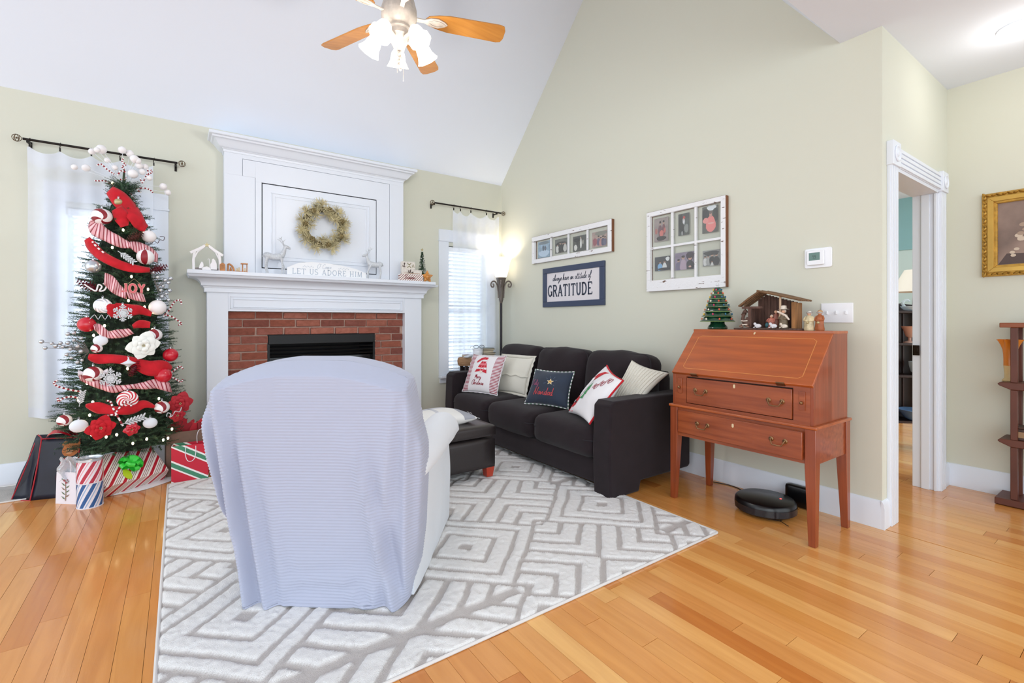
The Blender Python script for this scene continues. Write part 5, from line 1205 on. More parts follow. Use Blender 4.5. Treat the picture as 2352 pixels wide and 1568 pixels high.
MB().tube(smooth_path([(.004, -.01, -.05), (.012, -.012, .02), (.014, -.01, .08), (.006, -.01, .12)], 4), .006, 8).build('glitter_rod', M_GLIT, top)

# ================================================================== GIFTS ON THE FLOOR
S_BOX = stripe_mat('wrap_red_white_stripes', [(0, '#c01830'), (.28, '#f6efe9'), (.42, '#7d2434'), (.47, '#f6efe9'), (.58, '#7d2434'), (.63, '#f6efe9'), (.74, '#7d2434'), (.79, '#f6efe9')], (1, -.3, -1.0), .056, .35)
ga = math.atan2(.219, .328)
gb = thing('gift_box', 'red and white striped gift box with a green bow, tilted under the tree', 'gift', (-.255, 4.140, .004), ga)
tilt = R(38); Lb, Wb, Hb = .265, .394, .105
mb = MB(); M = RX(tilt)
o_ = softbox((0, Lb/2, Hb/2), (Wb, Lb, Hb), .004, n=4); 
mb.v = [tuple(M @ V((p[0], p[1], p[2]-0))) for p in o_.v]; mb.f = o_.f; mb.m = o_.m
zmin = min(p[2] for p in mb.v); mb.v = [(p[0], p[1], p[2]-zmin) for p in mb.v]
gift_o = weld(mb.build('wrapped_box', S_BOX, gb)); gift_o.data.set_sharp_from_angle(angle=R(30))
def gp(a, b, h=0): q = M @ V((a, b, Hb+h)); return V((q.x, q.y, q.z-zmin))
M_BOW = mat('lime_green_bow', '#3fe04a', .3, coat=.5)
bow = bpy.data.objects.new('bow', None); COL.objects.link(bow); bow.parent = gb; bow.location = gp(-.005, .12, 0)
for k in range(13):
    a = k*2.4; l_ = .066 if k < 7 else .046; hh = 0 if k < 7 else .022; mb = MB(); wv = .015
    prof = [(0, 0), (l_*.6, .004), (l_, .016), (l_*1.05, .032), (l_*.8, .042), (l_*.3, .026), (0, .004)]; prof = [(p.x, p.y) for p in smooth_path([(x, y, 0) for x, y in prof], 3)]
    Mx = M.to_3x3().to_4x4() @ RZ(a)
    vs = [Mx @ V((x, s_*wv, z+hh)) for x, z in prof for s_ in (-1, 1)]; n_ = len(prof)
    mb.add(vs, [(2*i, 2*i+1, 2*i+3, 2*i+2) for i in range(n_-1)]); mb.build('loop', M_BOW, bow, recalc=False, sharp=180)
tgm = MB().prism([(-.012, 0), (.006, .004), (.016, -.02), (.012, -.05), (.0, -.068), (-.016, -.058), (-.022, -.03)], 0, .002, lambda a, b, h=0: gp(a*1.3-.045, b*1.3+.095, .004+h)); tgm.build('gift_tag', mat('lime_tag', '#bcd424', .5), gb)
# striped tin
r0 = thing('gift_tin', 'tall round tin with red stripes above blue stripes', 'gift', (-.452, 3.93, 0)); mb = MB(); NA, NZ_ = 56, 24; rr_ = .064
def tin(z0, z1, tw, mats, nm, ph):
    mb = MB().grid(NA, 10, lambda a, b: (rr_*cos(2*PI*a+tw*b), rr_*sin(2*PI*a+tw*b), z0+(z1-z0)*b), lambda i, j: (1, 1, 1, 0, 2, 0, 0)[i % 7], False); mb.build(nm, mats, r0, recalc=False, sharp=180)
M_TW = mat('tin_white', '#e9e6ee', .35); tin(.155, .285, 1.1, [M_TW, mat('tin_red', '#b8344a', .35), mat('tin_pink', '#e3a8b4', .35)], 'upper_wrap', 0); tin(.004, .150, 1.1, [M_TW, mat('tin_blue', '#2f5f99', .35), mat('tin_light_blue', '#9fb9d8', .35)], 'lower_wrap', .5)
MB().lathe([(rr_+.0015, .150), (rr_+.003, .1525), (rr_+.0015, .155)], (0, 0, 0), 48, cap=False).build('middle_rim', M_TW, r0); MB().lathe([(rr_-.003, 0), (rr_+.0015, 0), (rr_+.002, .005), (rr_, .006)], (0, 0, 0), 48).build('bottom_rim', M_TW, r0)
MB().lathe([(rr_, .285), (rr_+.003, .286), (rr_+.003, .300), (rr_-.004, .302), (rr_-.006, .292), (0, .292)], (0, 0, 0), 48, cap=False).build('lid', M_SILV, r0)
# small white paper bag with sprig print
def handle_pts(w_, h_): return smooth_path([(-w_/2, 0, 0), (-w_/2, 0, h_*.6), (-w_*.25, 0, h_), (w_*.25, 0, h_), (w_/2, 0, h_*.6), (w_/2, 0, 0)], 5)
pa = Z = on_z(125, 1157); pb = on_z(172, 1159); ang = math.atan2(pb.y-pa.y, pb.x-pa.x); bwid = (pb-pa).length
M_PAP = mat('white_paper_bag', '#e8e4ec', .7, bump=.1)
pbg = thing('gift_bag', 'small white paper gift bag with a green sprig print', 'gift bag', (pa.x+.004, pa.y+.006, 0), ang)
def paper_bag(root, w_, d_, h_, m, taper=1.0, t=.0015):
    mb = MB(); q = [(0, 0), (w_, 0), (w_, d_), (0, d_)]; tp_ = [((x-w_/2)*taper+w_/2, (y-d_/2)*taper+d_/2) for x, y in q]; n_ = 4
    for i in range(4):
        a, b = q[i], q[(i+1) % 4]; A2, B2 = tp_[i], tp_[(i+1) % 4]
        mb.add([(a[0], a[1], 0), (b[0], b[1], 0), (B2[0], B2[1], h_), (A2[0], A2[1], h_)], [(0, 1, 2, 3)])
    mb.add([(x, y, .001) for x, y in q], [(0, 1, 2, 3)]); o = mb.build('bag_body', m, root, smooth=False, recalc=False); weld(o); o.data.shade_flat(); s_ = o.modifiers.new('solid', 'SOLIDIFY'); s_.thickness = t; return o
paper_bag(pbg, bwid, .07, .20, M_PAP, .93)
for y in (.008, .058): MB().tube([T(bwid/2, y, .19) @ p for p in handle_pts(.055, .085)], .003, 6).build('rope_handle', M_TW, pbg)
fb = lambda a, b, h=0: V((bwid/2+a, .0055*(b/.2)*.5-.003-h, b)); mb = MB()
for i in range(9): a = .03+.014*i; s_ = 1 if i % 2 else -1; mb.prism([(0, a), (s_*.012, a+.010), (s_*.028, a+.020), (s_*.016, a+.004)], 0, .0006, fb, i % 3 % 2)
mb.ribbon([(0, .02), (.004, .06), (0, .13), (-.004, .16)], .004, fb, 0, .0006, 1); mb.build('sprig_print', [mat('print_leaf_green', '#5d7350', .7), mat('print_twig_brown', '#8a6a52', .7)], pbg, smooth=False)
mb = MB(); [mb.prism(arc(x, z, .007, .007, 0, 340, 7), .0006, .0012, fb) for x, z in ((.004, .135), (-.008, .148), (.012, .150))]; mb.build('berry_print', mat('print_berry', '#9a4a58', .7), pbg, smooth=False)
# crumpled tissue between the bags
ts = thing('tissue_paper', 'crumpled white tissue paper sticking up behind the small bag', 'tissue paper', (-.57, 4.06, .14)); mb = MB().grid(10, 10, lambda a, b: ((a-.5)*.09+.012*sin(b*9+a*4), .02*sin(a*11+b*5), b*.15+.012*sin(a*13))); mb.build('tissue', sheer_mat('tissue_white', '#e6ecf2', .85), ts, smooth=False, recalc=False)
# big dark tote with red piping and a teddy print
tb = thing('tote_bag', 'large dark navy tote bag with red piping leaning left of the gifts', 'gift bag', (-.78, 4.262, 0))
M_TOTE = mat('navy_tote', '#171c2c', .45, var=.3, vscale=12); M_PIP = mat('red_piping', '#a81c2c', .5)
q0, q1, q2, q3 = V((-.10, .075, 0)), V((0, 0, 0)), V((.215, -.06, 0)), V((.12, .12, 0)); t0, t1, t2, t3 = V((.02, .10, .40)), V((.05, .02, .385)), V((.24, -.005, .375)), V((.20, .09, .39))
mb = MB()
def patch(a, b, c, d, nm, fold_=0):
    m_ = MB().grid(10, 12, lambda u, v: tuple((a*(1-u)+b*u)*(1-v)+(d*(1-u)+c*u)*v+V((.008*sin(v*5+u*3), fold_*sin(PI*u)*(.3+.7*(1-abs(2*v-1))), 0)))); o = m_.build(nm, M_TOTE, tb, recalc=False, sharp=180); s_ = o.modifiers.new('solid', 'SOLIDIFY'); s_.thickness = .003; return o
patch(q0, q1, t1, t0, 'gusset', .045); patch(q1, q2, t2, t1, 'front_panel', -.004); patch(q2, q3, t3, t2, 'gusset', -.03); patch(q3, q0, t0, t3, 'back_panel', 0)
for a, b in ((q0, t0), (q1, t1), (q2, t2), (t0, t1), (t1, t2), (t2, t3), (q0, q1)):
    MB().tube(smooth_path([tuple(a), tuple(a.lerp(b, .5)+V((.004, .0, 0))), tuple(b)], 4), .004, 6).build('piping', M_PIP, tb)
for y, k in ((.0, 0), (.08, 1)):
    mb = MB(); c_ = smooth_path([(.07, y, .38), (.09, y-.01, .415), (.14, y-.02, .425), (.19, y-.02, .40), (.21, y-.01, .375)], 5); vs = [tuple(p+V((0, s_*.012, s_*.004))) for p in c_ for s_ in (-1, 1)]; mb.add(vs, [(2*i, 2*i+1, 2*i+3, 2*i+2) for i in range(len(c_)-1)]); mb.build('ribbon_handle', M_RED, tb, recalc=False, sharp=180)
def ftote(a, b, h=0):
    p = (q1*(1-a)+q2*a)*(1-b)+(t1*(1-a)+t2*a)*b; return p+V((.008*sin(b*5+a*3), -.004*sin(PI*a)*(.3+.7*(1-abs(2*b-1))), 0))+V((-.27, -.96, 0))*(.003+h)
mb = MB(); C2 = lambda cx, cy, rx, ry: arc(cx, cy, rx, ry, 0, 340, 16)
mb.fan(C2(.78, .56, .17, .12), ftote, .0006, 2); mb.fan(C2(.80, .80, .20, .12), ftote, .0012, 0); mb.fan(C2(.64, .90, .07, .045), ftote, .0018, 0); mb.fan(C2(.96, .89, .04, .04), ftote, .0018, 0); mb.fan(C2(.78, .77, .08, .045), ftote, .0024, 1)
for x, y in ((.72, .82), (.86, .82), (.78, .79)): mb.fan(C2(x, y, .016, .011), ftote, .003, 3)
mb.fan(C2(.72, .34, .2, .13), ftote, .0006, 4); mb.build('teddy_print', [mat('print_bear_orange', '#b26a35', .7), mat('print_bear_light', '#cf9468', .7), mat('print_red', '#a01824', .7), mat('print_black', '#1b1310', .7), mat('print_maroon', '#4a2630', .7)], tb, smooth=False, recalc=False)
# kraft bag with red tissue, striped bag
kb = thing('gift_bag', 'brown kraft paper gift bag with red tissue right of the tree', 'gift bag', (-.075, 4.285, 0), R(4)); M_KR = mat('kraft_paper', '#7f6558', .8, var=.1, vscale=20)
paper_bag(kb, .325, .17, .33, M_KR, 1.0)
for i, (x, a) in enumerate(((.05, .3), (.13, -.2), (.20, .5), (.27, 0), (.10, .9))):
    MB().grid(6, 6, lambda u, v: (x+(u-.5)*.09+.01*sin(v*8+i), .08+.04*sin(i*2)+.03*(u-.5)*sin(a), .28+v*(.09+.01*i)+.015*sin(u*7+i))).build('red_tissue', mat('tissue_red', '#c02030', .6), kb, smooth=False, recalc=False)
mb = MB().box((.26, .08, .35), (.13, .10, .05)); mb.build('gift_lid', mat('dark_red_card', '#8c1420', .4), kb, bevel=.004)
sb = thing('gift_bag', 'red, green and white diagonally striped gift bag right of the kraft bag', 'gift bag', (-.043, 4.118, 0), math.atan2(-.023, .193))
S_BAG = stripe_mat('bag_diagonal_stripes', [(0, '#c81533'), (.36, '#f2eeec'), (.44, '#3f8767'), (.66, '#f2eeec'), (.75, '#c81533')], (.62, 0, 1), .125, .5, .62)
paper_bag(sb, .22, .10, .265, S_BAG, 1.0)
for y, dx in ((-.002, .0), (.09, .06)): MB().tube([T(.115+dx, y, .255) @ RX(R(168 if y < 0 else 10)) @ p for p in handle_pts(.06, .10)], .0025, 6).build('rope_handle', M_TW, sb)
# left mat
mt = thing('floor_mat', 'pale grey patterned mat on the floor at the far left', 'mat', (-1.25, 4.51, 0))
mb = MB().grid(40, 14, lambda a, b: (-.55+1.05*a, -.205+.40*b, .006+.003*noise.noise(V((a*30, b*12, 0))))); mb.build('mat_pile', mat('mat_grey', '#bdb8b5', .95, var=.18, vscale=7, bump=.8, bscale=200), mt, recalc=False)
MB().tube([(x, y, .005) for x, y in rrect(-.025, -.005, .527, .203, .01, 2)], .005, 6, closed=True).build('mat_binding', mat('mat_edge', '#e2dfdc', .9), mt)

# ================================================================== WREATH AND MANTEL DECORATIONS
wr = thing('wreath', 'champagne gold glittered wreath hung on the overmantel door', 'wreath', (1.095, 4.60, 2.02)); rw = random.Random(3)
M_WG = mat('champagne_needle', '#d8cea8', .45, .1, var=.35, vscale=25); M_WG2 = mat('gold_brown_core', '#6e6244', .7, var=.4, vscale=30)
MB().tube([(.165*cos(a), -.02, .165*sin(a)) for a in [2*PI*i/30 for i in range(30)]], .028, 8, closed=True).build('ring', M_WG2, wr)
cl_m = None
for k in range(46):
    mb = MB(); a = 2*PI*k/46*1.0+rw.uniform(-.05, .05); rr_ = .165+rw.choice([-.045, 0, .045, .03]); c = V((rr_*cos(a), -.045-rw.uniform(0, .02), rr_*sin(a)))
    dr = V((cos(a+rw.uniform(-.6, .6)), -.9, sin(a+rw.uniform(-.6, .6))))
    for i in range(34):
        b = V((rw.gauss(0, 1), rw.gauss(0, .7), rw.gauss(0, 1))).normalized(); d = (b+dr.normalized()*.35).normalized()
        if d.y > .3: d.y = -.1
        L = rw.uniform(.045, .072); s_ = d.orthogonal().normalized()*.0022; q = d.cross(s_).normalized()*.0022
        mb.add([c+s_, c-s_, c+d*L-s_*.7, c+d*L+s_*.7, c+q, c-q, c+d*L-q*.7, c+d*L+q*.7], [(0, 1, 2, 3), (4, 5, 6, 7)])
    mb.build('pine_pick', M_WG, wr, smooth=False, recalc=False)
for k in range(7):
    a = k*.9+.4; mb = MB(); c = (.165*cos(a), -.075, .165*sin(a))
    for j in range(5):
        for q in range(7): b = 2*PI*q/7+j*.4; r2 = .022*(1-abs(j-2)/3.2); mb.sph((c[0]+r2*cos(b), c[1]-.006*j+.01, c[2]+r2*sin(b)), .006, 5, 4)
    mb.build('gold_cone', mat('dark_gold', '#7a6a42', .4, .5), wr, kind='stuff')
MZ = 1.558
# white cut-out nativity
nt_ = thing('white_nativity', 'white cut-out nativity scene with stable arch on the left mantel end', 'nativity scene', (.185, 4.52, MZ)); F0 = lambda a, b, h=0: V((a, -h, b))
mb = MB(); L_ = [(-.090, .02), (-.090, .085), (-.086, .135), (-.078, .16)]; mb.ribbon([(-.088, 0), (-.090, .08), (-.082, .15)], .018, F0, -.012, .012); mb.ribbon([(.088, 0), (.090, .08), (.082, .15)], .018, F0, -.012, .012)
mb.ribbon([(-.110, .135), (-.05, .172), (.004, .212)], .020, F0, -.013, .013); mb.ribbon([(.110, .128), (.05, .168), (-.004, .212)], .020, F0, -.013, .013)
mb.ribbon([(-.082, .10), (-.06, .15), (-.02, .185)], .010, F0, -.010, .010); mb.ribbon([(.082, .10), (.06, .15), (.02, .185)], .010, F0, -.010, .010); mb.build('arch', M_WHS, nt_, bevel=.0015)
MB().prism(star_poly(5, .022, .009), -.016, -.012, lambda a, b, h=0: V((a, h, b+.205))).build('star', M_GOLD, nt_, smooth=False)
MB().prism([(-.095, 0), (.10, 0), (.085, .022), (.04, .026), (.0, .012), (-.04, .024), (-.09, .018)], -.022, .002, F0).build('ground', mat('taupe_base', '#8f8480', .8), nt_)
for nm, poly in (('kneeling_figure', [(-.055, .015), (-.030, .015), (-.022, .04), (-.026, .062), (-.034, .070), (-.042, .060), (-.05, .04)]), ('standing_figure', [(.025, .01), (.070, .01), (.066, .06), (.056, .085), (.044, .100), (.034, .094), (.032, .07), (.022, .05)]), ('manger', [(-.030, .0), (.030, .0), (.022, .022), (.0, .034), (-.02, .028), (-.036, .02)])):
    MB().prism(poly, .004, .014, F0).build(nm, M_WHS, nt_, bevel=.001)
MB().tube(smooth_path([(.018, -.01, .01), (.017, -.01, .08), (.012, -.01, .096), (.004, -.01, .088)], 4), .002, 5).build('crook', M_WHS, nt_)
M_OLV = mat('olive_wood', '#b97a42', .5, var=.3, vscale=30)
b1 = thing('wooden_nativity', 'small carved olive wood half-arch nativity on the mantel', 'figurine', (.335, 4.50, MZ))
mb = MB(); mb.ribbon(arc(-.005, 0, .042, .062, 0, 90, 8), .012, F0, -.014, .014); mb.ribbon([(-.005, 0), (-.005, .062)], .012, F0, -.014, .014); bb(-.015, .045, -.014, .014, 0, .006, mb); mb.build('arch', M_OLV, b1, bevel=.001)
MB().lathe([(0, 0), (.009, .004), (.006, .02), (.004, .026), (.005, .03), (0, .034)], (.014, -.004, .006), 10, cap=False).build('figure', M_OLV, b1)
b2 = thing('wooden_block', 'small olive wood post with pitched top beside the half-arch', 'figurine', (.290, 4.485, MZ)); MB().prism([(-.018, 0), (.018, 0), (.018, .055), (0, .068), (-.018, .055)], -.015, .015, F0).build('block', M_OLV, b2, bevel=.0015)
b3 = thing('wooden_nativity', 'small open olive wood stable with tiny figures on the mantel', 'figurine', (.425, 4.49, MZ)); mb = MB(); bb(-.005, .045, -.018, .018, .066, .074, mb); bb(.004, .012, -.006, .006, 0, .066, mb); bb(-.045, .045, -.018, .018, 0, .005, mb); bb(.036, .042, -.01, .01, 0, .066, mb); mb.build('stable', M_OLV, b3, bevel=.001)
for x, h_ in ((-.033, .026), (-.018, .034), (.024, .030)): MB().lathe([(0, 0), (.008, .003), (.006, h_*.6), (.004, h_*.7), (.006, h_*.85), (0, h_)], (x, -.006, .005), 10, cap=False).build('figure', mat('pale_wood', '#d9c4a0', .6), b3)
# glittered reindeer
def reindeer(x, label, s_, face, y=4.50):
    r0 = thing('reindeer_figurine', label, 'figurine', (x, y, MZ), 0 if face > 0 else PI); rr = s_
    mb = MB(); body = [(-.085, 0, .150), (-.06, 0, .165), (-.01, 0, .158), (.04, 0, .165), (.065, 0, .178)]
    mb.tube(smooth_path([tuple(q*rr for q in p) for p in body], 4), [k*rr for k in [.010, .026, .033, .036, .035, .033, .031, .030, .030, .031, .033, .034, .033, .031, .028, .022, .010]], 12)
    mb.tube(smooth_path([tuple(q*rr for q in p) for p in [(.055, 0, .170), (.075, 0, .205), (.085, 0, .245), (.090, 0, .262)]], 3), [k*rr for k in [.028, .026, .024, .021, .019, .017, .016, .015, .014, .013]], 10)
    mb.tube([tuple(q*rr for q in p) for p in [(.078, 0, .268), (.10, 0, .262), (.125, 0, .252), (.138, 0, .248)]], [k*rr for k in [.014, .017, .012, .007]], 10)
    for sg_ in (-1, 1): mb.sph((.080*rr, sg_*.016*rr, .276*rr), .007*rr, 8, 6, 0)
    mb.tube([(-.085*rr, 0, .155*rr), (-.105*rr, 0, .160*rr)], [.010*rr, .004*rr], 6); mb.build('body', M_GLIT, r0)
    for i, (x0, x1, x2) in enumerate(((.055, .062, .058), (.045, .080, .088), (-.065, -.080, -.070), (-.055, -.065, -.052))):
        yy = .016*(1 if i % 2 else -1); MB().tube(smooth_path([tuple(q*rr for q in p) for p in [(x0, yy, .150), (x1, yy, .075), (x2, yy, .004)]], 4), [k*rr for k in [.018, .015, .011, .009, .008, .007, .0065, .006, .008]], 8).build('leg', M_GLIT, r0)
    for sg_ in (-1, 1):
        mb = MB(); mb.tube(smooth_path([tuple(q*rr for q in p) for p in [(.076, sg_*.006, .275), (.066, sg_*.03, .300), (.050, sg_*.04, .325), (.056, sg_*.035, .348)]], 3), .0035*rr, 6)
        mb.tube([tuple(q*rr for q in p) for p in [(.066, sg_*.03, .300), (.084, sg_*.035, .325)]], .003*rr, 5); mb.tube([tuple(q*rr for q in p) for p in [(.052, sg_*.04, .322), (.030, sg_*.045, .335)]], .003*rr, 5); mb.build('antler', M_GLIT, r0)
    return r0
reindeer(.675, 'silver glitter reindeer figurine at the left end of the word sign', .92, 1); reindeer(1.545, 'silver glitter reindeer figurine at the right end of the word sign', .86, -1)
ws = thing('word_sign', 'white cut-out word sign LET US ADORE HIM on the mantel', 'sign', (1.115, 4.49, MZ))
MB().prism([(-.345, 0), (.345, 0), (.345, .052), (.25, .085), (.12, .110), (-.02, .122), (-.14, .124), (-.25, .110), (-.345, .062)], -.006, .003, F0).build('board', M_WHITE2, ws)
M_LT = mat('sign_grey_letter', '#b4bfce', .5); mb = MB(); t = 'LET US ADORE HIM'; h_ = .052; sq_ = .62/(text_width(t, CAPS, .08)*h_); caps(mb, t, -.305, .010, h_, F0, .0055, .003, .003, .0045, 0, sq_, .08); mb.build('capital_lettering', M_LT, ws, smooth=False)
mb = MB(); script(mb, "O' Come", -.10, .070, .042, F0, .0022, .003, .0045, 0, 1.0, .25)
for sg_, x0 in ((-1, -.125), (1, .06)):
    for i in range(7): x = x0+sg_*i*.014+(.0 if sg_ < 0 else .03); mb.ribbon([(x, .080), (x+sg_*.010, .080+(.008 if i % 2 else -.007))], .003, F0, .003, .0045)
mb.build('script_lettering', M_LT, ws, smooth=False)
# stacked blocks, little tree, star
S_BLK = stripe_mat('block_stripes', [(0, '#f0e9e4'), (.62, '#8a4a44')], (1, 0, -1), .017, .6)
M_BW = mat('block_whitewash', '#ded7cf', .7, var=.12, vscale=60); M_BRI = mat('brown_ink', '#4a342a', .6)
bk = thing('word_block', 'striped wooden word block at the bottom of the mantel stack', 'block', (1.920, 4.50, MZ)); bb(-.125, .125, -.025, .025, 0, .066).build('block', S_BLK, bk, bevel=.002)
fk = lambda y: (lambda a, b, h=0: V((a, -y-h, b))); mb = MB(); script(mb, 'Season', -.085, .018, .044, fk(.025), .004, 0, .0015, 0, 1.1, .3); mb.build('lettering', mat('block_red_ink', '#7c2c30', .6), bk, smooth=False)
bk = thing('word_block', 'whitewashed word block reading the, middle of the mantel stack', 'block', (1.925, 4.50, MZ+.0665)); bb(-.105, .105, -.022, .022, 0, .048).build('block', M_BW, bk, bevel=.002)
mb = MB(); script(mb, 'the', -.05, .012, .034, fk(.022), .0045, 0, .0015, 0, 1.8, .1); mb.build('lettering', M_BRI, bk, smooth=False); MB().prism([(-.085, .008), (.085, .008), (.085, .012), (-.085, .012)], 0, .001, fk(.022)).build('rule', mat('block_tan', '#a5764e', .6), bk)
bk = thing('word_block', 'small white word block reading it, on top of the mantel stack', 'block', (1.888, 4.50, MZ+.115)); bb(-.070, .070, -.02, .02, 0, .078).build('block', M_BW, bk, bevel=.002)
mb = MB(); script(mb, 'it', -.062, .022, .052, fk(.02), .006, 0, .0015, 0, 1.0, .0); mb.build('lettering', M_BRI, bk, smooth=False)
mb = MB(); mb.ribbon(arc(.006, .072, .020, .022, 200, 340, 8), .007, fk(.02), 0, .0015); mb.ribbon([(.006, .05), (.006, .036)], .006, fk(.02), 0, .0015); mb.ribbon(arc(.006, .006, .020, .024, 20, 160, 8), .007, fk(.02), 0, .0015); mb.ribbon([(.038, .022), (.048, .055), (.060, .022)], .006, fk(.02), 0, .0015); mb.build('ornament_print', mat('olive_ink', '#8a8158', .6), bk, smooth=False)
mt_ = thing('tiny_tree', 'tiny green artificial tree with gold star at the right mantel end', 'tree', (2.064, 4.545, MZ)); rm = random.Random(8); mb = MB()
for k in range(260):
    t = rm.random(); z = .03+.28*t; a = rm.uniform(0, 2*PI); r2 = .050*(1-t)**.8+.006; sprig(mb, V((0, 0, z)), V((cos(a), sin(a), .1-.3*t)), r2, 9, .014)
mb.build('foliage', mat('tiny_tree_green', '#39503a', .7, var=.4, vscale=50), mt_, smooth=False, recalc=False, kind='stuff'); MB().cyl((0, 0, .02), .007, .04).build('trunk', M_WOODT, mt_); MB().prism(star_poly(5, .017, .007), -.003, .003, lambda a, b, h=0: V((a, -h, b+.335))).build('star', M_GOLD, mt_, smooth=False)
for k in range(9): MB().sph((.035*(1-k/10)*cos(k*2.2), -.035*(1-k/10)*abs(sin(k*2.2)), .07+.025*k), .006, 8, 6).build('bead', M_WHS, mt_)
st = thing('star_figurine', 'smiling orange clay star at the right mantel end', 'figurine', (2.098, 4.492, MZ)); M_ORG = mat('orange_clay', '#d08a3c', .4, var=.2, vscale=20, coat=.3)
zc = .052; mb = MB(); pts = star_poly(5, .068, .036); n_ = len(pts); fS = lambda a, b, h=0: V((a, -h, b+zc)); vs = [fS(a, b, .004) for a, b in pts]+[fS(a, b, -.012) for a, b in pts]+[fS(0, 0, .026), fS(0, 0, -.014)]
mb.add(vs, [(i, (i+1) % n_, 2*n_) for i in range(n_)]+[(n_+(i+1) % n_, n_+i, 2*n_+1) for i in range(n_)]+[(n_+i, n_+(i+1) % n_, (i+1) % n_, i) for i in range(n_)]); mb.build('star_body', M_ORG, st, bevel=.003)
MB().sph((0, -.012, zc), .030, 20, 12, 0, T(0, 0, 0) @ S3(1, 1, 1)).build('face', M_ORG, st)
for sg_ in (-1, 1): MB().sph((sg_*.010, -.040, zc+.008), .004, 8, 6).build('eye', mat('clay_brown', '#6a3a18', .5), st)
MB().tube(arc3 if 0 else [(.014*sin(a), -.041+.004*abs(sin(a)), zc-.004-.010*cos(a)) for a in [R(-60+12*i) for i in range(11)]], .0018, 5).build('mouth', mat('clay_brown', '#6a3a18', .5), st)

# ================================================================== SIDE TABLE BEHIND THE SOFA ARM
M_LOG = mat('log_slice_wood', '#b08a66', .7, var=.25, vscale=12, bump=.4, bscale=40, stretch=(1, 1, 6), col2='#8b6a4c'); M_DARK = mat('dark_stained_wood', '#2a2024', .5)
sd = thing('side_table', 'round log-topped side table between the sofa arm and the window', 'side table', (2.735, 4.555, 0))
MB().lathe([(0, .665), (.175, .665), (.182, .685), (.186, .72), (.182, .75), (.176, .757), (0, .757)], (0, 0, 0), 40, 0, S3(1.3, .52, 1), wob=lambda a, i: .006*noise.noise(V((cos(a)*3, sin(a)*3, i*.3))), cap=False).build('log_top', M_LOG, sd)
for sx in (-1, 1):
    for sy in (-1, 1): MB().box((sx*.17, sy*.055, .332), (.032, .028, .664)).build('leg', M_DARK, sd, bevel=.003)
for sy in (-1, 1): MB().box((0, sy*.055, .62), (.34, .02, .05)).build('rail', M_DARK, sd)
TZ = .757
def book(root, x, y, z, w_, d_, h_, rz, cm, pm=None):
    M = T(x, y, z) @ RZ(rz); MB().box((0, 0, h_*.06), (w_, d_, h_*.12), 0, M).build('cover', cm, root); MB().box((0, 0, h_*.94), (w_, d_, h_*.12), 0, M).build('cover', cm, root)
    MB().box((-w_*.02, .002, h_/2), (w_*.95, d_*.95, h_*.76), 0, M).build('pages', pm or mat('book_pages', '#d8cbb2', .8), root); MB().box((0, d_/2-.001, h_/2), (w_, .003, h_), 0, M).build('spine', cm, root)
bz = TZ
for i, (cx, w_, d_, h_, c_, lb) in enumerate(((.055, .150, .11, .018, '#c9b79a', 'tan book at the bottom of the stack beside the white pot'), (.065, .165, .115, .022, '#22201f', 'black-covered book second in the stack beside the white pot'), (.050, .14, .11, .026, '#e0d3ba', 'cream book third in the stack beside the white pot'), (.055, .155, .12, .016, '#5b4a34', 'brown book near the top of the stack beside the white pot'), (.045, .15, .125, .010, '#8b9aa0', 'thin grey book on top of the stack beside the white pot'))):
    bz += 0; r0 = thing('book', lb, 'book', (2.80+cx, 4.55, bz+.0005), .03*i, 'books on the side table'); book(r0, 0, 0, 0, w_, d_, h_, 0, mat('book_'+c_, c_, .6)); bz += h_+.001
r0 = thing('book', 'maroon book lying left of the white pot on the side table', 'book', (2.640, 4.60, TZ+.0005), .1, 'books on the side table'); book(r0, 0, 0, 0, .10, .08, .022, 0, mat('book_maroon', '#5e2a30', .6))
r0 = thing('magazine_pile', 'pale folded papers at the left end of the side table', 'papers', (2.60, 4.50, TZ+.0005), .2)
for i in range(4): MB().box((.004*i, -.003*i, .004+.006*i), (.12-.01*i, .07, .004), 0, RY(R(-3*i))).build('sheet', mat('paper_pale', '#d9dde4', .7), r0)
pt = thing('white_pot', 'white ceramic pot with lid on the side table', 'pot', (2.712, 4.505, TZ+.0005)); M_CER = mat('white_ceramic', '#e6e8ee', .25)
MB().lathe([(0, 0), (.048, 0), (.052, .01), (.057, .075), (.054, .08), (0, .078)], (0, 0, 0), 32, cap=False).build('body', M_CER, pt); MB().lathe([(0, .080), (.060, .080), (.062, .086), (.060, .092), (0, .094)], (0, 0, 0), 32, cap=False).build('lid', M_CER, pt)
gl = thing('eyeglasses', 'dark-framed eyeglasses resting on the lid of the white pot', 'glasses', (2.712, 4.50, TZ+.0955), R(-10)); M_GF = mat('glasses_frame', '#232b3c', .3)
for sg_ in (-1, 1):
    mb = MB().tube([(sg_*.034+.028*cos(a), -.03, .018+.018*sin(a)) for a in [2*PI*i/18 for i in range(18)]], .0028, 6, closed=True); mb.build('rim', M_GF, gl)
    MB().prism(arc(sg_*.034, .018, .026, .016, 0, 340, 14), .0295, .0305, lambda a, b, h=0: V((a, -h, b))).build('lens', M_PANEG, gl)
    MB().tube([(sg_*.062, -.03, .024), (sg_*.064, .05, .022), (sg_*.060, .085, .004)], .0022, 6).build('temple', M_GF, gl)
MB().tube([(-.008, -.03, .022), (0, -.032, .026), (.008, -.03, .022)], .0022, 6).build('bridge', M_GF, gl)

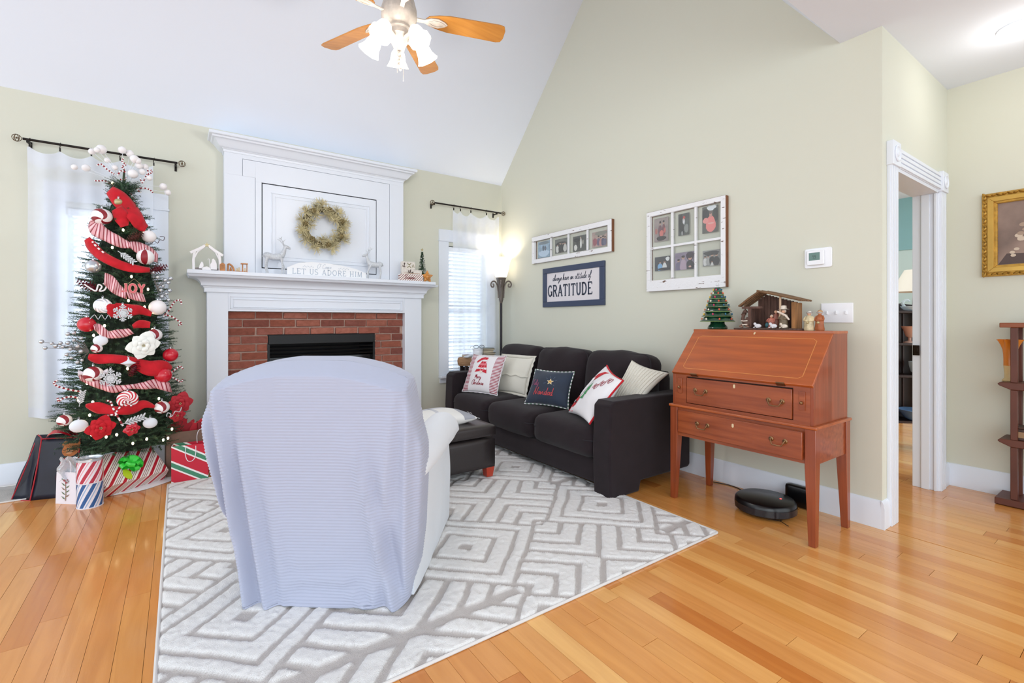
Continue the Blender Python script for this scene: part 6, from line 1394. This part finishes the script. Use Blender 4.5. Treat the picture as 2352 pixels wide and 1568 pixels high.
# ================================================================== CUSHIONS
M_CLO = mat('white_cotton', '#e9e6e8', .9, bump=.15, bscale=300); M_CREAM = mat('cream_corduroy', '#dcd8cc', .95, bump=.3, bscale=200); M_SRED = mat('stripe_red_cloth', '#9d2b42', .9); M_NVY = mat('navy_velvet', '#14243a', .7, sheen=.4, var=.2, vscale=10)
def cush(label, c4, thick, mats, mfn=None, seed=0, pinch=.07, N=44):
    c4 = [V(p) for p in c4]; c = V(((c4[0].x+c4[1].x)/2, (c4[0].y+c4[1].y)/2, min(c4[0].z, c4[1].z))); r0 = thing('cushion', label, 'cushion', c, 0, None)
    f, n = pillow_surf(*c4, thick, pinch, seed); o = pillow(r0, f, mats, 'cushion_cover', mfn, N); return r0, f
def frilly(f, m, root, amp=.02, n=160, side='all'):
    mb = MB(); pts = []
    for i in range(n): t = i/n*4; s_ = int(t); q = (t-s_)*2-1; pts.append(((q, -1), (1, q), (-q, 1), (-1, -q))[s_])
    vs = []
    for i, (a, b) in enumerate(pts): p = f(a*.995, b*.995, 0); q = f(a*(1+amp*2), b*(1+amp*2), .006*sin(i*.9)) if 0 else p+(p-f(0, 0, -.05)).normalized()*amp+V((.003*sin(i*1.1), .003*cos(i*1.3), 0)); vs += [p, q]
    mb.add(vs, [(2*i, 2*i+1, (2*i+3) % (2*n), (2*i+2) % (2*n)) for i in range(n)]); at(mb, root); o = mb.build('flange', m, root, recalc=False, sharp=180); s_ = o.modifiers.new('solid', 'SOLIDIFY'); s_.thickness = .004
# cream pillow behind the gnome pillow
k1 = [(2.58, 4.00, .45), (2.69, 3.60, .45), (2.80, 3.60, .80), (2.72, 4.02, .80)]
r0, f = cush('cream corduroy cushion with fringed flange behind the Merry Christmas cushion', k1, .10, M_CREAM, None, 3); frilly(f, M_CREAM, r0, .03)
mb = MB().tube([f(-1+2*i/20, -.1+.04*sin(i), .006) for i in range(21)], .008, 6); part(mb, 'gathered_band', M_CREAM, r0)
k1 = [(2.32, 4.15, .45), (2.46, 3.735, .45), (2.60, 3.78, .815), (2.46, 4.17, .815)]
def gn(a, b): return (1 if int((b+1)*27/2*1.0*2) % 2 else 0) if abs(a) > .64 else 0
r0, f = cush('white Merry Christmas cushion with gnome hat and striped sides', k1, .13, [M_CLO, M_SRED], gn, 1, .06, 54)
frilly(f, [M_CLO], r0, .008)
fc = lambda a, b, h=0: f(a, b, h)
mb = MB(); mb.fan([(-.38, .0), (0, .06), (.36, -.04), (.24, .42), (.14, .86), (-.08, .88), (-.22, .45)], fc, .0025, 0)
mb.fan([(-.06, .90), (-.28, .80), (-.46, .60), (-.40, .52), (-.22, .68), (-.04, .74)], fc, .0028, 0)
for i, (y, x0, x1) in enumerate(((.17, -.30, .29), (.40, -.20, .23), (.62, -.13, .18))): mb.fan([(x0, y), (x1, y-.01), (x1-.01, y+.10), (x0+.02, y+.10)], fc, .0032, 1 if i != 1 else 2)
for x in (-.02, .14): mb.fan([(x-.06, .06), (x+.0, .06), (x+.01, .8), (x-.02, .8)], fc, .0034, 2)
mb.fan(arc(.03, .02, .08, .075, 0, 340, 12), fc, .0045, 3); at(mb, r0); mb.build('gnome_hat_print', [M_RED, M_CLO, mat('plaid_pink', '#e2808a', .9), mat('nose_cream', '#e8d8cc', .8)], r0, smooth=False, recalc=False)
M_SCR = mat('crimson_thread', '#9c2338', .7); mb = MB(); script(mb, 'Merry', -.27, -.34, .24, fc, .014, .002, .0035, 0, .72, .15); script(mb, 'Christmas', -.42, -.66, .26, fc, .014, .002, .0035, 0, .78, .15); at(mb, r0); mb.build('lettering', M_SCR, r0, smooth=False, recalc=False)
# navy cushion
k1 = [(2.41, 3.235, .45), (2.545, 2.83, .45), (2.66, 2.88, .735), (2.535, 3.24, .735)]
r0, f = cush('navy Feliz Navidad cushion with gold star and white cord', k1, .12, M_NVY, None, 2, .08)
fc = lambda a, b, h=0: f(a, b, h); mb = MB(); pts = []
for i in range(88): t = i/88*4; s_ = int(t); q = (t-s_)*2-1; pts.append(f(*((q, -1), (1, q), (-q, 1), (-1, -q))[s_], 0))
mb.tube(pts, .0055, 6, lambda i, k: (i % 2), closed=True, twist=.5); part(mb, 'cord_trim', [M_CLO, mat('cord_green', '#6e8a78', .8)], r0)
mb = MB(); mb.fan([(x*.9+.12, y+.28) for x, y in star_poly(5, .20, .085)], fc, .003, 0); mb.fan([(x*.9+.12, y+.28) for x, y in star_poly(5, .12, .05)], fc, .005, 1)
for a in (20, 60, 100, 140, 320, 200): mb.ribbon([(.12+.22*cos(R(a)), .28+.24*sin(R(a))), (.12+.34*cos(R(a)), .28+.36*sin(R(a)))], .012, fc, .001, .0025, 2)
at(mb, r0); mb.build('star_patch', [mat('star_cream', '#ead9b0', .7), mat('star_gold', '#c99540', .5), mat('thread_grey', '#5f7488', .7)], r0, smooth=False, recalc=False)
mb = MB(); script(mb, 'Feliz', -.84, .02, .34, fc, .022, .002, .0035, 0, .66, .1); at(mb, r0); mb.build('lettering', mat('purple_thread', '#94506e', .7), r0, smooth=False, recalc=False)
mb = MB(); script(mb, 'Navidad', -.60, -.52, .44, fc, .024, .002, .0035, 0, .74, .05); at(mb, r0); mb.build('lettering', mat('coral_thread', '#c8484c', .7), r0, smooth=False, recalc=False)
# ribbed cream cushion and the HO HO HO cushion by the right arm
k1 = [(2.62, 2.53, .46), (2.70, 2.22, .60), (2.88, 2.12, .78), (2.80, 2.40, .86)]
r0, f = cush('cream ribbed cushion behind the red and white HO HO HO cushion', k1, .10, M_CREAM, None, 6, .10)
for k in range(11): a = -.85+.17*k; part(MB().tube([f(a, -.9+1.8*i/12, .002) for i in range(13)], .005, 5), 'rib', M_CREAM, r0)
k1 = [(2.43, 2.70, .455), (2.27, 2.31, .455), (2.52, 2.235, .74), (2.66, 2.52, .815)]
r0, f = cush('white HO HO HO cushion with red back, bearded man and green tree print', k1, .13, [M_CLO, M_REDM], None, 5, .09)
sidem = r0.children[0]; fc = lambda a, b, h=0: f(a, b, h)
mb = MB(); ell = lambda cx, cy, rx, ry, n=14: arc(cx, cy, rx, ry, 0, 360-360/n, n-1)
mb.fan([(-.95, -.95), (-.55, -.97), (-.40, -.70), (-.42, -.42), (-.70, -.30), (-.95, -.36)], fc, .0025, 0); mb.fan([(-.97, -.62), (-.45, -.68), (-.43, -.58), (-.97, -.50)], fc, .0035, 1); mb.fan(ell(-.68, -.60, .06, .06), fc, .0045, 2)
mb.fan([(-.92, -.35), (-.55, -.42), (-.40, -.05), (-.38, .30), (-.55, .50), (-.80, .42), (-.95, .1)], fc, .004, 2); mb.fan([(-.75, .42), (-.42, .40), (-.25, .70), (-.05, .95), (-.35, .88), (-.62, .66)], fc, .003, 0)
mb.fan([(-.42, -.45), (-.14, -.42), (-.20, -.25), (-.10, -.22), (-.18, -.02), (-.08, .0), (-.22, .32), (-.34, .02), (-.26, .0), (-.36, -.20), (-.30, -.24)], fc, .003, 3)
at(mb, r0); mb.build('bearded_man_print', [M_REDM, mat('belt_black', '#1a1616', .6), mat('beard_white', '#f2f1f2', .9), mat('print_tree_green', '#3f9156', .7)], r0, smooth=False, recalc=False)
mb = MB()
for k, (x, y) in enumerate(((.05, .12), (.26, .36), (.46, .60))): script(mb, 'HO', x, y, .24, fc, .015, .002, .0035, 0, .8, .1)
at(mb, r0); mb.build('lettering', M_SCR, r0, smooth=False, recalc=False)
mb = MB().tube([f(1, -1+2*i/20, 0) for i in range(21)]+[f(1-2*i/20, 1, 0) for i in range(21)], .007, 6); part(mb, 'red_edging', M_REDM, r0)
# plaid throw cushion and red box on the ottoman
M_PL1 = mat('plaid_cream', '#e6e5e2', .95, bump=.2, bscale=300); M_PL2 = mat('plaid_grey', '#a2a4ad', .95, bump=.2, bscale=300); M_PL3 = mat('plaid_pale', '#c6c7cd', .95)
def plaid(a, b): i = 1 if (-.1 < a < .0 or .62 < a < .95) else 0; j = 1 if b > .15 else 0; return (1 if i and j else (2 if (i or j) else 0)) if a < .6 else (1 if a < .93 else 0)
k1 = [(1.27, 2.985, .43), (1.80, 2.985, .44), (1.80, 3.36, .44), (1.27, 3.36, .43)]
r0, f = cush('grey and cream plaid cushion lying on the ottoman', k1, .135, [M_PL1, M_PL2, M_PL3], plaid, 7, .05, 54)
tg_ = MB().grid(10, 2, lambda u, v: f(.93+.03*v, -.7+.3*u, .006+.004*sin(u*9))); part(tg_, 'care_label', M_CLO, r0, recalc=False)
M_TM = mat('trim_white', '#f0f0f2', .9); mb = MB()
for k in range(26): p = f(-1, -1+2*k/25); q = f(1, -1+2*k/25); mb.tube([q, q+V((.014, .002*sin(k), -.004))], .002, 4); mb.tube([p, p+V((-.014, .0, .0))], .002, 4)
part(mb, 'fringe', M_TM, r0, kind='stuff')
r0 = thing('gift_box', 'small red gift box with white lettering print behind the plaid cushion', 'gift', (1.47, 3.325, .400), .2); 
r0.location = (1.30, 3.80, 0.02)
MB().box((0, 0, .26), (.22, .16, .52)).build('box', mat('red_card', '#b8182c', .5), r0, bevel=.003)
mb = MB(); [mb.ribbon([(x, z), (x+.012, z+.025)], .006, lambda a, b, h=0: V((a, -.08-h, b)), 0, .001) for x in (-.08, -.05, -.02, .01, .04, .07) for z in (.46, .42)]; mb.build('white_print', M_WHS, r0, smooth=False)

# ================================================================== ON TOP OF THE DESK
DZ = 1.0985
def dloc(u, x): p = on_x(u, 738, x); return p.y
tr_ = thing('ceramic_tree', 'glazed green ceramic Christmas tree with coloured lights on the desk', 'figurine', (2.975, dloc(1648, 2.975), DZ), -PI/2)
M_GC = mat('glazed_green', '#123a26', .12, var=.3, vscale=20, coat=.6); M_GL = mat('glaze_light_green', '#7f9f5a', .2, coat=.5)
k = (2.975*SY+dloc(1648, 2.975)*CY)/F
MB().lathe([(0, 0), (.060, 0), (.064, .006), (.060, .02), (.046, .034), (.044, .048), (.05, .055), (0, .055)], (0, 0, 0), 36, cap=False).build('base', M_GC, tr_)
NB = 8; z0 = .052
for i in range(NB):
    t = i/NB; r_ = .094*(1-t)**.85+.012; h_ = .036*(1-t*.35); wob = lambda a, q, i=i, r_=r_: .05*r_*sin(a*7+i*1.3) if q in (1, 2) else 0
    MB().lathe([(r_*.55, -.004), (r_*.98, -.002), (r_, .002), (r_*.93, h_*.35), (r_*.80, h_*.8), (r_*.6, h_*1.1), (0, h_*1.15)], (0, 0, z0), 40, 0, wob=wob, cap=False).build('tier', M_GC, tr_)
    MB().tube([((r_*(1+.05*sin(a*7+i*1.3)))*cos(a), (r_*(1+.05*sin(a*7+i*1.3)))*sin(a), z0+.001) for a in [2*PI*j/56 for j in range(56)]], .0016, 5, closed=True).build('glaze_edge', M_GL, tr_)
    for j in range(7):
        a = 2*PI*(j+.5*(i % 2))/7; c_ = ('#d65a3a', '#d8b23a', '#c02a5a', '#2a6a8a', '#e07a4a', '#e8dcc8')[(i*3+j) % 6]
        MB().sph(((r_*.93)*cos(a), (r_*.93)*sin(a), z0+h_*.45), .0058, 8, 6, 0, None, 1, 1, 1.3).build('light_peg', mat('peg_'+c_, c_, .2, coat=.5), tr_)
    z0 += h_*.92
MB().lathe([(0, -.01), (.010, 0), (.006, .012), (.012, .02), (0, .042)], (0, 0, z0), 12, cap=False).build('clear_star', glass_mat('clear_star', '#f2f2f4', .05, .5), tr_)
zt_ = z0
sty = dloc(1776, 3.0)
stb = thing('nativity_stable', 'rustic wooden nativity stable with plank walls on the desk', 'stable', (2.975, sty, DZ), -PI/2)
M_RW = mat('rustic_wood', '#5c4238', .85, var=.35, vscale=10, bump=.6, bscale=40, stretch=(6, 6, 1)); M_RL = mat('rustic_wood_light', '#8e6238', .8, var=.3, vscale=10, bump=.4, stretch=(6, 6, 1)); M_RR = mat('bark_roof', '#7a5c40', .9, var=.35, vscale=10, bump=.7, bscale=30, stretch=(1, 6, 6))
MB().prism([(-.215, -.045), (-.12, -.078), (.1, -.080), (.19, -.06), (.20, .06), (-.2, .06)], 0, .010, lambda a, b, h=0: V((a, b, h))).build('base', M_RW, stb, bevel=.002)
xl, xr = -.105, .150
for i in range(13):
    x = xl+(xr-xl)*(i+.5)/13; zt = .010+(.135+.085*(1-abs(x-(-.055))/.13) if x < -.055 else .22-.060*(x+.055)/.2); MB().box((x, .050, .01+(zt-.01)/2-.004), (.0175, .006+.002*(i % 2), zt-.02)).build('plank', M_RW, stb)
for x, m_ in ((xl, M_RW), (.075, mat('pale_stick', '#c2a68a', .7)), (xr, M_RL)):
    zt = .13 if x < -.06 else (.195 if x < .1 else .155); w__ = .010 if .07 < x < .08 else .022; MB().box((x, -.045 if x != xr else -.04, zt/2+.01), (w__, w__, zt)).build('post', m_, stb, bevel=.002)
MB().box((xr, .005, .085), (.012, .085, .15)).build('side_wall', M_RL, stb); MB().box((xl+.0, .01, .075), (.010, .08, .13)).build('side_wall', M_RW, stb)
MB().box((-.09, -.05, .138), (.13, .016, .014)).build('beam', M_RW, stb, bevel=.002)
for (xa, za, xb_, zb_, n_) in ((-.172, .148, -.045, .236, 5), (-.055, .240, .200, .172, 6)):
    for i in range(n_):
        y = -.072+.140*(i+.5)/n_; mb = MB().tube([(xa-.006*sin(i*2.2), y, za), ((xa+xb_)/2, y, (za+zb_)/2+.002), (xb_+.008*sin(i*3.1), y, zb_)], [.010, .012, .009], 7, flat=.6); mb.build('roof_slab', M_RR, stb)
def figurine(u, x, label, h_, parts, w_=1.0, rz=-PI/2, zb=DZ):
    r0 = thing('nativity_figurine', label, 'figurine', (x, dloc(u, x), zb), rz, None); robe, head, hair, extra = parts
    MB().lathe([(0, 0), (.022*w_, 0), (.024*w_, .006), (.020*w_, h_*.35), (.021*w_, h_*.55), (.014*w_, h_*.72), (.006, h_*.78), (0, h_*.78)], (0, 0, 0), 16, 0, wob=lambda a, i: .0016*sin(a*5+i) if 0 < i < 5 else 0, cap=False).build('robe', robe, r0)
    MB().sph((0, -.002, h_*.86), h_*.095, 12, 8).build('head', head, r0); MB().sph((0, .003, h_*.885), h_*.115, 12, 8, 0, None, 1, 1, 1).build('headcloth', hair, r0)
    for sg_ in (-1, 1): MB().tube(smooth_path([(sg_*.014*w_, 0, h_*.70), (sg_*.022*w_, -.010, h_*.52), (sg_*.006, -.022*w_, h_*.50)], 3), [.006]*3+[.0055]*3+[.005], 7).build('arm', robe, r0)
    extra(r0) if extra else None
    return r0
SK = mat('clay_skin', '#d8a98c', .5); RBR = mat('clay_brown_robe', '#8a5648', .5, var=.2, vscale=60); RPK = mat('clay_rose_robe', '#b06a5a', .5, var=.2, vscale=60); CRM = mat('clay_cream', '#dccfc0', .5, var=.15, vscale=60); OLV = mat('clay_olive', '#6a5c48', .6, var=.3, vscale=60); DKB = mat('clay_dark_brown', '#5a4034', .7, var=.3, vscale=40); TEAL = mat('clay_teal', '#2e5a62', .5); TERR = mat('clay_terracotta', '#a0582e', .5, var=.2, vscale=50)
BZ2 = DZ+.011
def hat(r0): MB().lathe([(.030, .112), (.018, .116), (.015, .134), (0, .137)], (0, 0, 0), 16, cap=False).build('hat', CRM, r0); MB().tube([(-.03, -.01, .10), (.02, -.018, .075), (.035, -.01, .05)], [.006, .007, .005], 6).build('shawl', CRM, r0)
figurine(1772, 2.945, 'kneeling rose-robed figurine inside the stable', .082, (RPK, SK, CRM, lambda r: MB().sph((-.018, -.012, .018), .014, 10, 8, 0, None, 1, 1, 1.2).build('blue_mantle', TEAL, r)), 1.0, zb=BZ2)
figurine(1783, 2.965, 'tall brown-robed figurine in the middle of the stable', .115, (RBR, SK, DKB, None), .9, zb=BZ2)
figurine(1800, 2.935, 'shepherd figurine with broad cream hat in the stable', .115, (OLV, SK, CRM, hat), 1.1, zb=BZ2)
def gift_(r): MB().sph((0, -.022, .045), .008, 8, 6).build('gift_pot', M_GOLD, r); MB().lathe([(.017, .098), (.018, .104), (.013, .106)], (0, 0, 0), 10).build('crown', mat('clay_grey', '#a79f98', .5), r)
figurine(1859, 2.96, 'cream and gold robed wise man figurine right of the stable', .112, (mat('clay_cream_gold', '#cfc09a', .45, var=.3, vscale=40), SK, mat('clay_white', '#e0dcd4', .5), gift_), 1.15)
figurine(1883, 2.965, 'terracotta robed wise man figurine nearest the light switch', .118, (TERR, SK, mat('clay_tan_hair', '#b08a60', .6), gift_), 1.0)
def lamb(u, x, label, s_=1, m=None, name='lamb_figurine'):
    r0 = thing(name, label, 'figurine', (x, dloc(u, x), BZ2), -PI/2); m = m or mat('lamb_white', '#e8e6ea', .6, bump=1, bscale=300)
    mb = MB(); mb.sph((0, 0, .013*s_), .013*s_, 14, 10, 0, None, 1.6, 1, 1); mb.sph((-.018*s_, -.002, .026*s_), .0085*s_, 10, 8); mb.tube([(-.012*s_, 0, .018*s_), (-.018*s_, 0, .026*s_)], .007*s_, 8); mb.build('body', m, r0)
    for sg_ in (-1, 1): MB().sph((-.017*s_, sg_*.009*s_, .029*s_), .0035*s_, 6, 5, 0, None, .6, 1.4, .6).build('ear', m, r0)
    for sg_ in (-1, 1): MB().tube([(sg_*.01*s_-.004, -.009*s_, .006*s_), (sg_*.01*s_-.014*s_, -.012*s_, .003)], .003*s_, 5).build('leg', m, r0)
lamb(1741, 2.915, 'white lamb figurine at the left front of the stable'); lamb(1777, 2.912, 'white lamb figurine at the middle front of the stable', 1.0); lamb(1801, 2.915, 'small cream sheep figurine under the hatted shepherd', .95, CRM)
cr = thing('camel_figurine', 'dark brown kneeling camel figurine at the left of the stable', 'figurine', (2.93, dloc(1714, 2.93), BZ2), -PI/2)
mb = MB(); mb.sph((.005, 0, .03), .026, 14, 10, 0, None, 1.1, .8, .9); mb.tube(smooth_path([(-.010, 0, .04), (-.022, 0, .05), (-.018, 0, .075), (-.008, 0, .092)], 3), [.016, .015, .013, .012, .011, .010, .010, .009, .009, .009], 9); mb.tube([(-.004, 0, .094), (-.018, 0, .090), (-.030, 0, .082)], [.011, .010, .006], 8); mb.sph((.008, 0, .056), .012, 10, 8); mb.build('body', DKB, cr)
for x, z in ((-.018, .012), (.022, .012)): MB().tube([(x, -.016, z+.008), (x-.012, -.022, z), (x+.010, -.024, .005)], .006, 6).build('leg', mat('clay_mid_brown', '#7d5d4c', .6), cr)
MB().lathe([(.020, 0), (.012, .012), (0, .026)], (-.006, 0, .096), 8, cap=False).build('peaked_hood', DKB, cr)
for z in (.045, .022): MB().tube([(-.024, -.014, z), (-.005, -.024, z-.002), (.018, -.018, z)], .0035, 6).build('bridle_band', CRM, cr)

# ================================================================== ALCOVE: PAINTING AND SHELF STAND
pg = thing('gilt_painting', 'floral painting in an ornate gilt frame on the right alcove wall', 'painting', (XD-.001, .56, 1.727))
M_GILT = mat('gilt_frame', '#b98d3c', .4, .55, var=.25, vscale=30, bump=.3, bscale=80); M_GILT2 = mat('gilt_frame_smooth', '#c39a48', .35, .5, var=.1)
fw = frame((XD-.001, .784, 1.446), (0, -1, 0), (0, 0, 1)); Wd, Hd = .62, .562
for nm, m_, a, b, h0, h1 in (('frame_back', M_GILT, .004, .075, 0, .018), ('frame_cove', M_GILT2, .032, .062, .018, .026), ('inner_lip', M_GILT2, .062, .078, .004, .014)):
    mb = MB()
    for p in ([(a, a), (Wd-a, a), (Wd-b, b), (b, b)], [(a, Hd-a), (b, Hd-b), (Wd-b, Hd-b), (Wd-a, Hd-a)], [(a, a), (b, b), (b, Hd-b), (a, Hd-a)], [(Wd-a, a), (Wd-a, Hd-a), (Wd-b, Hd-b), (Wd-b, b)]): mb.prism(p, h0, h1, fw)
    part(mb, nm, m_, pg, bevel=.002)
lf = None
def leaf(a, b, rot):
    mb = MB(); q = Matrix.Rotation(rot, 2); mb.add([fw(*(V((a, b))+q @ V(p)), h) for p, h in (((-.016, 0), .018), ((-.004, -.009), .022), ((.012, -.006), .026), ((.018, .002), .030), ((.008, .010), .024), ((-.006, .008), .022), ((0, 0), .036))], [(0, 1, 6), (1, 2, 6), (2, 3, 6), (3, 4, 6), (4, 5, 6), (5, 0, 6)]); return mb
for i in range(22):
    part(leaf(.018, .012+i*.0255, 1.57+(.5 if i % 2 else -.5)), 'carved_leaf', M_GILT, pg, smooth=False)
for i in range(23):
    for y in (.018, Hd-.018): part(leaf(.035+i*.0255, y, (.5 if i % 2 else -.5)), 'carved_leaf', M_GILT, pg, smooth=False)
for i in range(40): pass
part(MB().tube([fw(.076, .08+i*.01, .014) for i in range(41)], [.003+.0015*(i % 2) for i in range(41)], 6), 'bead_moulding', M_GILT, pg)
cnv = mat('canvas_sepia', '#a48c80', .7, var=.35, vscale=4, col2='#6d5c55')
cv_ = part(MB().prism([(.076, .076), (Wd-.076, .076), (Wd-.076, Hd-.076), (.076, Hd-.076)], .002, .006, fw), 'canvas', cnv, pg, smooth=False)
mb = MB(); rp = random.Random(6)
mb.prism([(.08, .08), (.45, .08), (.45, .20), (.30, .17), (.20, .145), (.12, .15)], .0061, .0064, fw, 1)
for i in range(46):
    x = .17+.25*rp.random(); y = .20+.15*rp.random()-.3*(x-.3)*.3; r_ = rp.uniform(.008, .020); mb.prism(arc(x, y, r_, r_*.75, 0, 330, 9), .0064+.0001*i*.3, .0068+.0001*i*.3, fw, 0 if i % 4 else 2)
for x, y in ((.145, .155), (.165, .175), (.15, .135), (.21, .40), (.24, .41), (.23, .39), (.26, .42)): mb.prism(arc(x, y, .013, .010, 0, 330, 9), .008, .0085, fw, 0)
part(mb, 'painted_blossoms', [mat('blossom_cream', '#cdbba8', .7), mat('painted_dark', '#5a4c4a', .8), mat('blossom_shadow', '#a8917f', .7)], pg, smooth=False)
et = thing('shelf_stand', 'dark red-brown open wooden shelf stand at the right edge', 'shelf', (4.31, .42, 0)); M_MAH = mat('mahogany', '#5a2f22', .45, var=.2, vscale=5, bump=.1); M_MAHL = mat('mahogany_top', '#8a4a28', .4, var=.15, vscale=5)
E0 = .683
part(bb(4.205, 4.425, .10, E0, .004, .045), 'base_board', M_MAH, et, bevel=.004); part(bb(4.215, 4.42, .10, E0-.02, 1.112, 1.142), 'top_board', M_MAHL, et, bevel=.004)
fe = frame((4.215, E0-.010, 0), (0, -1, 0), (0, 0, 1))
for zc in (.77, .415):
    part(MB().prism([(0, zc-.012), (.012, zc), (.55, zc), (.55, zc-.045), (.06, zc-.045), (.01, zc-.022)], 0, -.20, fe), 'shelf', M_MAH, et, bevel=.004)
for x in (4.235, 4.385):
    for y in (.60, .17):
        for z0, z1 in ((.045, .370), (.415, .725), (.77, 1.112)): part(bb(x-.014, x+.014, y-.016, y+.016, z0, z1), 'post', M_MAH, et, bevel=.003)
vs_ = thing('carnival_glass_vase', 'amber to clear ruffled glass vase on the upper shelf', 'vase', (4.30, .628, .7705)); M_AMB = glass_mat('amber_glass', '#e08a30', .1, .75); M_CLG = glass_mat('pale_amber_glass', '#ead2a0', .05, .6)
wv = lambda a, i: (.010 if i >= 5 else 0)*sin(a*7)
MB().lathe([(.034, 0), (.038, .006), (.026, .022), (.026, .05), (.028, .08), (.030, .10)], (0, 0, 0), 32, cap=False).build('clear_foot', M_CLG, vs_)
MB().lathe([(.030, .10), (.030, .14), (.031, .17), (.034, .20), (.040, .23), (.048, .255), (.052, .265)], (0, 0, 0), 48, 0, wob=lambda a, i: (.004*(i-3) if i > 3 else 0)*sin(a*7), cap=False).build('amber_rim', M_AMB, vs_)
bk_ = thing('carved_box', 'small dark carved box on the lower shelf of the stand', 'box', (4.29, .56, .4155)); MB().box((0, 0, .035), (.10, .10, .07)).build('body', mat('carved_dark', '#4a332a', .6, var=.3, vscale=50, bump=.8, bscale=90), bk_, bevel=.004); MB().box((0, 0, .078), (.108, .108, .012)).build('lid', mat('carved_dark', '#4a332a'), bk_, bevel=.004); MB().box((-.052, 0, .035), (.004, .05, .035)).build('inlay_panel', mat('carved_tan', '#9a7a5a', .6), bk_)

# ================================================================== DINING ROOM BEYOND THE DOOR
def far(u, t): d = ray(u, 738); return (d.x*t, d.y*t)
wx, wy = far(2084, 4.35)
wn = thing('curio_shelf', 'dark wooden open curio shelf seen through the doorway', 'shelf', (wx, wy, 0), YAW*-1+R(-10)); M_WAL = mat('dark_walnut', '#2e1a16', .35, var=.3, vscale=8)
for z in (1.235, .945, .655, .245): MB().box((0, 0, z), (.42, .24, .022)).build('shelf', M_WAL, wn, bevel=.003)
MB().box((0, .11, .78), (.42, .02, 1.05)).build('back_panel', M_WAL, wn)
for x in (-.2, .2): MB().box((x, 0, .76), (.02, .24, 1.0)).build('side_panel', M_WAL, wn)
for x in (-.02, .02): MB().box((x, .095, .80), (.012, .012, .9)).build('back_strip', mat('walnut_light', '#4a2a22', .3), wn)
for sx in (-.16, .03, .17):
    MB().tube(smooth_path([(sx, -.08, .235), (sx+.012, -.10, .14), (sx, -.09, .06), (sx-.02, -.11, .012)], 4), [.018]*4+[.014]*4+[.011]*4+[.015], 8).build('cabriole_leg', M_WAL, wn)
MB().prism([(-.2, 1.246), (.2, 1.246), (.14, 1.30), (.0, 1.32), (-.14, 1.30)], -.115, -.10, lambda a, b, h=0: V((a, -h, b))).build('pediment', M_WAL, wn)
G1 = glass_mat('clear_cut_glass', '#e6edf2', .05, .6); G2 = glass_mat('pink_glass', '#f0c4b4', .1, .6); G3 = glass_mat('blue_glass', '#7fa6d8', .1, .75)
def on_shelf(name, label, cat, dx, z, mb, nm, m): 
    p = wn.matrix_basis @ V((dx, -.06, 0)); r0 = thing(name, label, cat, (p.x, p.y, z), wn.rotation_euler.z); mb.build(nm, m, r0); return r0
on_shelf('glass_swan', 'clear glass bird dish on top of the dark curio shelf', 'dish', .0, 1.2465, MB().lathe([(.02, 0), (.06, .01), (.085, .04), (.08, .042), (.055, .016), (0, .01)], (0, 0, 0), 24, cap=False).tube(smooth_path([(-.05, 0, .03), (-.075, 0, .07), (-.04, 0, .10), (-.015, 0, .085)], 4), [.012]*6+[.009]*6+[.006], 8), 'bird_dish', G1)
on_shelf('glass_compote', 'pink glass footed vase on the second curio shelf', 'vase', -.015, .9565, MB().lathe([(.05, 0), (.045, .008), (.012, .02), (.012, .045), (.03, .06), (.045, .11), (.065, .15), (.062, .15), (.040, .11), (.0, .06)], (0, 0, 0), 24, cap=False), 'vase', G2)
on_shelf('glass_bowl', 'clear cut glass bowl on the third curio shelf', 'bowl', .05, .6665, MB().lathe([(.03, 0), (.03, .012), (.05, .03), (.062, .08), (.066, .12), (.062, .12), (.056, .08), (0, .03)], (0, 0, 0), 24, 0, wob=lambda a, i: .003*sin(a*9), cap=False), 'bowl', G1)
on_shelf('glass_basket', 'blue glass dish on the lowest curio shelf', 'dish', .02, .2565, MB().lathe([(.04, 0), (.07, .02), (.10, .07), (.13, .095), (.125, .098), (.09, .07), (0, .02)], (0, 0, 0), 28, 0, wob=lambda a, i: .008*sin(a*5) if i in (2, 3, 4) else 0, cap=False), 'dish', G3)
lx, ly = far(2099, 5.6); tl = thing('table_lamp', 'table lamp with pale shade in the dining room', 'lamp', (lx, ly, 0)); MB().lathe([(.22, 1.50), (.09, 1.76), (.085, 1.76), (.215, 1.50)], (0, 0, 0), 32, cap=False).build('lamp_shade', mat('shade_pale', '#ddd8cc', .8), tl); MB().lathe([(0, .78), (.08, .78), (.03, .82), (.05, 1.0), (.06, 1.15), (.02, 1.3), (.01, 1.52), (0, 1.52)], (0, 0, 0), 20, cap=False).build('lamp_base', mat('lamp_dark', '#2a2a2e', .4), tl)
ct = thing('console_table', 'small dark table under the dining room lamp', 'table', (lx, ly, 0)); MB().box((0, 0, .765), (.4, .4, .028)).build('table_top', M_WAL, ct)
for sx in (-1, 1):
    for sy in (-1, 1): MB().box((sx*.17, sy*.17, .375), (.03, .03, .75)).build('leg', M_WAL, ct)
